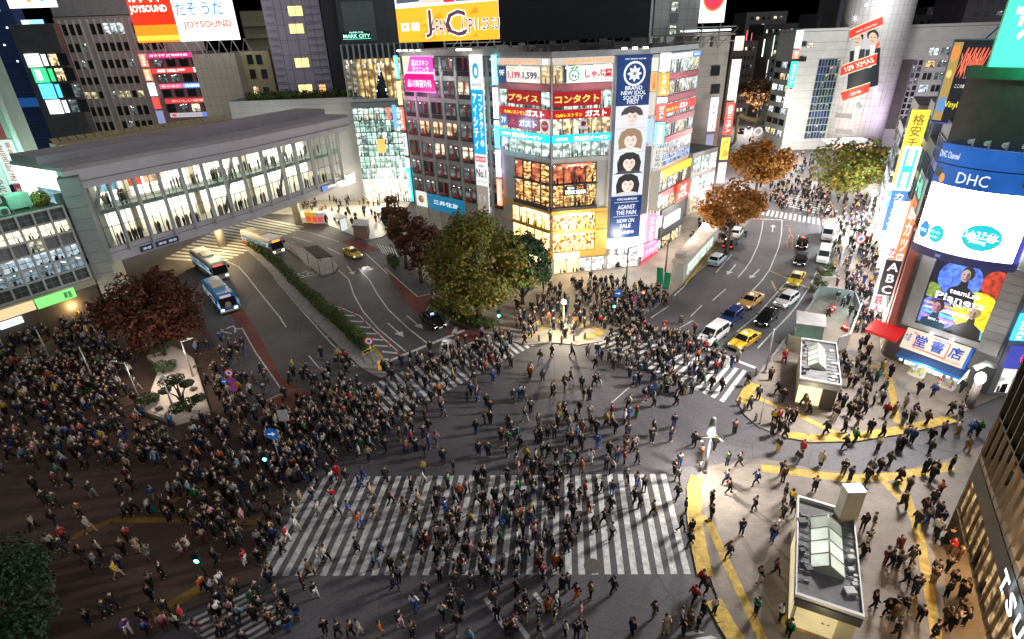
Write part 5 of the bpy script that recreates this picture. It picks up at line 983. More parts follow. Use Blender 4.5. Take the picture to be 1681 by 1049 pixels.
# dark drum, green billboard above
t = thing('screen_hood', 'dark fluted drum wall above the blue name band', 'wall', FD.p(2, 22.7)); mb = MB(); arc(mb, .0, 1, 22.62, 28, -1.6, -.5, 26); mb.build('panel', mat((.11, .115, .11), .5, .2, .15, 1), t)
mb = MB(); arc(mb, -.02, 1.02, 28.02, 28.9, -1.8, -.1, 26); mb.build('rim', mat((.03, .22, .12), .5), t)
FG = Face(FD.p(0, 0, .3), FD.d); r_ = FG.uz(1622, 124); r2_ = FG.uz(1690, 128)
sign(FG, (r_[0], r_[0] + 9, r_[1], r_[1] + 7.5), lit((.08, .78, .48), 1.5), [('サロンパス', .55, .56, .95, .42, (.85, 1, .95), dict(s=2., bold=.07)), ('', .5, .93, 1, .2, (.05, .45, .9), dict(shape='rect', s=1.5))], 'big green billboard with white lettering at the top right corner', 'billboard', s=1.5, cat='billboard', o=.4, frame=(.5, .8, .7))
lamp_or_fill(FG.p(3, r_[1] + 3, 4), 500, (.2, 1., .6), 1.)
# book shop
t = thing('shop_sign', 'cream book shop sign board with blue characters and a red outline', 'sign', FD.p(2.6, 2.7, .5))
S4 = [FD.p(-.35, 2.62, 1.3), FD.p(5.1, 2.62, 1.3), FD.p(5.1, 4.6, .5), FD.p(-.35, 4.6, .5)]; nn = (S4[1] - S4[0]).cross(S4[3] - S4[0]).normalized()
mb = MB(); mb.hexa([S4[0], S4[1], S4[1] - nn * .5, S4[0] - nn * .5, S4[3], S4[2], S4[2] - nn * .5, S4[3] - nn * .5]); mb.build('panel', lit((.85, .72, .56), .85), t)
up4 = (S4[3] - S4[0]).normalized(); w4 = (S4[1] - S4[0]).length; h4 = (S4[3] - S4[0]).length
s4 = lambda x, y, k=.03: S4[0] + FD.d * (x * w4) + up4 * (y * h4) + nn * k
for x, c in ((.28, '堂'), (.55, '書'), (.84, '店')): mb = MB(); text_into(mb, c, s4(x, .56), FD.d, up4, h4 * .56, w4 * .2, bold=.05); mb.build('lettering', lit((.02, .08, .5), .7), t)
mb = MB(); text_into(mb, '大盛', s4(.06, .6), FD.d, up4, h4 * .4, w4 * .1, bold=.02); mb.build('lettering', lit((.1, .14, .5), .6), t)
mb = MB(); text_into(mb, 'BOOKS TAISEIDO', s4(.82, .13), FD.d, up4, h4 * .09, w4 * .28, bold=.02); mb.build('lettering', lit((.7, .1, .08), .7), t)
mb = MB()
for x0, y0, x1, y1 in ((.12, .9, .2, .8), (.2, .8, .2, .2), (.2, .2, .71, .16), (.71, .16, .71, .86), (.71, .86, .45, .9)):
    a, c = s4(x0, y0), s4(x1, y1); dd = (c - a).normalized(); pp = nn.cross(dd) * .05; mb.add([a - pp, c - pp, c + pp, a + pp], [(0, 1, 2, 3)])
mb.build('outline', lit((.75, .04, .04), .9), t)
mb = MB(); mb.hexa([S4[1] + FD.d * .01, S4[1] + FD.d * .25, S4[1] + FD.d * .25 - nn * .6, S4[1] + FD.d * .01 - nn * .6, S4[2] + FD.d * .01, S4[2] + FD.d * .25, S4[2] + FD.d * .25 - nn * .6, S4[2] + FD.d * .01 - nn * .6]); mb.build('blue_edge', mat((.02, .12, .55), .5), t)
for i, x in enumerate((.38, .7)): t2 = thing('sign_lamp', 'small white lamp on the top edge of the book shop sign, %s one' % ('left', 'right')[i], 'lamp', s4(x, 1)); mb = MB(); mb.blob(s4(x, 1.08, .1), (.22, .15, .1), 0, 8, 5); mb.build('bulb', lit((.95, .95, 1), 6), t2)
lamp_or_fill(FD.p(2.5, 5.1, 2.6), 160, (.9, .93, 1), .3)
t = thing('awning', 'blue awning over the book shop front', 'awning', FD.p(2.6, 2.2)); mb = MB(); a_ = [FD.p(-.2, 2.55, .4), FD.p(5.5, 2.55, .4), FD.p(5.5, 2.0, 1.9), FD.p(-.2, 2.0, 1.9)]; mb.add(a_ + [p - UP * .22 for p in a_], [(0, 1, 2, 3), (3, 2, 6, 7), (0, 3, 7, 4), (2, 1, 5, 6)]); mb.build('canopy', mat((.02, .07, .22), .6, 0, .1, 1), t)
mb = MB(); FD.box(mb, -.22, 5.52, 1.78, 2.02, 1.9, 1.95); mb.build('valance', mat((.02, .25, .75), .5), t)
mb = MB()
for i in range(9): FD.box(mb, .1 + i * .6, .42 + i * .6, 1.4, 1.72, 1.7, 1.74)
mb.build('hanging_card', lit((.95, .95, .92), 1.3), t)
grid(FD, b, .0, 5.5, 5, .15, 2.1, 1, .95, .98, lambda i, j: room((1., .95, .82), 1.8, .5, (.8, .7, .5), 1.), -.3, FR_W, 1, 1, .07, 'shop_window')
def rack(F, u0, u1, o, label):
    t = thing('magazine_rack', label, 'rack', F.p((u0 + u1) / 2, .12, o), 0, 'racks in front of the book shop'); mb = MB(); r = random.Random(int(u0 * 10)); F.box(mb, u0, u1, .12, .3, o, o + .7); F.box(mb, u0, u1, .3, 1.3, o, o + .1); mb.build('stand', WHITEP, t)
    cs = [(.7, .1, .1), (.8, .8, .75), (.1, .3, .6), (.8, .6, .1), (.2, .5, .3), (.6, .5, .5)]; mb = MB(); n = int((u1 - u0) / .24)
    for j in range(3):
        for i in range(n): a = u0 + .04 + i * .24; F.box(mb, a, a + .19, .35 + j * .3, .6 + j * .3, o + .5 - j * .17, o + .56 - j * .17, r.randrange(6))
    mb.build('magazines', [mat(c, .5, var=.1) for c in cs], t)
rack(FD, 1.1, 2.5, .9, 'white magazine rack left of the book shop door'); rack(FD, 3.8, 5.2, .9, 'white magazine rack right of the book shop door')
for k in range(3): q = arc_pt(.3 + k * .3, 22.9, 1.2); lamp_or_fill(q, 17000, ((1, .95, .9), (1, .92, .88), (.95, .95, 1))[k], .35, 100, G(*((1000, 700), (1150, 760), (800, 800))[k]))
lamp_or_fill(FD.p(2.4, 1.9, 2.4), 130, (1, .95, .85), .5)
# red wall, left flank along the street
QS = G(1440, 430); FS = face_w(QS, FD.p(-2.05, 0, -.2)); WS = (FD.p(-2.05, 0, -.2) - QS).length
bars(FS, b, 'red_pillar', mat((.42, .12, .09), .6, 0, .12, .6), [(WS - 3., WS - .05, 3.4, 14)], -.5, .4)
bars(FS, b, 'dark_recess', mat((.06, .06, .065), .5), [(WS - 1.6, WS - .9, 3.4, 14.2)], .4, .5)
t = thing('awning', 'bright red awning sticking out left of the book shop sign', 'awning', FD.p(-1.8, 3.3, 1)); mb = MB(); a_ = [FD.p(-3.8, 3.9, -.3), FD.p(-.7, 3.9, -.3), FD.p(-.7, 3.3, 1.5), FD.p(-3.8, 3.3, 1.5)]; mb.add(a_ + [p - UP * .3 for p in a_], [(0, 1, 2, 3), (3, 2, 6, 7), (0, 3, 7, 4), (2, 1, 5, 6)]); mb.build('canopy', lit((.75, .02, .02), .7), t)
# street flank: a row of narrow shop buildings running away along the street
sd = (QS - FD.p(-2.05, 0, -.2)).normalized(); A0 = FD.p(-2.05, 0, -.2); bside = V3((sd.y, -sd.x, 0))
flank = []
for i, (s0, s1, h, c, nm) in enumerate(((.6, 7, 24, (.34, .36, .36), 'grey'), (7.4, 14, 21, (.22, .25, .25), 'dark green grey'), (14.4, 23, 24, (.4, .4, .42), 'pale grey'), (23.4, 34, 19, (.3, .28, .27), 'brownish'), (34.4, 46, 22, (.36, .36, .38), 'light grey'), (46.4, 60, 17, (.3, .3, .32), 'low grey'))):
    a, c_ = A0 + sd * s0, A0 + sd * s1; F = face_w(c_, a); W_ = s1 - s0
    bb = block('shop_building', '%s narrow shop building, %s along the right hand street' % (nm, ('first', 'second', 'third', 'fourth', 'fifth', 'sixth')[i]), 'building', [a, c_, c_ + bside * 12, a + bside * 12], 0, h, mat(c, .6, 0, .12, .7), group=None)
    flank.append((F, W_, h, bb))
    nf = int(h / 3.4); grid(F, bb, .3, W_ - .3, 3, 3.6, h - 1, nf - 1, .86, .7, pickr(60 + i, W_GREEN, W_DIM, W_CREAM, W_COOL, GLASS_D), .05, FR_D, 2, 1, .1)
    grid(F, bb, .2, W_ - .2, 2, .2, 3.2, 1, .94, .95, pickr(70 + i, W_BRIGHT, W_WARM), .06, FR_W, 2, 1, .1, 'shop_window')
    lamp_or_fill(F.p(W_ * .5, 3.4, 2.6), 620, ((1, .9, .8), (.6, .95, 1), (1, .55, .85))[i % 3], .8)  # added tinted light, imitates sign spill on the shop fronts
def blade(s, out0, out1, z0, z1, c, st, txt, tc, label, vert=True):
    """a sign board standing out from the street fronts, facing back down the street"""
    F = Face(A0 + sd * s - bside * out1, bside); return sign(F, (0, out1 - out0, z0, z1), lit(c, st), [(txt, .5, .5, .66 if vert else .85, .9 if vert else .5, tc, dict(vertical=vert, s=max(1.2, st), bold=.04))] if txt else [], label, 'blade_sign', s=st, cat='sign', th=.3, o=0, group='blade signs along the right hand street')
def bz(s, y, x): F = Face(A0 + sd * s, bside); return F.uz(x, y)[1]
blade(9, .2, 1.5, bz(9, 520, 1445), bz(9, 400, 1480), (.8, .85, .8), .9, 'カラオケの鉄人', (.5, .06, .12), 'tall pale blade sign with maroon characters')
blade(12, .2, 1.7, bz(12, 440, 1456), bz(12, 330, 1480), (.9, .97, .95), 1.9, 'ドラッグ', (.3, .6, .55), 'white lit blade sign behind the maroon lettered one')
blade(16, .3, 1.9, bz(16, 378, 1455), bz(16, 312, 1470), (.06, .2, .85), 1.6, 'カラオケ館', (.85, .92, 1), 'blue lit blade sign with white characters')
blade(18, .2, 2., bz(18, 300, 1472), bz(18, 180, 1500), (.98, .82, .05), 1.3, '格安チケット', (.25, .12, .02), 'tall yellow blade sign with dark characters')
blade(15, .3, 2., bz(15, 312, 1480), bz(15, 240, 1490), (.85, .97, .92), 1.7, 'H', (.05, .6, .45), 'white blade sign with a green mark above the blue one')
blade(5, .1, 1.0, bz(5, 470, 1480), bz(5, 330, 1520), (.95, .25, .1), 1.3, '串カツ田中', (1, .95, .9), 'red blade sign with white characters beside the curved screen')
blade(4.2, .15, 1.7, 5.6, 9.6, (.05, .05, .06), .3, 'ABC', (.95, .96, 1), 'dark blade sign with big white letters on the red wall')
blade(26, .2, 1.8, 5, 13, (.95, .95, 1.), 2., '薬', (.1, .5, .3), 'bright white blade sign far down the street'); blade(33, .2, 1.8, 4, 10, (.9, .6, .9), 1.6, '酒', (.4, .05, .3), 'pinkish blade sign far down the street')
sign(flank[0][0], (flank[0][1] * .1, flank[0][1] * .95, 15.5, 19), lit((.03, .08, .06), .4), [('らーめん', .5, .62, .8, .5, (.1, 1., .45), dict(s=2.2, bold=.06)), ('和食処', .5, .18, .7, .24, (1., .25, .08), dict(s=2.))], 'dark sign with green and orange neon characters left of the curved screen', s=1, o=.6)
# graffiti poster tower with blue edges
FQ = Face(A0 + sd * 6 - bside * 2.2, (bside * .86 - sd * .5)); q0, q1 = FQ.uz(1538, 180), FQ.uz(1603, 66); zt_q = FQ.uz(1580, 66)[1]
sign(FQ, (q0[0], FQ.uz(1560, 200)[0] + 1.6, FQ.uz(1550, 200)[1], zt_q), lit((.03, .035, .04), .6), [('', .12, .5, .26, .96, (.5, .35, .1), dict(shape='rect', s=.9)), ('', .1, .85, .22, .2, (.9, .3, .08), dict(shape='disc', s=1.)), ('', .1, .6, .14, .1, (.8, .7, .2), dict(shape='disc', s=1.)), ('', .14, .22, .24, .2, (.15, .35, .7), dict(shape='disc', s=.9)), ('/WWW', .62, .74, .66, .36, (.95, .16, .08), dict(s=1.3, bold=.01, slant=.2)), ('VINYL', .62, .7, .6, .3, (.9, .2, .12), dict(s=1.2, bold=-.005, slant=-.1)), ('ここの癖で徹底', .6, .46, .5, .05, (.85, .85, .8), dict(s=1.2)), ('Vinyl', .4, .22, .36, .1, (.85, .75, .05), dict(s=1.2))], 'tall dark poster board with jagged red lettering and a colourful left edge', 'billboard', s=1., cat='billboard', o=.2, frame=(.3, .4, .7))
t = thing('scaffold_tower', 'blue lit steel scaffold between the jagged red poster and the dark drum', 'scaffold', FQ.p(4, 16)); mb = MB()
for u in (FQ.uz(1608, 90)[0], FQ.uz(1640, 90)[0]):
    for o in (-1.6, 0): mb.tube([FQ.p(u, 12, o), FQ.p(u, zt_q, o)], .12, 5)
ua, ub = FQ.uz(1608, 90)[0], FQ.uz(1640, 90)[0]
for i in range(8): z = 12 + (zt_q - 12) * i / 7; mb.tube([FQ.p(ua, z, 0), FQ.p(ub, z, 0)], .08, 5); mb.tube([FQ.p(ua, z, -1.6), FQ.p(ub, z, -1.6)], .08, 5); mb.tube([FQ.p(ua if i % 2 else ub, z, 0), FQ.p(ub if i % 2 else ua, z + 1.9, 0)], .06, 5)
mb.build('frame', mat((.04, .10, .5), .4, .2, .1, 1), t); lamp_or_fill(FQ.p(ua - .5, 20, 3), 350, (.12, .25, 1.), .4)
# wall right of the screen building
FR = Face(FD.p(7.25, 0, -.6), V3((.98, -.2, 0))); b_ = block('side_building', 'grey building right of the book shop with a blue vertical sign', 'building', [FR.p(0, 0), FR.p(14, 0), FR.p(14, 0, -10), FR.p(0, 0, -10)], 0, 24, mat((.3, .3, .33), .7, 0, .1, .6))
u, z = FR.uz(1672, 512); u_, z_ = FR.uz(1655, 555); sign(FR, (min(u, u_) , min(u, u_) + 1.1, z_, z), lit((.05, .5, .9), 1.8), [('KODAK', .5, .5, .6, .9, (1, 1, 1), dict(vertical=True, s=3, bold=.05))], 'small blue vertical sign with white letters at the right edge', s=1.8, o=.3)
grid(FR, b_, .3, 8, 3, .3, 3.2, 1, .9, .95, lambda i, j: W_BRIGHT, .05, FR_W, 1, 1, .1, 'shop_window')
sign(FR, (.2, 3.4, 3.3, 5.6), lit((.08, .1, .55), .8), [('', .5, .5, .4, .6, (.8, .1, .3), dict(shape='disc', s=1.)), ('3', .5, .5, .2, .4, (1, 1, 1), dict(s=2))], 'dark blue shop banner behind the glowing lamp', s=.8, o=.3)
# ---------------------------------------------------------------- glass building at the right edge
T1, T2 = G(1573, 855, 3.5), G(1590, 928, 3.5); FX = face_w(T1, T2); FX = Face(FX.p(-1.4, 0), FX.d); LX = 26.
gl = block('glass_building', 'dark glass building at the right edge with pale fins and white lit letters', 'building', [FX.p(0, 0, -3), FX.p(LX, 0, -3), FX.p(LX, 0, -12), FX.p(2, 0, -12)], 0, 31, mat((.03, .03, .03), .5, 0, .1, 1))
GLZ = mat((.02, .019, .018), .06, 0, .1, .5); CAFE = room((1., .66, .34), 1.1, .1, (.26, .11, .04), 1.2)
for z, o in ((3.3, -.15), (7.62, -.15), (30.8, -.1)): mb = MB(); FX.box(mb, 0, LX, z, z + .18, -3, o); mb.build('floor_slab', mat((.28, .21, .14), .6, 0, .1, 1), gl)
for j, (z0, z1, m, o) in enumerate(((.1, 3.25, room((1., .66, .28), 1., .15, (.3, .14, .05), 1.), -2.95), (3.52, 6.2, room((.9, .6, .28), .5, .08, (.16, .09, .04), 1.), -.3), (7.82, 10.9, CAFE, -2.6), (11.1, 16, GLZ, -.3), (16.1, 23, GLZ, -.3), (23.1, 30.7, GLZ, -.3))):
    for i in range(13): pane(FX, gl, LX * i / 13, LX * (i + 1) / 13 - .02, z0, z1, o, m, None)
bars(FX, gl, 'fin', mat((.22, .16, .10), .35, .3, .1, 1), [(u, u + .09, 3.3, 31) for u in [i * .975 for i in range(27)]], -.3, -.12)
bars(FX, gl, 'mullion', mat((.08, .07, .06), .3, .4, .1, 1), [(u, u + .06, 3.3, 31) for u in [.97 + i * 1.95 for i in range(13)]], -.3, -.2)
bars(FX, gl, 'floor_edge', mat((.34, .26, .18), .5), [(0, LX, 7.8, 8.)], -.3, -.15); bars(FX, gl, 'floor_edge', FR_D, [(0, LX, 10.95, 11.1), (0, LX, 16, 16.1), (0, LX, 23, 23.1)], -.3, -.15)
mb = MB(); FX.box(mb, -.12, -.005, .1, 31, -3, -.12); mb.build('end_glazing', GLZ, gl)
bars(FX, gl, 'upper_band', mat((.03, .027, .024), .3), [(0, LX, 6.22, 7.6)], -.3, -.1)
bars(FX, gl, 'lit_ceiling', lit((.55, .85, 1.), 1.2), [(i * 1.95 + .3, i * 1.95 + 1.7, 9.3, 10.6) for i in range(1, 9)], -2.5, -2.4)
t = thing('shop_name', 'big white glowing letters along the dark glass building', 'sign', FX.p(12, 6.3, .3))
for i, c in enumerate('TSUTAYA'):
    mb = MB(); text_into(mb, c, FX.p(9.5 + i * 1.4, 6.95, .1), FX.d, UP, 1.1, .98, bold=.06); mb.build('lettering', lit((.8, .95, 1), 3.2), t)
mb = MB(); r = random.Random(6)
for i in range(46):
    u = r.uniform(2, 24); o = r.uniform(-2.2, -.8); mb.tube([FX.p(u, 7.8, o), FX.p(u, 8.5, o), FX.p(u, 8.8, o)], [.16, .2, .1], 6, r.randrange(3)); mb.blob(FX.p(u, 8.95, o), .12, 3, 6, 5)
tag(mb.build('crowd', [mat((.04, .04, .04), .9), mat((.5, .1, .04), .9), mat((.35, .25, .18), .9), mat((.3, .18, .12), .8)]), 'people sitting along the cafe windows of the dark glass building', 'crowd', None, 'stuff')
lamp_or_fill(FX.p(13, 7, 3), 60, (.8, .9, 1), .6); lamp_or_fill(FX.p(9, 3, -1.2), 320, (1., .65, .3), .5); lamp_or_fill(FX.p(3, 3, -1.2), 300, (1., .65, .3), .5); lamp_or_fill(FX.p(9, 10.4, -1.4), 200, (1., .8, .55), .4)
# ---------------------------------------------------------------- round white tower with the christmas poster
TC = G(1345, 250).lerp(G(1430, 245), .5) + V3((.5, .8, 0)).normalized() * 7.5; TRD = 8.3
tw = thing('round_tower', 'round white shopping tower with a red and black christmas poster', 'building', (TC.x, TC.y, 0)); NSEG = 40
mb = MB(); mb.prism([(TC.x + TRD * math.cos(2 * PI * i / NSEG), TC.y + TRD * math.sin(2 * PI * i / NSEG)) for i in range(NSEG)], 0, 58); mb.sm = [True if len(f) == 4 else False for f in mb.f]; mb.build('wall', mat((.56, .55, .54), .35, .1, .06, .5), tw)
def cyl(px, py, k=.0):      # where the viewer's line meets the drum
    r_ = ray(px, py); rr = TRD + k; a = r_.x ** 2 + r_.y ** 2; b_ = 2 * (-TC.x * r_.x - TC.y * r_.y); c_ = TC.x ** 2 + TC.y ** 2 - rr * rr; D_ = b_ * b_ - 4 * a * c_
    if D_ < 0: return None
    q = EYE + r_ * ((-b_ - math.sqrt(D_)) / (2 * a)); return (math.atan2(q.y - TC.y, q.x - TC.x), q.z)
def cp(a, z, k): return V3((TC.x + (TRD + k) * math.cos(a), TC.y + (TRD + k) * math.sin(a), z))
mb = MB()
for z in range(2, 58, 2):
    for i in range(NSEG): a, c_ = 2 * PI * i / NSEG, 2 * PI * (i + 1) / NSEG; mb.add([cp(a, z, .02), cp(c_, z, .02), cp(c_, z + .07, .02), cp(a, z + .07, .02)], [(0, 1, 2, 3)])
for i in range(NSEG): a = 2 * PI * (i + .0) / NSEG; mb.add([cp(a - .005, 0, .03), cp(a + .005, 0, .03), cp(a + .005, 58, .03), cp(a - .005, 58, .03)], [(0, 1, 2, 3)])
mb.build('panel_joint', mat((.3, .3, .3), .6), tw)
pst = thing('christmas_poster', 'red ribbon christmas poster with two men in dark jackets on the round tower', 'poster', cp(*cyl(1412, 100), 0))
def cq(name, quad, c, s, k, par=None):   # quad in pixels of the drum face: TL, TR, BR, BL
    A_, B_, C_, D_ = [cyl(*q) for q in quad]; mb = MB(); n = 6
    pts = lambda f: (A_[0] + (B_[0] - A_[0]) * f, A_[1] + (B_[1] - A_[1]) * f), 
    for i in range(n):
        f, g = i / n, (i + 1) / n; L4 = lambda P, Q, h: (P[0] + (Q[0] - P[0]) * h, P[1] + (Q[1] - P[1]) * h)
        mb.add([cp(*L4(D_, C_, f), k), cp(*L4(D_, C_, g), k), cp(*L4(A_, B_, g), k), cp(*L4(A_, B_, f), k)], [(0, 1, 2, 3)])
    return mb.build(name, lit(c, s), par or pst)
def cel(name, x, y, rx, ry, c, s, k):
    mb = MB(); P = [cyl(x + rx * math.cos(2 * PI * i / 16), y + ry * math.sin(2 * PI * i / 16)) for i in range(16)]; mb.add([cp(*p, k) for p in P], [tuple(range(16))]); mb.build(name, lit(c, s), pst)
def ctext(txt, x, y, rot, h, w, c, s, k):
    mb = MB(); text_into(mb, txt, (0, 0, 0), (math.cos(rot), 0, math.sin(rot)), (-math.sin(rot), 0, math.cos(rot)), h, w, bold=.0); vs = []
    for v in mb.v: q = cyl(x + v[0], y - v[2]); vs.append(tuple(cp(*q, k)))
    mb.v = vs; mb.build('lettering', lit(c, s), pst)
RB = (.75, .05, .03)
cq('backing', ((1399, 60), (1446, 48), (1436, 135), (1384, 150)), (.62, .62, .62), .75, .04)
cel('graphic', 1424, 72, 20, 11, (.8, .12, .03), .9, .06)
for x, y, hx in ((1408, 62, 0), (1433, 60, 1)):
    cq('jacket', ((x - 12, y + 22), (x + 12, y + 18), (x + 8, y + 80), (x - 18, y + 86)), (.025, .035, .04), .6, .08 + .05 * hx); cq('shirt', ((x - 4, y + 14), (x + 5, y + 13), (x - 2, y + 50), (x - 8, y + 52)), (.8, .8, .76), .8, .10 + .05 * hx)
    cel('hair', x, y - 2, 9.5, 10, (.02, .018, .018), .5, .12 + .05 * hx); cel('face', x, y + 3, 7.2, 10, (.72, .52, .38), .85, .14 + .05 * hx)
    for dx in (-2.6, 2.6): cel('eye', x + dx, y + 1.5, 1.1, .8, (.03, .02, .02), .4, .16 + .05 * hx)
    cel('mouth', x, y + 8, 2, .7, (.5, .12, .1), .6, .16 + .05 * hx)
for qd in (((1396, 50), (1449, 27), (1449, 40), (1395, 64)), ((1383, 109), (1440, 88), (1438, 104), (1380, 125)), ((1381, 152), (1428, 136), (1425, 151), (1384, 166))):
    cq('ribbon', qd, RB, 1., .24)
    (ax, ay), (bx_, by_), (cx_, cy_), (dx, dy) = qd
    cq('ribbon_edge', ((ax, ay - 1.6), (bx_, by_ - 1.6), (bx_, by_), (ax, ay)), (.9, .75, .45), 1., .27); cq('ribbon_edge', ((dx, dy), (cx_, cy_), (cx_, cy_ + 1.6), (dx, dy + 1.6)), (.9, .75, .45), 1., .27)
ctext('109 XMAS', 1411, 106, .36, 8, 48, (1, .92, .75), 1.6, .36); ctext('HAPPY CHRISTMAS', 1423, 46, .4, 3, 36, (1, .85, .7), 1.2, .36); ctext('-2018-', 1405, 152, .32, 5, 20, (1, .9, .8), 1.4, .36)
for x, y, s_ in ((1422, 8, 4), (1404, 30, 6), (1439, 18, 6), (1380, 179, 6), (1410, 173, 6)):
    t = thing('snowflake', 'white snowflake ornament on the round tower, %s' % {8: 'topmost', 30: 'above the left end of the red ribbon', 18: 'above the right end of the red ribbon', 179: 'left one below the poster', 173: 'right one below the poster'}[y], 'ornament', cp(*cyl(x, y), .1), 0, 'snowflakes on the round tower'); mb = MB()
    for a in range(4):
        q = PI * a / 4; mb.tube([cp(*cyl(x - s_ * math.cos(q), y - s_ * math.sin(q)), .15), cp(*cyl(x + s_ * math.cos(q), y + s_ * math.sin(q)), .15)], .09, 4)
    mb.build('flake', lit((.85, .88, .95), .9 if y < 100 else .4), t)
for y in (190, 216):
    a, z = cyl(1382, y); mb = MB(); A2, _ = cyl(1372, y); B2, _ = cyl(1398, y); mb.hexa([cp(A2, z - .6, 0), cp(A2, z - .6, .25), cp(B2, z - .6, .25), cp(B2, z - .6, 0), cp(A2, z + .6, 0), cp(A2, z + .6, .25), cp(B2, z + .6, .25), cp(B2, z + .6, 0)]); mb.build('vent', mat((.2, .19, .2), .6), tw)
lamp_or_fill(TC + V3((-9, -14, 6)), 1800, (1., .93, .86), 1.); lamp_or_fill(TC + V3((4, -14, 8)), 2200, (.9, .7, 1.), 1.); lamp_or_fill(TC + V3((-8, -16, 38)), 4200, (.95, .95, 1.), 1.)  # added lights hanging free in front of the tower to brighten it
# wings
WL0 = G(1287, 247); FWL = face_w(WL0, V3((TC.x - 7.6, TC.y - 2.2, 0))); LWL = (V3((TC.x - 7.6, TC.y - 2.2, 0)) - WL0).length; zt = FWL.uz(1340, 52)[1]
b = block('shopping_wing', 'pale tiled left wing of the round tower with dark blue glazing', 'building', [FWL.p(-1, 0), FWL.p(LWL, 0), FWL.p(LWL, 0, -12), FWL.p(-1, 0, -12)], 0, zt, mat((.42, .44, .42), .6, 0, .08, .6), par=.6)
bars(FWL, b, 'tile_joint', mat((.2, .22, .22), .7), [(-1, LWL, z, z + .08) for z in [2 * k for k in range(1, int(zt / 2))]], 0, .02)
u0, u1 = LWL * .42, LWL * .92; zt2 = FWL.uz(1345, 97)[1]
grid(FWL, b, u0, u1, 7, 3, zt2, 11, .93, .92, pickr(81, GLASS_D, mat((.02, .04, .09), .1), mat((.03, .06, .07), .1), W_DIM, lit((.02, .05, .3), .5)), .06, mat((.25, .32, .3), .4, .3), 1, 1, .1)
for x, y in ((1318, 72), (1330, 74), (1312, 96), (1318, 97)): u, z = FWL.uz(x, y); pane(FWL, b, u - .9, u + .9, z - .6, z + .6, .05, (GLASS_D, W_CREAM)[x == 1330], FR_D)
FWS = Face(FWL.p(-1, 0, -12), FWL.n); grid(FWS, b, .5, 11.5, 3, 3, 24, 7, .8, .55, pickr(87, W_COOL, W_WARM, GLASS_D, W_BRIGHT), .05, FR_D)
FWB = Face(FWL.p(-1.05, 0, 0), V3((1, -.25, 0)))
strip(FWB, -1.4, .3, [(50, 80, (.55, .75, 1.), 2.), (82, 97, (.9, .25, .15), 1.4, 'ヤ', (1, 1, 1)), (101, 144, (.02, .75, .5), 1.7, 'カラオケ', (.9, 1, .95)), (147, 177, (1., .75, .6), 1.8, '居酒屋', (.8, .2, .1))], 'vertical sign with blue, red and green boxes on the corner of the tiled wing', 1296)
WR0 = V3((TC.x + 7.5, TC.y - 2.5, 0)); FWR = face_w(WR0, WR0 + V3((26, -7, 0))); zt = FWR.uz(1490, 46)[1]
b = block('shopping_wing', 'right wing of the round tower with a dark recess and lattice glazing', 'building', [FWR.p(0, 0), FWR.p(30, 0), FWR.p(30, 0, -12), FWR.p(0, 0, -12)], 0, zt, mat((.42, .42, .40), .6, 0, .08, .6), par=.6)
ux = lambda x, y: FWR.uz(x, y)[0]
bars(FWR, b, 'dark_recess', mat((.10, .085, .08), .5, 0, .2, .5), [(ux(1455, 160), ux(1485, 160), 5, FWR.uz(1470, 98)[1])], .02, .12)
grid(FWR, b, ux(1483, 160), ux(1500, 160), 2, 4, FWR.uz(1490, 98)[1], 12, .85, .85, pickr(83, GLASS_D, W_DIM, mat((.1, .08, .14), .2)), .06, mat((.5, .46, .5), .4), 1, 1, .12)
grid(FWR, b, ux(1502, 160), ux(1540, 160), 2, 5, FWR.uz(1500, 75)[1], 7, .8, .6, pickr(84, W_CREAM, W_COOL, W_AMBER, GLASS_D, W_DIM), .06, FR_W, 2, 1, .1)
bars(FWR, b, 'tile_joint', mat((.25, .25, .25), .7), [(0, 30, z, z + .08) for z in [2.5 * k for k in range(1, int(zt / 2.5))]], 0, .015)
# entrance canopy and stairs of the tower plaza
t = thing('entrance_canopy', 'pale glass entrance canopy at the foot of the round tower', 'canopy', G(1365, 262)); q = G(1352, 262); mb = MB(); mb.hexa([(q.x, q.y - 2, 4), (q.x + 12, q.y - 3, 4), (q.x + 11, q.y + 3, 4.6), (q.x, q.y + 3, 4.6), (q.x, q.y - 2, 4.3), (q.x + 12, q.y - 3, 4.3), (q.x + 11, q.y + 3, 4.9), (q.x, q.y + 3, 4.9)]); mb.build('roof', mat((.6, .6, .6), .4), t)
mb = MB(); mb.box(q.x + .3, q.x + 11.5, q.y - 2.6, q.y - 2.5, 3.2, 4); mb.build('lit_band', lit((1., .55, .4), 1.2), t); mb = MB()
for a in (.5, 5.5, 10.5): mb.tube([(q.x + a, q.y - 1.8, 0), (q.x + a, q.y - 1.8, 4)], .15, 6)
mb.build('post', STEEL, t)
t = thing('footbridge_stairs', 'pale curved footbridge and stairs right of the round tower', 'stairs', G(1450, 265)); mb = MB(); A_, B_ = G(1425, 285), G(1500, 255); mb.tube([A_ + UP * .4, A_.lerp(B_, .5) + UP * 3.2, B_ + UP * 5], 1., 4); mb.build('ramp', mat((.6, .6, .55), .6), t)
t2 = lamp_or_fill(G(1420, 300) + UP * 7, 5000, (.85, 1., .95), .6)
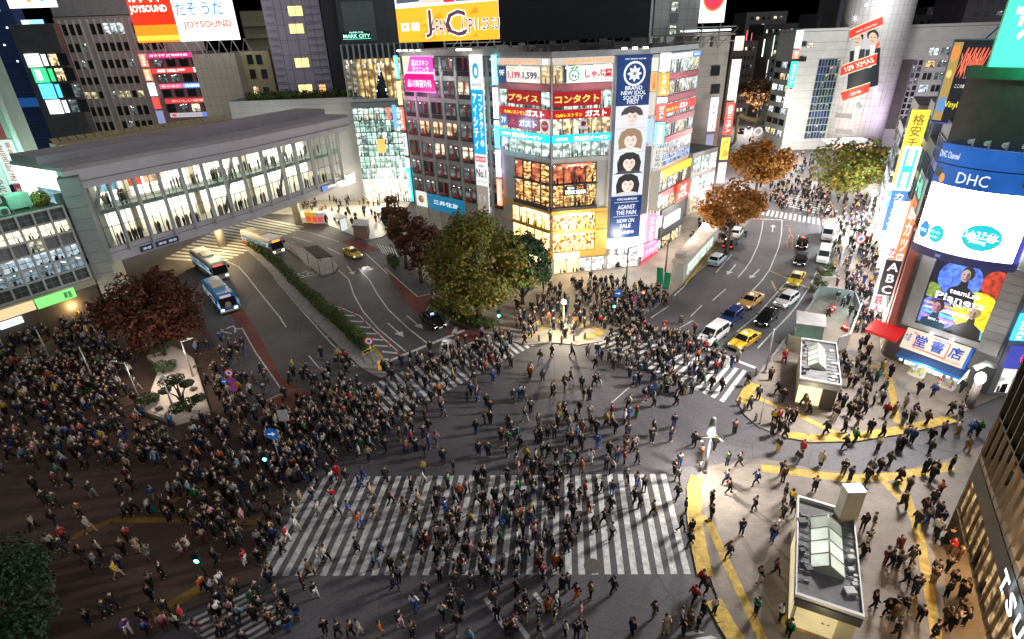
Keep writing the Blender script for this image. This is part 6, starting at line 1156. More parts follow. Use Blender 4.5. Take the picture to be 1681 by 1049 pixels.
# ---------------------------------------------------------------- buildings right of centre, behind the corner shops
F, w, zt, b = slab('office_tower', 'pale grey tower with a lit stair window band beside the dark billboard', 'building', 1074, 1146, 0, 128, mat((.36, .38, .39), .6, 0, .06, .5), (1, .1, 0), 14, py=30, top=50)
bars(F, b, 'joint', mat((.2, .21, .22), .7), [(w * k, w * k + .07, 20, 50) for k in (.15, .33, .55, .75, .9)] + [(0, w, z, z + .07) for z in range(22, 50, 2)], 0, .02)
for k in range(7): z = 31.5 + k * 2.1; pane(F, b, w * .36, w * .52, z, z + 1.7, .05, room((.75, .9, .7), .7) if k % 2 == 0 else mat((.12, .16, .18), .3), FR_D)
t = thing('roof_penthouse', 'small grey plant room at the foot of the pale tower', 'building', F.p(0, 30)); mb = MB(); F.box(mb, -2, 3, 26, 31.3, .3, 4); mb.build('wall', mat((.4, .41, .42), .7, 0, .1, .6), t); mb = MB(); F.box(mb, -2.1, 3.1, 31.31, 31.5, .2, 4.1); mb.build('roof', ROOF, t)
F, w, zt, b = slab('office_building', 'plain brownish building with two dark square windows behind the right hand face', 'building', 1134, 1192, 60, 118, mat((.36, .32, .28), .7, 0, .08, .6), (1, .08, 0), 14, py=120, par=.5)
for y in (116, 146): u, z = F.uz(1174, y); pane(F, b, u - .9, u + .9, z - .9, z + .9, .05, GLASS_D, FR_D)
bars(F, b, 'joint', mat((.2, .18, .16), .8), [(0, w, z, z + .05) for z in range(4, int(zt), 2)] + [(w * .7, w * .7 + .06, 2, zt)], 0, .02)
bars(F, b, 'roof_lamp_strip', lit((.85, .95, 1), 2.5), [(-w * .45, w * .9, zt + .9, zt + 1.2)], 1, 1.3)
FA = plane_at(1146, 40, 116, (1, .05, 0)); u0, z0 = FA.uz(1146, 38); u1 = FA.uz(1187, 37)[0]
sign(FA, (u0, u1, z0, z0 + 7), lit((.95, .9, .82), 1.8), [('', .5, .62, .88, .72, srgb('e87830'), dict(shape='disc', s=1.2)), ('', .5, .62, .76, .62, (.75, .04, .1), dict(shape='disc', s=1.)), ('楽園', .5, .66, .5, .24, (1, .95, .9), dict(s=2.5, bold=.05))], 'white rooftop sign with a red disc and two white characters', 'billboard', s=1.8, cat='billboard')
FE = Face(F.p(w + .1, 0, .6), V3((.4, .9, 0)))
FE2 = Face(F.p(w - 1.6, 0, 1.), F.d)
strip(FE2, 1.9, 3.6, [(60, 84, (.9, .8, .9), 1.2, '酒', (1., .4, .05)), (98, 165, (.8, .95, .85), 1.7), (168, 221, (.9, .08, .05), 1.5, '品質ニッポン', (1, .95, .9)), (226, 262, (1., .6, .1), 1.6, '焼鳥', (1, .2, .05)), (266, 300, (.7, .7, .8), 1.)], 'tall blade sign with a red middle box right of the brownish building', 1192)
strip(FE2, -1.4, .1, [(160, 215, (.92, .94, 1), 1.4, 'ビル', (.1, .15, .5)), (220, 250, (.4, .42, .6), .8), (254, 285, (.85, .85, .88), 1.1, '診療', (.2, .2, .5))], 'lower white and blue vertical sign left of the tall blade sign', 1178)
F, w, zt, b = slab('shop_building', 'small bright shop building below the brownish building', 'building', 1128, 1166, 250, 106, mat((.45, .4, .38), .7, 0, .1, .6), (.75, .66, 0), 8, py=340)
grid(F, b, .2, w - .2, 3, .2, zt - .4, 3, .9, .8, pickr(88, W_BRIGHT, W_WARM, W_GREEN), .05, FR_W, 2, 1, .08)
lamp_or_fill(F.p(w * .5, 3.5, 3), 900, (1, .93, .82), .8)
# far street: dark blocks with neon, one after the other
rr = random.Random(21)
fb = [(1198, 1240, 68, 230, (.12, .10, .09)), (1215, 1280, 20, 300, (.16, .15, .15)), (1246, 1282, 40, 260, (.10, .10, .105)), (1262, 1310, 58, 235, (.17, .19, .18)), (1282, 1340, 38, 270, (.12, .13, .13)), (1330, 1395, 22, 240, (.13, .13, .15)), (1360, 1420, -10, 230, (.2, .2, .22)), (1470, 1560, 25, 230, (.05, .05, .055)), (1500, 1570, 12, 260, (.09, .08, .09)), (1560, 1690, -30, 200, (.13, .12, .15))]
for i, (xa, xb, yt, ds, c) in enumerate(fb):
    nm = ('brown', 'grey', 'dark grey', 'greenish grey', 'dim', 'corrugated', 'pale', 'black', 'dusky', 'mauve')[i]
    F, w, zt, b = slab('office_building', '%s building far down the street, %s' % (nm, ('beyond the tall blade sign', 'with a row of dark windows at its top', 'right of the far brown one', 'left of the tiled wing', 'just above the tiled wing', 'beside the top of the round tower', 'right behind the round tower', 'right of the round tower with dim ceiling lights', 'behind the black one', 'at the top right corner')[i]), 'building', xa, xb, yt, ds, mat(c, .8, 0, .12, .4), (1, .05, 0), 14, py=100)
    grid(F, b, w * .08, w * .92, 6, max(2, zt - 26), zt - 1, 8, .5, .4, pickr(90 + i, GLASS_D, GLASS_D, GLASS_D, W_DIM, W_CREAM if i not in (5, 6, 9) else GLASS_D), .05, None)
sg = [(1222, 90, 1226, 50, 240, (.9, .1, .12), 1.5, '109'), (1230, 88, 1234, 54, 238, (.8, .15, .2), 1.3, None), (1250, 93, 1256, 64, 236, (.85, 1, .9), 2.2, None), (1266, 92, 1272, 58, 230, (.9, 1, .95), 2.2, None), (1256, 135, 1261, 98, 225, (.95, .9, .95), 1.2, None), (1231, 128, 1242, 110, 250, (.7, .9, 1), 2.5, None), (1219, 150, 1228, 140, 250, (1, .75, .5), 2.5, None), (1250, 145, 1256, 120, 240, (.4, 1, .6), 1.6, None), (1214, 82, 1222, 75, 235, (.1, .8, .6), 1., None), (1285, 140, 1293, 130, 190, (1, .5, .3), 1.5, None), (1280, 120, 1290, 104, 195, (1, .75, .4), 1.2, None), (1272, 215, 1282, 178, 180, (.95, .95, 1), 2.2, None)]
for i, (xa, yb, xb, ya, ds, c, s_, tx) in enumerate(sg):
    F = plane_at(xa, yb, ds, (1, .0, 0)); q0, q1 = F.uz(xa, yb), F.uz(xb, ya)
    sign(F, (q0[0], q1[0], q0[1], q1[1]), lit(c, s_), [], 'small distant %s neon sign on the far street, %s' % (('red', 'dull red', 'pale green', 'white', 'pinkish', 'pale blue', 'orange', 'green', 'teal', 'orange red', 'amber', 'plain white')[i], ('highest left of the pair', 'right of the pair', 'left tall one', 'right tall one', 'below the tall ones', 'in the glow of the tree', 'lowest at the left', 'beside the glowing tree', 'smallest', 'beside the vertical green sign', 'above the orange red one', 'at street level')[i]), 'neon_sign', s=s_, cat='sign', group='neon signs on the far street')
# street gate
A_, B_ = G(1206, 232), G(1268, 226); FG2 = face_w(A_, B_); wg = (B_ - A_).length
t = thing('street_gate', 'arched street gate with white lettering across the far street', 'gate', (A_ + B_) / 2); mb = MB()
for u in (0, wg): mb.tube([FG2.p(u, 0), FG2.p(u, 8)], .5, 8)
mb.tube([FG2.p(wg * i / 10, 8 - 2. * math.sin(PI * i / 10)) for i in range(11)], .8, 6); mb.build('arch', mat((.2, .16, .06), .5), t)
mb = MB(); text_into(mb, 'MODI', FG2.p(wg * .55, 2.6, 1.2), FG2.d, UP, 2.8, wg * .8, bold=.04); mb.build('lettering', lit((.85, .85, .8), .9), t)
for x, y, p_ in ((1240, 175, 16000), (1300, 262, 9000), (1215, 300, 7000), (1330, 300, 9000), (1225, 215, 9000)): lamp_or_fill(G(x, y) + UP * 7, p_, (1, .9, .82), 1.)
# ---------------------------------------------------------------- trees, hedges, bushes
def leaf_mat(name, cols, rough=.6):
    m = bpy.data.materials.new(name); m.use_nodes = True; nt = m.node_tree; N = nt.nodes; L = nt.links; p = N['Principled BSDF']; p.inputs['Roughness'].default_value = rough; p.inputs['Specular IOR Level'].default_value = .25
    g = N.new('ShaderNodeNewGeometry'); r = N.new('ShaderNodeValToRGB'); e = r.color_ramp.elements
    while len(e) < len(cols): e.new(.5)
    for i, c in enumerate(cols): e[i].position = i / (len(cols) - 1); e[i].color = (*c, 1)
    L.new(g.outputs['Random Per Island'], r.inputs['Fac']); L.new(r.outputs['Color'], p.inputs['Base Color']); return m
LEAF = dict(
    maple=leaf_mat('red_leaves', [(.028, .008, .006), (.07, .018, .011), (.10, .028, .015), (.045, .018, .01), (.12, .035, .02)]),
    brown=leaf_mat('brown_leaves', [(.05, .03, .012), (.11, .05, .02), (.08, .045, .015), (.13, .06, .02)]),
    redbrown=leaf_mat('purple_brown_leaves', [(.07, .025, .02), (.12, .035, .028), (.09, .04, .025)]),
    autumn=leaf_mat('green_gold_leaves', [(.07, .12, .02), (.14, .16, .02), (.10, .14, .022), (.26, .16, .02), (.20, .12, .018), (.08, .13, .03)]),
    green=leaf_mat('dark_green_leaves', [(.02, .05, .02), (.03, .07, .028), (.045, .09, .03), (.022, .045, .022)]),
    orange=leaf_mat('orange_leaves', [(.34, .13, .02), (.42, .17, .03), (.24, .11, .02), (.38, .14, .025), (.2, .14, .03)]),
    pine=leaf_mat('pine_needles', [(.018, .04, .014), (.03, .055, .018), (.04, .06, .02)]),
    hedge=leaf_mat('hedge_leaves', [(.03, .06, .012), (.05, .09, .016), (.07, .10, .02), (.04, .055, .014)]),
    yellowgreen=leaf_mat('yellow_green_leaves', [(.18, .20, .03), (.26, .26, .05), (.12, .15, .03)]),
    dark=leaf_mat('night_green_leaves', [(.010, .026, .010), (.016, .038, .014), (.012, .03, .016), (.02, .042, .014)]))
BARK = mat((.075, .055, .045), .9, 0, .3, 3., .5)
def leaves(mb, c, rad, n, size, rnd, flat=.75):
    for _ in range(n):
        while True:
            d = V3((rnd.uniform(-1, 1), rnd.uniform(-1, 1), rnd.uniform(-1, 1)))
            if .05 < d.length < 1: break
        d = d.normalized() * d.length ** .45
        q = V3(c) + V3((d.x * rad[0], d.y * rad[1], d.z * rad[2])); s = size * rnd.uniform(.6, 1.4)
        nv = (d + V3((rnd.uniform(-.8, .8), rnd.uniform(-.8, .8), rnd.uniform(-.2, 1.)))).normalized(); a = nv.orthogonal().normalized(); a = Quaternion(nv, rnd.uniform(0, 6.28)) @ a; b_ = nv.cross(a) * .62
        mb.add([q - a * s, q + b_ * s, q + a * s, q - b_ * s], [(0, 1, 2, 3)])
def tree(label, base, top, r, crown_h, leaf, n, size, seed, group=None, lobes=26, lean=(0, 0), name='tree', trunk=.28):
    """tapered trunk with limbs; crown of leaf clumps spread unevenly through its volume"""
    rnd = random.Random(seed); B = V3(base); t = thing(name, label, 'tree', B, 0, group); H_ = top; cz = H_ - crown_h / 2
    cc = V3((lean[0], lean[1], cz)); mb = MB(); fork = V3((lean[0] * .3, lean[1] * .3, (H_ - crown_h) * .9 + .3))
    mb.tube([(0, 0, -.1), fork * .5, fork, fork.lerp(cc, .6)], [trunk * 1.25, trunk, trunk * .8, trunk * .4], 9)
    lob = []
    for i in range(lobes):
        while True:
            d = V3((rnd.uniform(-1, 1), rnd.uniform(-1, 1), rnd.uniform(-1, 1)))
            if d.length < 1: break
        d = d.normalized() * (d.length ** .5) * .8
        k = 1 - .35 * max(0, d.z)
        lob.append((cc + V3((d.x * r * k, d.y * r * k, d.z * crown_h / 2)), r * rnd.uniform(.2, .36)))
    for c, q in lob[::2]: m_ = fork.lerp(c, .55) + V3((0, 0, .3)); mb.tube([fork, m_, c], [trunk * .42, trunk * .25, .03], 5)
    mb.local('trunk', BARK, t); mb = MB()
    for c, q in lob:
        leaves(mb, c, (q, q, q * .75), int(n / lobes), size, rnd)
        for _ in range(3):
            d = V3((rnd.uniform(-1, 1), rnd.uniform(-1, 1), rnd.uniform(-.7, 1))).normalized(); leaves(mb, c + d * q * 1.05, (q * .4, q * .4, q * .3), int(n / lobes / 9), size * .9, rnd)
    mb.local('crown', LEAF[leaf], t); return t
tree('big red maple on the dark left plaza beside the station', G(274, 580), 10.4, 5.7, 8.6, 'maple', 11500, .2, 1, None, 46)
tree('small brown tree at the far side of the bus turning circle', G(652, 408), 9.6, 3., 7., 'brown', 2600, .24, 2, 'trees along the kerb of the turning circle', 20)
tree('thin brown tree leaning between the small brown tree and the purple one', G(668, 440), 9., 2.6, 6.2, 'brown', 1700, .24, 12, 'trees along the kerb of the turning circle', 16)
tree('purple brown tree in a stone planter left of the big autumn tree', G(692, 464), 10.2, 3.8, 8., 'redbrown', 3600, .22, 3, 'trees along the kerb of the turning circle', 22)
tree('big autumn tree turning from green to gold in the middle of the square', G(787, 522), 13.9, 7.1, 12.6, 'autumn', 13500, .22, 4, None, 56, trunk=.36)
tree('dark green evergreen tree right behind the big autumn tree', G(858, 500), 10.9, 3.9, 10.2, 'green', 8000, .19, 5, None, 34)
tree('orange autumn tree beside the white parked car on the right hand street', G(1192, 418), 11.6, 5.2, 7., 'orange', 4600, .26, 6, 'orange street trees', 26)
tree('orange autumn tree further up the right hand street', G(1236, 342), 13, 6.2, 7.5, 'orange', 3800, .32, 7, 'orange street trees', 24)
tree('greenish tree in the white glare at the far crossing', G(1385, 335), 12.5, 8., 9.5, 'autumn', 3600, .36, 8, None, 26)
tree('distant brown street tree below the far neon signs', G(1240, 208), 17, 9, 10, 'brown', 1500, .6, 9, None, 20)
tree('dark round evergreen at the bottom left corner', G(-12, 1090), 8.6, 5.0, 8.4, 'dark', 15000, .12, 10, None, 44)
# hedge along the traffic island
def hedge(label, pts, w, h, leaf, n, size, seed, name='hedge'):
    rnd = random.Random(seed); P = [V3(p) for p in pts]; t = thing(name, label, 'hedge', P[0]); mb = MB(); ic = MB(); L_ = sum((P[i + 1] - P[i]).length for i in range(len(P) - 1))
    for i in range(len(P) - 1):
        k = max(2, int((P[i + 1] - P[i]).length / .8))
        for j in range(k):
            c = P[i].lerp(P[i + 1], (j + .5) / k); s = rnd.uniform(.8, 1.18); leaves(mb, c + V3((rnd.uniform(-.12, .12), rnd.uniform(-.12, .12), h * .52 * s)), (w * .62 * s, w * .62 * s, h * .55 * s), int(n / k / (len(P) - 1)), size, rnd)
            ic.tube([c, c + UP * h * .7], [.06, .02], 4)
    ic.build('stems', BARK, t); mb.build('foliage', LEAF[leaf], t)
hedge('long clipped hedge along the narrow traffic island', pix([(412, 404), (450, 432), (500, 482), (540, 520), (575, 550), (604, 580)], .15), 1.35, 1.9, 'hedge', 11000, .13, 31)
hedge('low green planting behind a stone kerb under the big autumn tree', pix([(713, 496), (740, 512), (775, 530), (806, 537)], .12), 2.2, .8, 'hedge', 4200, .12, 32)
hedge('small bush beside the slim signpost at the side street', pix([(642, 432), (650, 442)], .12), 1.4, 1.8, 'green', 700, .14, 33)
F, w, zt = TER
hedge('hedge planted along the top of the concrete terrace wall', [F.p(w * .12, zt, -1.2), F.p(w * .5, zt, -1.2), F.p(w * .95, zt, -1.2)], 1.2, 1.6, 'hedge', 2200, .26, 34)
for t, c, rad, leaf, n in BUSHES:
    mb = MB(); leaves(mb, c, rad, n * 6, .16, random.Random(5)); mb.build('foliage', LEAF[leaf], t); mb = MB(); mb.tube([c - UP * rad[2], c], [.3, .1], 6); mb.build('stems', BARK, t)
# raised white garden with clipped pines
t = thing('garden_bed', 'raised white gravel garden with stones on the dark plaza', 'garden', G(290, 640)); gp = pix([(235, 674), (286, 692), (345, 676), (318, 588), (300, 574), (262, 560), (240, 585), (262, 600)], .6)
mb = MB(); mb.prism([(p.x, p.y) for p in gp], .12, .55, 0); mb.build('kerb', mat((.5, .42, .34), .8, 0, .1, 1), t); mb = MB(); c = sum(gp, V3()) / len(gp); mb.prism([(c.x + (p.x - c.x) * .96, c.y + (p.y - c.y) * .96) for p in gp], .552, .6, 0); mb.build('gravel', mat((.62, .55, .48), .9, 0, .12, 2.5, .3), t)
for i, (x, y, s) in enumerate(((262, 672, .38), (257, 658, .35), (305, 632, .5), (318, 640, .4), (328, 655, .55), (283, 596, .5), (321, 603, .3))): mb = MB(); mb.blob(G(x, y, .6) + UP * s * .3, (s, s * .8, s * .55), 0, 8, 6, .18); mb.build('stone', mat((.12, .10, .09), .9, 0, .3, 4), t)
for i, (x, y, h, sh, lb) in enumerate(((302, 666, 3.3, ((-.6, .2, 2.9, 1.15), (.7, .5, 2.3, .7), (-1.2, -.2, 2., .6), (.1, 0, 3.2, .9)), 'tall layered pine in the middle of the white garden'), (243, 664, 1., ((0, 0, .8, 1.), (.5, .2, .7, .7)), 'low clipped pine at the left corner of the white garden'), (268, 612, 1.1, ((0, 0, .9, 1.1), (.8, 0, .8, .8)), 'flat clipped pine at the back of the white garden'), (312, 676, 1.3, ((-.8, -.3, .8, .9), (0, 0, 1., 1.), (1., .5, 1.3, .7)), 'spreading clipped pine at the front right of the white garden'), (270, 584, 1.5, ((-.9, 0, 1., 1.1), (0, .3, 1.2, 1.), (1.1, .5, 1.9, .9), (.6, 1.2, 2.2, 1.1)), 'dark clipped pine against the red maple behind the white garden'))):
    B = G(x, y, .6); t = thing('pine_tree', lb, 'tree', B, 0, 'clipped garden pines'); mb = MB(); fo = MB(); rnd = random.Random(50 + i)
    for dx, dy, dz, rr_ in sh: mb.tube([(0, 0, 0), (dx * .3, dy * .3, dz * .6), (dx, dy, dz)], [.12, .09, .03], 5); leaves(fo, (dx, dy, dz), (rr_, rr_, rr_ * .42), 420, .10, rnd)
    mb.local('trunk', BARK, t); fo.local('foliage', LEAF['pine'], t)
lamp_or_fill(G(300, 650) + UP * 5, 480, (1, .8, .62), .4); lamp_or_fill(G(262, 640) + UP * 4, 220, (1, .8, .62), .4)
# round planter on the dark plaza
for i, (x, y) in enumerate(((152, 642), (78, 610))):
    t = thing('round_planter', 'round stone planter ring on the dark plaza, %s' % ('right one near the lamp pole', 'left one')[i], 'planter', G(x, y)); B = G(x, y, .12); mb = MB(); n = 24
    for a in range(n):
        q0, q1 = 2 * PI * a / n, 2 * PI * (a + 1) / n; f = lambda q, rr_, z: (B.x + rr_ * math.cos(q), B.y + rr_ * math.sin(q), z)
        mb.add([f(q0, 1.9, .12), f(q1, 1.9, .12), f(q1, 1.9, .6), f(q0, 1.9, .6), f(q1, 1.6, .6), f(q0, 1.6, .6), f(q1, 1.6, .3), f(q0, 1.6, .3)], [(0, 1, 2, 3), (3, 2, 4, 5), (5, 4, 6, 7)])
    mb.build('ring', mat((.13, .11, .1), .8, 0, .1, 1), t); mb = MB(); leaves(mb, B + UP * .45, (1.55, 1.55, .35), 900, .11, random.Random(3)); mb.build('planting', LEAF['hedge'], t)
# ---------------------------------------------------------------- vehicles (front towards +x in their own space)
RUBBER = mat((.015, .015, .015), .9, 0, .05, 3); RIM = mat((.4, .4, .42), .3, .8, .05, 3); AUTOGL = mat((.012, .015, .018), .05, 0, .05, 2)
HEAD = lit((1., .97, .9), 7.); TAIL = lit((1., .04, .02), 2.2); TAILD = mat((.3, .01, .01), .3, 0, .05, 3); PLATE = mat((.7, .7, .66), .5, 0, .05, 3); CHROME = mat((.5, .5, .52), .2, .9, .03, 3)
PROF = dict(   # x, bottom, belt, top, half width at belt, half width at top
    sedan=[(2.32, .32, .62, .63, .70, .62), (2.2, .24, .72, .74, .80, .70), (1.15, .22, .90, .92, .85, .74), (.45, .22, .95, 1.42, .86, .62), (-.95, .22, .96, 1.44, .86, .62), (-1.6, .22, .98, 1.0, .85, .74), (-2.2, .25, .94, .96, .80, .70), (-2.32, .34, .8, .82, .72, .62)],
    hatch=[(2.2, .32, .66, .67, .70, .62), (2.08, .24, .78, .80, .80, .70), (1.25, .22, .96, .98, .85, .74), (.5, .22, 1.0, 1.5, .86, .64), (-1.5, .22, 1.02, 1.5, .86, .64), (-2.1, .26, 1.0, 1.05, .82, .70), (-2.2, .34, .8, .82, .74, .64)],
    minivan=[(2.35, .34, .74, .75, .74, .66), (2.22, .26, .92, .94, .84, .74), (1.6, .24, 1.08, 1.1, .87, .76), (.8, .24, 1.12, 1.82, .88, .68), (-2.1, .24, 1.14, 1.84, .88, .70), (-2.32, .28, 1.1, 1.2, .86, .72), (-2.38, .36, .9, .92, .78, .68)],
    van=[(2.4, .34, .8, .82, .78, .72), (2.3, .26, 1.05, 1.07, .86, .78), (2.05, .24, 1.15, 1.18, .88, .80), (1.35, .24, 1.18, 1.98, .88, .74), (-2.3, .24, 1.2, 2.02, .88, .76), (-2.4, .28, 1.15, 1.95, .87, .74), (-2.44, .36, .95, .97, .84, .72)])
def car(kind, paint, label, name='parked_car', cat='car', heads=True, tails=False, stripe=None, roofsign=None, group='cars on the roads'):
    t = thing(name, label, cat, (0, 0, 0), 0, group); P = PROF[kind]; mb = MB(); vs = []; n = 8
    for x, b, bl, tp, w, wt in P: vs += [(x, -w * .92, b), (x, -w, (b + bl) * .5), (x, -w * .97, bl), (x, -wt, tp), (x, wt, tp), (x, w * .97, bl), (x, w, (b + bl) * .5), (x, w * .92, b)]
    fs = [(i * n + j, (i + 1) * n + j, (i + 1) * n + (j + 1) % n, i * n + (j + 1) % n) for i in range(len(P) - 1) for j in range(n)] + [tuple(range(n)), tuple(range(len(P) * n - 1, len(P) * n - n - 1, -1))]
    mb.add(vs, fs); o = mb.local('body', paint, t, .05)
    k = [i for i in range(len(P)) if P[i][3] - P[i][2] > .3]; a, c = k[0], k[-1]
    def q(name, pts, m=AUTOGL): w_ = MB(); w_.add(pts, [tuple(range(len(pts)))]); return w_.local(name, m, t)
    A, B = P[a - 1], P[a]; f = lambda s, r, y: (A[0] + (B[0] - A[0]) * s, y, A[3] + (B[3] - A[3]) * s); e = .02
    q('windscreen', [(A[0] - .06 + e, -A[5] * .9, A[3] + .05 + e), (A[0] - .06 + e, A[5] * .9, A[3] + .05 + e), (B[0] + .05 + e, B[5] * .92, B[3] - .05 + e), (B[0] + .05 + e, -B[5] * .92, B[3] - .05 + e)])
    A, B = P[c + 1], P[c]; q('rear_window', [(A[0] + .05 - e, A[5] * .88, A[3] + .05 + e), (A[0] + .05 - e, -A[5] * .88, A[3] + .05 + e), (B[0] - .04 - e, -B[5] * .9, B[3] - .06 + e), (B[0] - .04 - e, B[5] * .9, B[3] - .06 + e)])
    xs = [P[a][0] + .1, (P[a][0] + P[c][0]) / 2 + .2, P[c][0] - .05] if kind != 'van' else [P[a][0] + .15, .3, -1.0, P[c][0] + .1]
    for s in (-1, 1):
        for i in range(len(xs) - 1):
            x0, x1 = xs[i] - .05, xs[i + 1] + .05; bl, tp, w, wt = P[a][2], P[a][3], P[a][4], P[a][5]; yb, yt = w * .97 - (w * .97 - wt) * .1 + .02, wt + (w * .97 - wt) * .14 + .02; zb_, zt_ = bl + (tp - bl) * .1, bl + (tp - bl) * .86
            fx = x0 + (.55 if i == 0 and kind != 'van' else .3 if i == 0 else 0); rx = x1 - (.3 if i == len(xs) - 2 and kind in ('sedan', 'hatch') else 0); pts = [(fx, s * yb, zb_), (x0, s * yt, zt_), (x1, s * yt, zt_), (rx, s * yb, zb_)]
            q('side_window', pts if s > 0 else pts[::-1])
    for x in (P[0][0] * .62, P[-1][0] * .6):
        for s in (-1, 1): w_ = MB(); w_.tube([(x, s * (P[2][4] - .2), .31), (x, s * (P[2][4] + .015), .31)], .31, 14, 0, False); wo = w_.local('wheel', RUBBER, t); r_ = MB(); r_.disc((x, s * (P[2][4] + .02), .31), (1, 0, 0), (0, 0, s), .19, n=12); r_.local('rim', RIM, t).parent = wo
    for s in (-1, 1):
        w_ = MB(); x = P[1][0]; w_.hexa([(x - .1, s * .62 - .17, P[1][2] - .2), (x + .09, s * .58 - .15, P[1][2] - .2), (x + .09, s * .58 + .15, P[1][2] - .2), (x - .1, s * .62 + .17, P[1][2] - .2), (x - .12, s * .62 - .17, P[1][2] - .03), (x + .06, s * .58 - .15, P[1][2] - .03), (x + .06, s * .58 + .15, P[1][2] - .03), (x - .12, s * .62 + .17, P[1][2] - .03)]); w_.local('headlight', HEAD if heads else PLATE, t)
        w_ = MB(); x = P[-1][0]; w_.box(x - .03, x + .14, s * .6 - .14, s * .6 + .14, P[-1][2] - .22, P[-1][2] - .04); w_.local('taillight', TAIL if tails else TAILD, t)
        w_ = MB(); w_.box(P[a - 1][0] - .25, P[a - 1][0] - .1, s * (P[a][4] + .02) - .1, s * (P[a][4] + .02) + .1, P[a][2] + .02, P[a][2] + .16); w_.local('mirror', RUBBER, t)
    w_ = MB(); w_.box(P[0][0] - .02, P[0][0] + .025, -.25, .25, .42, .56); w_.local('number_plate', PLATE, t); w_ = MB(); w_.box(P[0][0] - .04, P[0][0] + .018, -.42, .42, .58, .64); w_.local('grille', CHROME if kind == 'sedan' else RUBBER, t)
    if stripe:
        w_ = MB(); x0, x1 = P[c][0] + .1, P[a][0] - .1; zt_ = P[a][3] + .035; w_.box(x0, x1, -.09, .09, zt_ - .05, zt_, 0)
        A, B = P[1], P[a - 1]; w_.add([(B[0], -.09, B[3] + .03), (A[0], -.09, A[3] + .03), (A[0], .09, A[3] + .03), (B[0], .09, B[3] + .03)], [(0, 1, 2, 3)])
        for s in (-1, 1): w_.box(P[-2][0], P[1][0] - .1, s * (P[2][4] + .012) - .01, s * (P[2][4] + .012) + .01, .66, .78)
        w_.local('stripe', stripe, t)
    if roofsign: w_ = MB(); z = P[a][3]; w_.blob((P[a][0] - .35, 0, z + .1), (.16, .28, .12), 0, 8, 6); w_.local('roof_sign', roofsign, t)
    return t
def put(t, front, rear, L_=0):
    a, b = G(*front), G(*rear); d = a - b; e = a - d.normalized() * L_ / 2 if L_ else (a + b) / 2; t.location = (e.x, e.y, .01); t.rotation_euler = (0, 0, math.atan2(d.y, d.x)); return t
TAXY = mat((.62, .46, .03), .3, 0, .05, 2); WHT = mat((.7, .7, .72), .25, 0, .04, 2); BLK = mat((.012, .012, .014), .15, 0, .05, 2); LB = mat((.42, .52, .6), .25, .2, .05, 2); ORT = mat((.62, .33, .1), .3, 0, .05, 2); BLUC = mat((.02, .05, .22), .2, .2, .05, 2); SRED = mat((.55, .1, .02), .4)
tx = car('sedan', TAXY, 'yellow taxi with an orange stripe stopped first at the right hand stop line', 'taxi', 'taxi', stripe=SRED, roofsign=lit((1, .95, .7), 2.5)); put(tx, (1204, 576), (1238, 554))
def beam(f, r_): a, b = G(*f, .65), G(*r_, .65); d = (a - b).normalized(); lamp_or_fill(a + d * .1, 260, (1, .96, .88), .12, 75, a + d * 5 - UP * .75)
for f, r_ in (((1204, 577), (1238, 554)), ((1156, 568), (1183, 547)), ((1188, 537), (1212, 516)), ((1277, 509), (1303, 489)), ((1217, 511), (1246, 489)), ((1299, 475), (1312, 453)), ((1310, 442), (1317, 421)), ((593, 429), (566, 413)), ((725, 545), (697, 521))): beam(f, r_)
put(car('minivan', WHT, 'white minivan stopped beside the yellow taxi at the right hand stop line'), (1156, 567), (1183, 547))
put(car('hatch', BLUC, 'blue car waiting behind the white minivan'), (1188, 536), (1212, 516)); bc = car('sedan', BLK, 'black car waiting behind the striped yellow taxi', tails=True); put(bc, (1244, 541), (1272, 513))
put(car('hatch', WHT, 'white car with bright headlights behind the black car'), (1277, 508), (1303, 489)); put(car('sedan', ORT, 'pale orange taxi coming down the right hand street', 'taxi', 'taxi', roofsign=lit((1, .95, .7), 1.5)), (1217, 510), (1246, 489))
c = copy_tree(tx); c['label'] = 'yellow taxi further up the right hand street behind the white car'; put(c, (1299, 474), (1312, 453))
c = copy_tree(bc); c['label'] = 'black car right behind the farther yellow taxi'; put(c, (1310, 441), (1317, 421)); put(car('sedan', BLK, 'black taxi with a red roof light at the rear of the queue', 'taxi', 'taxi', roofsign=lit((1, .1, .05), 2.5), stripe=SRED), (1314, 414), (1318, 394))
vn = car('van', WHT, 'white van by the kerb on the right, the nearer of the two', 'van', 'van', heads=False); put(vn, (1346, 442), (1355, 412)); c = copy_tree(vn); c['label'] = 'white van by the kerb on the right, the farther of the two'; put(c, (1355, 403), (1358, 378))
put(car('hatch', LB, 'pale blue hatchback driving away on the left side of the right hand street', heads=False), (1186, 423), (1167, 440)); put(car('hatch', BLK, 'dark car with lit tail lights driving away under the orange tree', heads=False, tails=True), (1206, 396), (1191, 413)); put(car('hatch', WHT, 'white car just ahead of the dark car under the orange tree', heads=False), (1214, 379), (1203, 395))
c = copy_tree(tx); c['label'] = 'yellow taxi driving round the bus turning circle'; put(c, (593, 428), (566, 413)); put(car('sedan', BLK, 'black taxi with lit headlights stopped beside the low planting', 'taxi', 'taxi', roofsign=lit((.5, .8, 1), 1.5)), (725, 544), (697, 521))
for i, (f, r_, nm) in enumerate((((1216, 222), (1218, 214), 'left'), ((1230, 214), (1231, 207), 'middle'), ((1252, 218), (1254, 210), 'right'))): c = copy_tree(bc); c['label'] = 'tiny car on the far street below the gate, %s of three' % nm; put(c, r_, f)
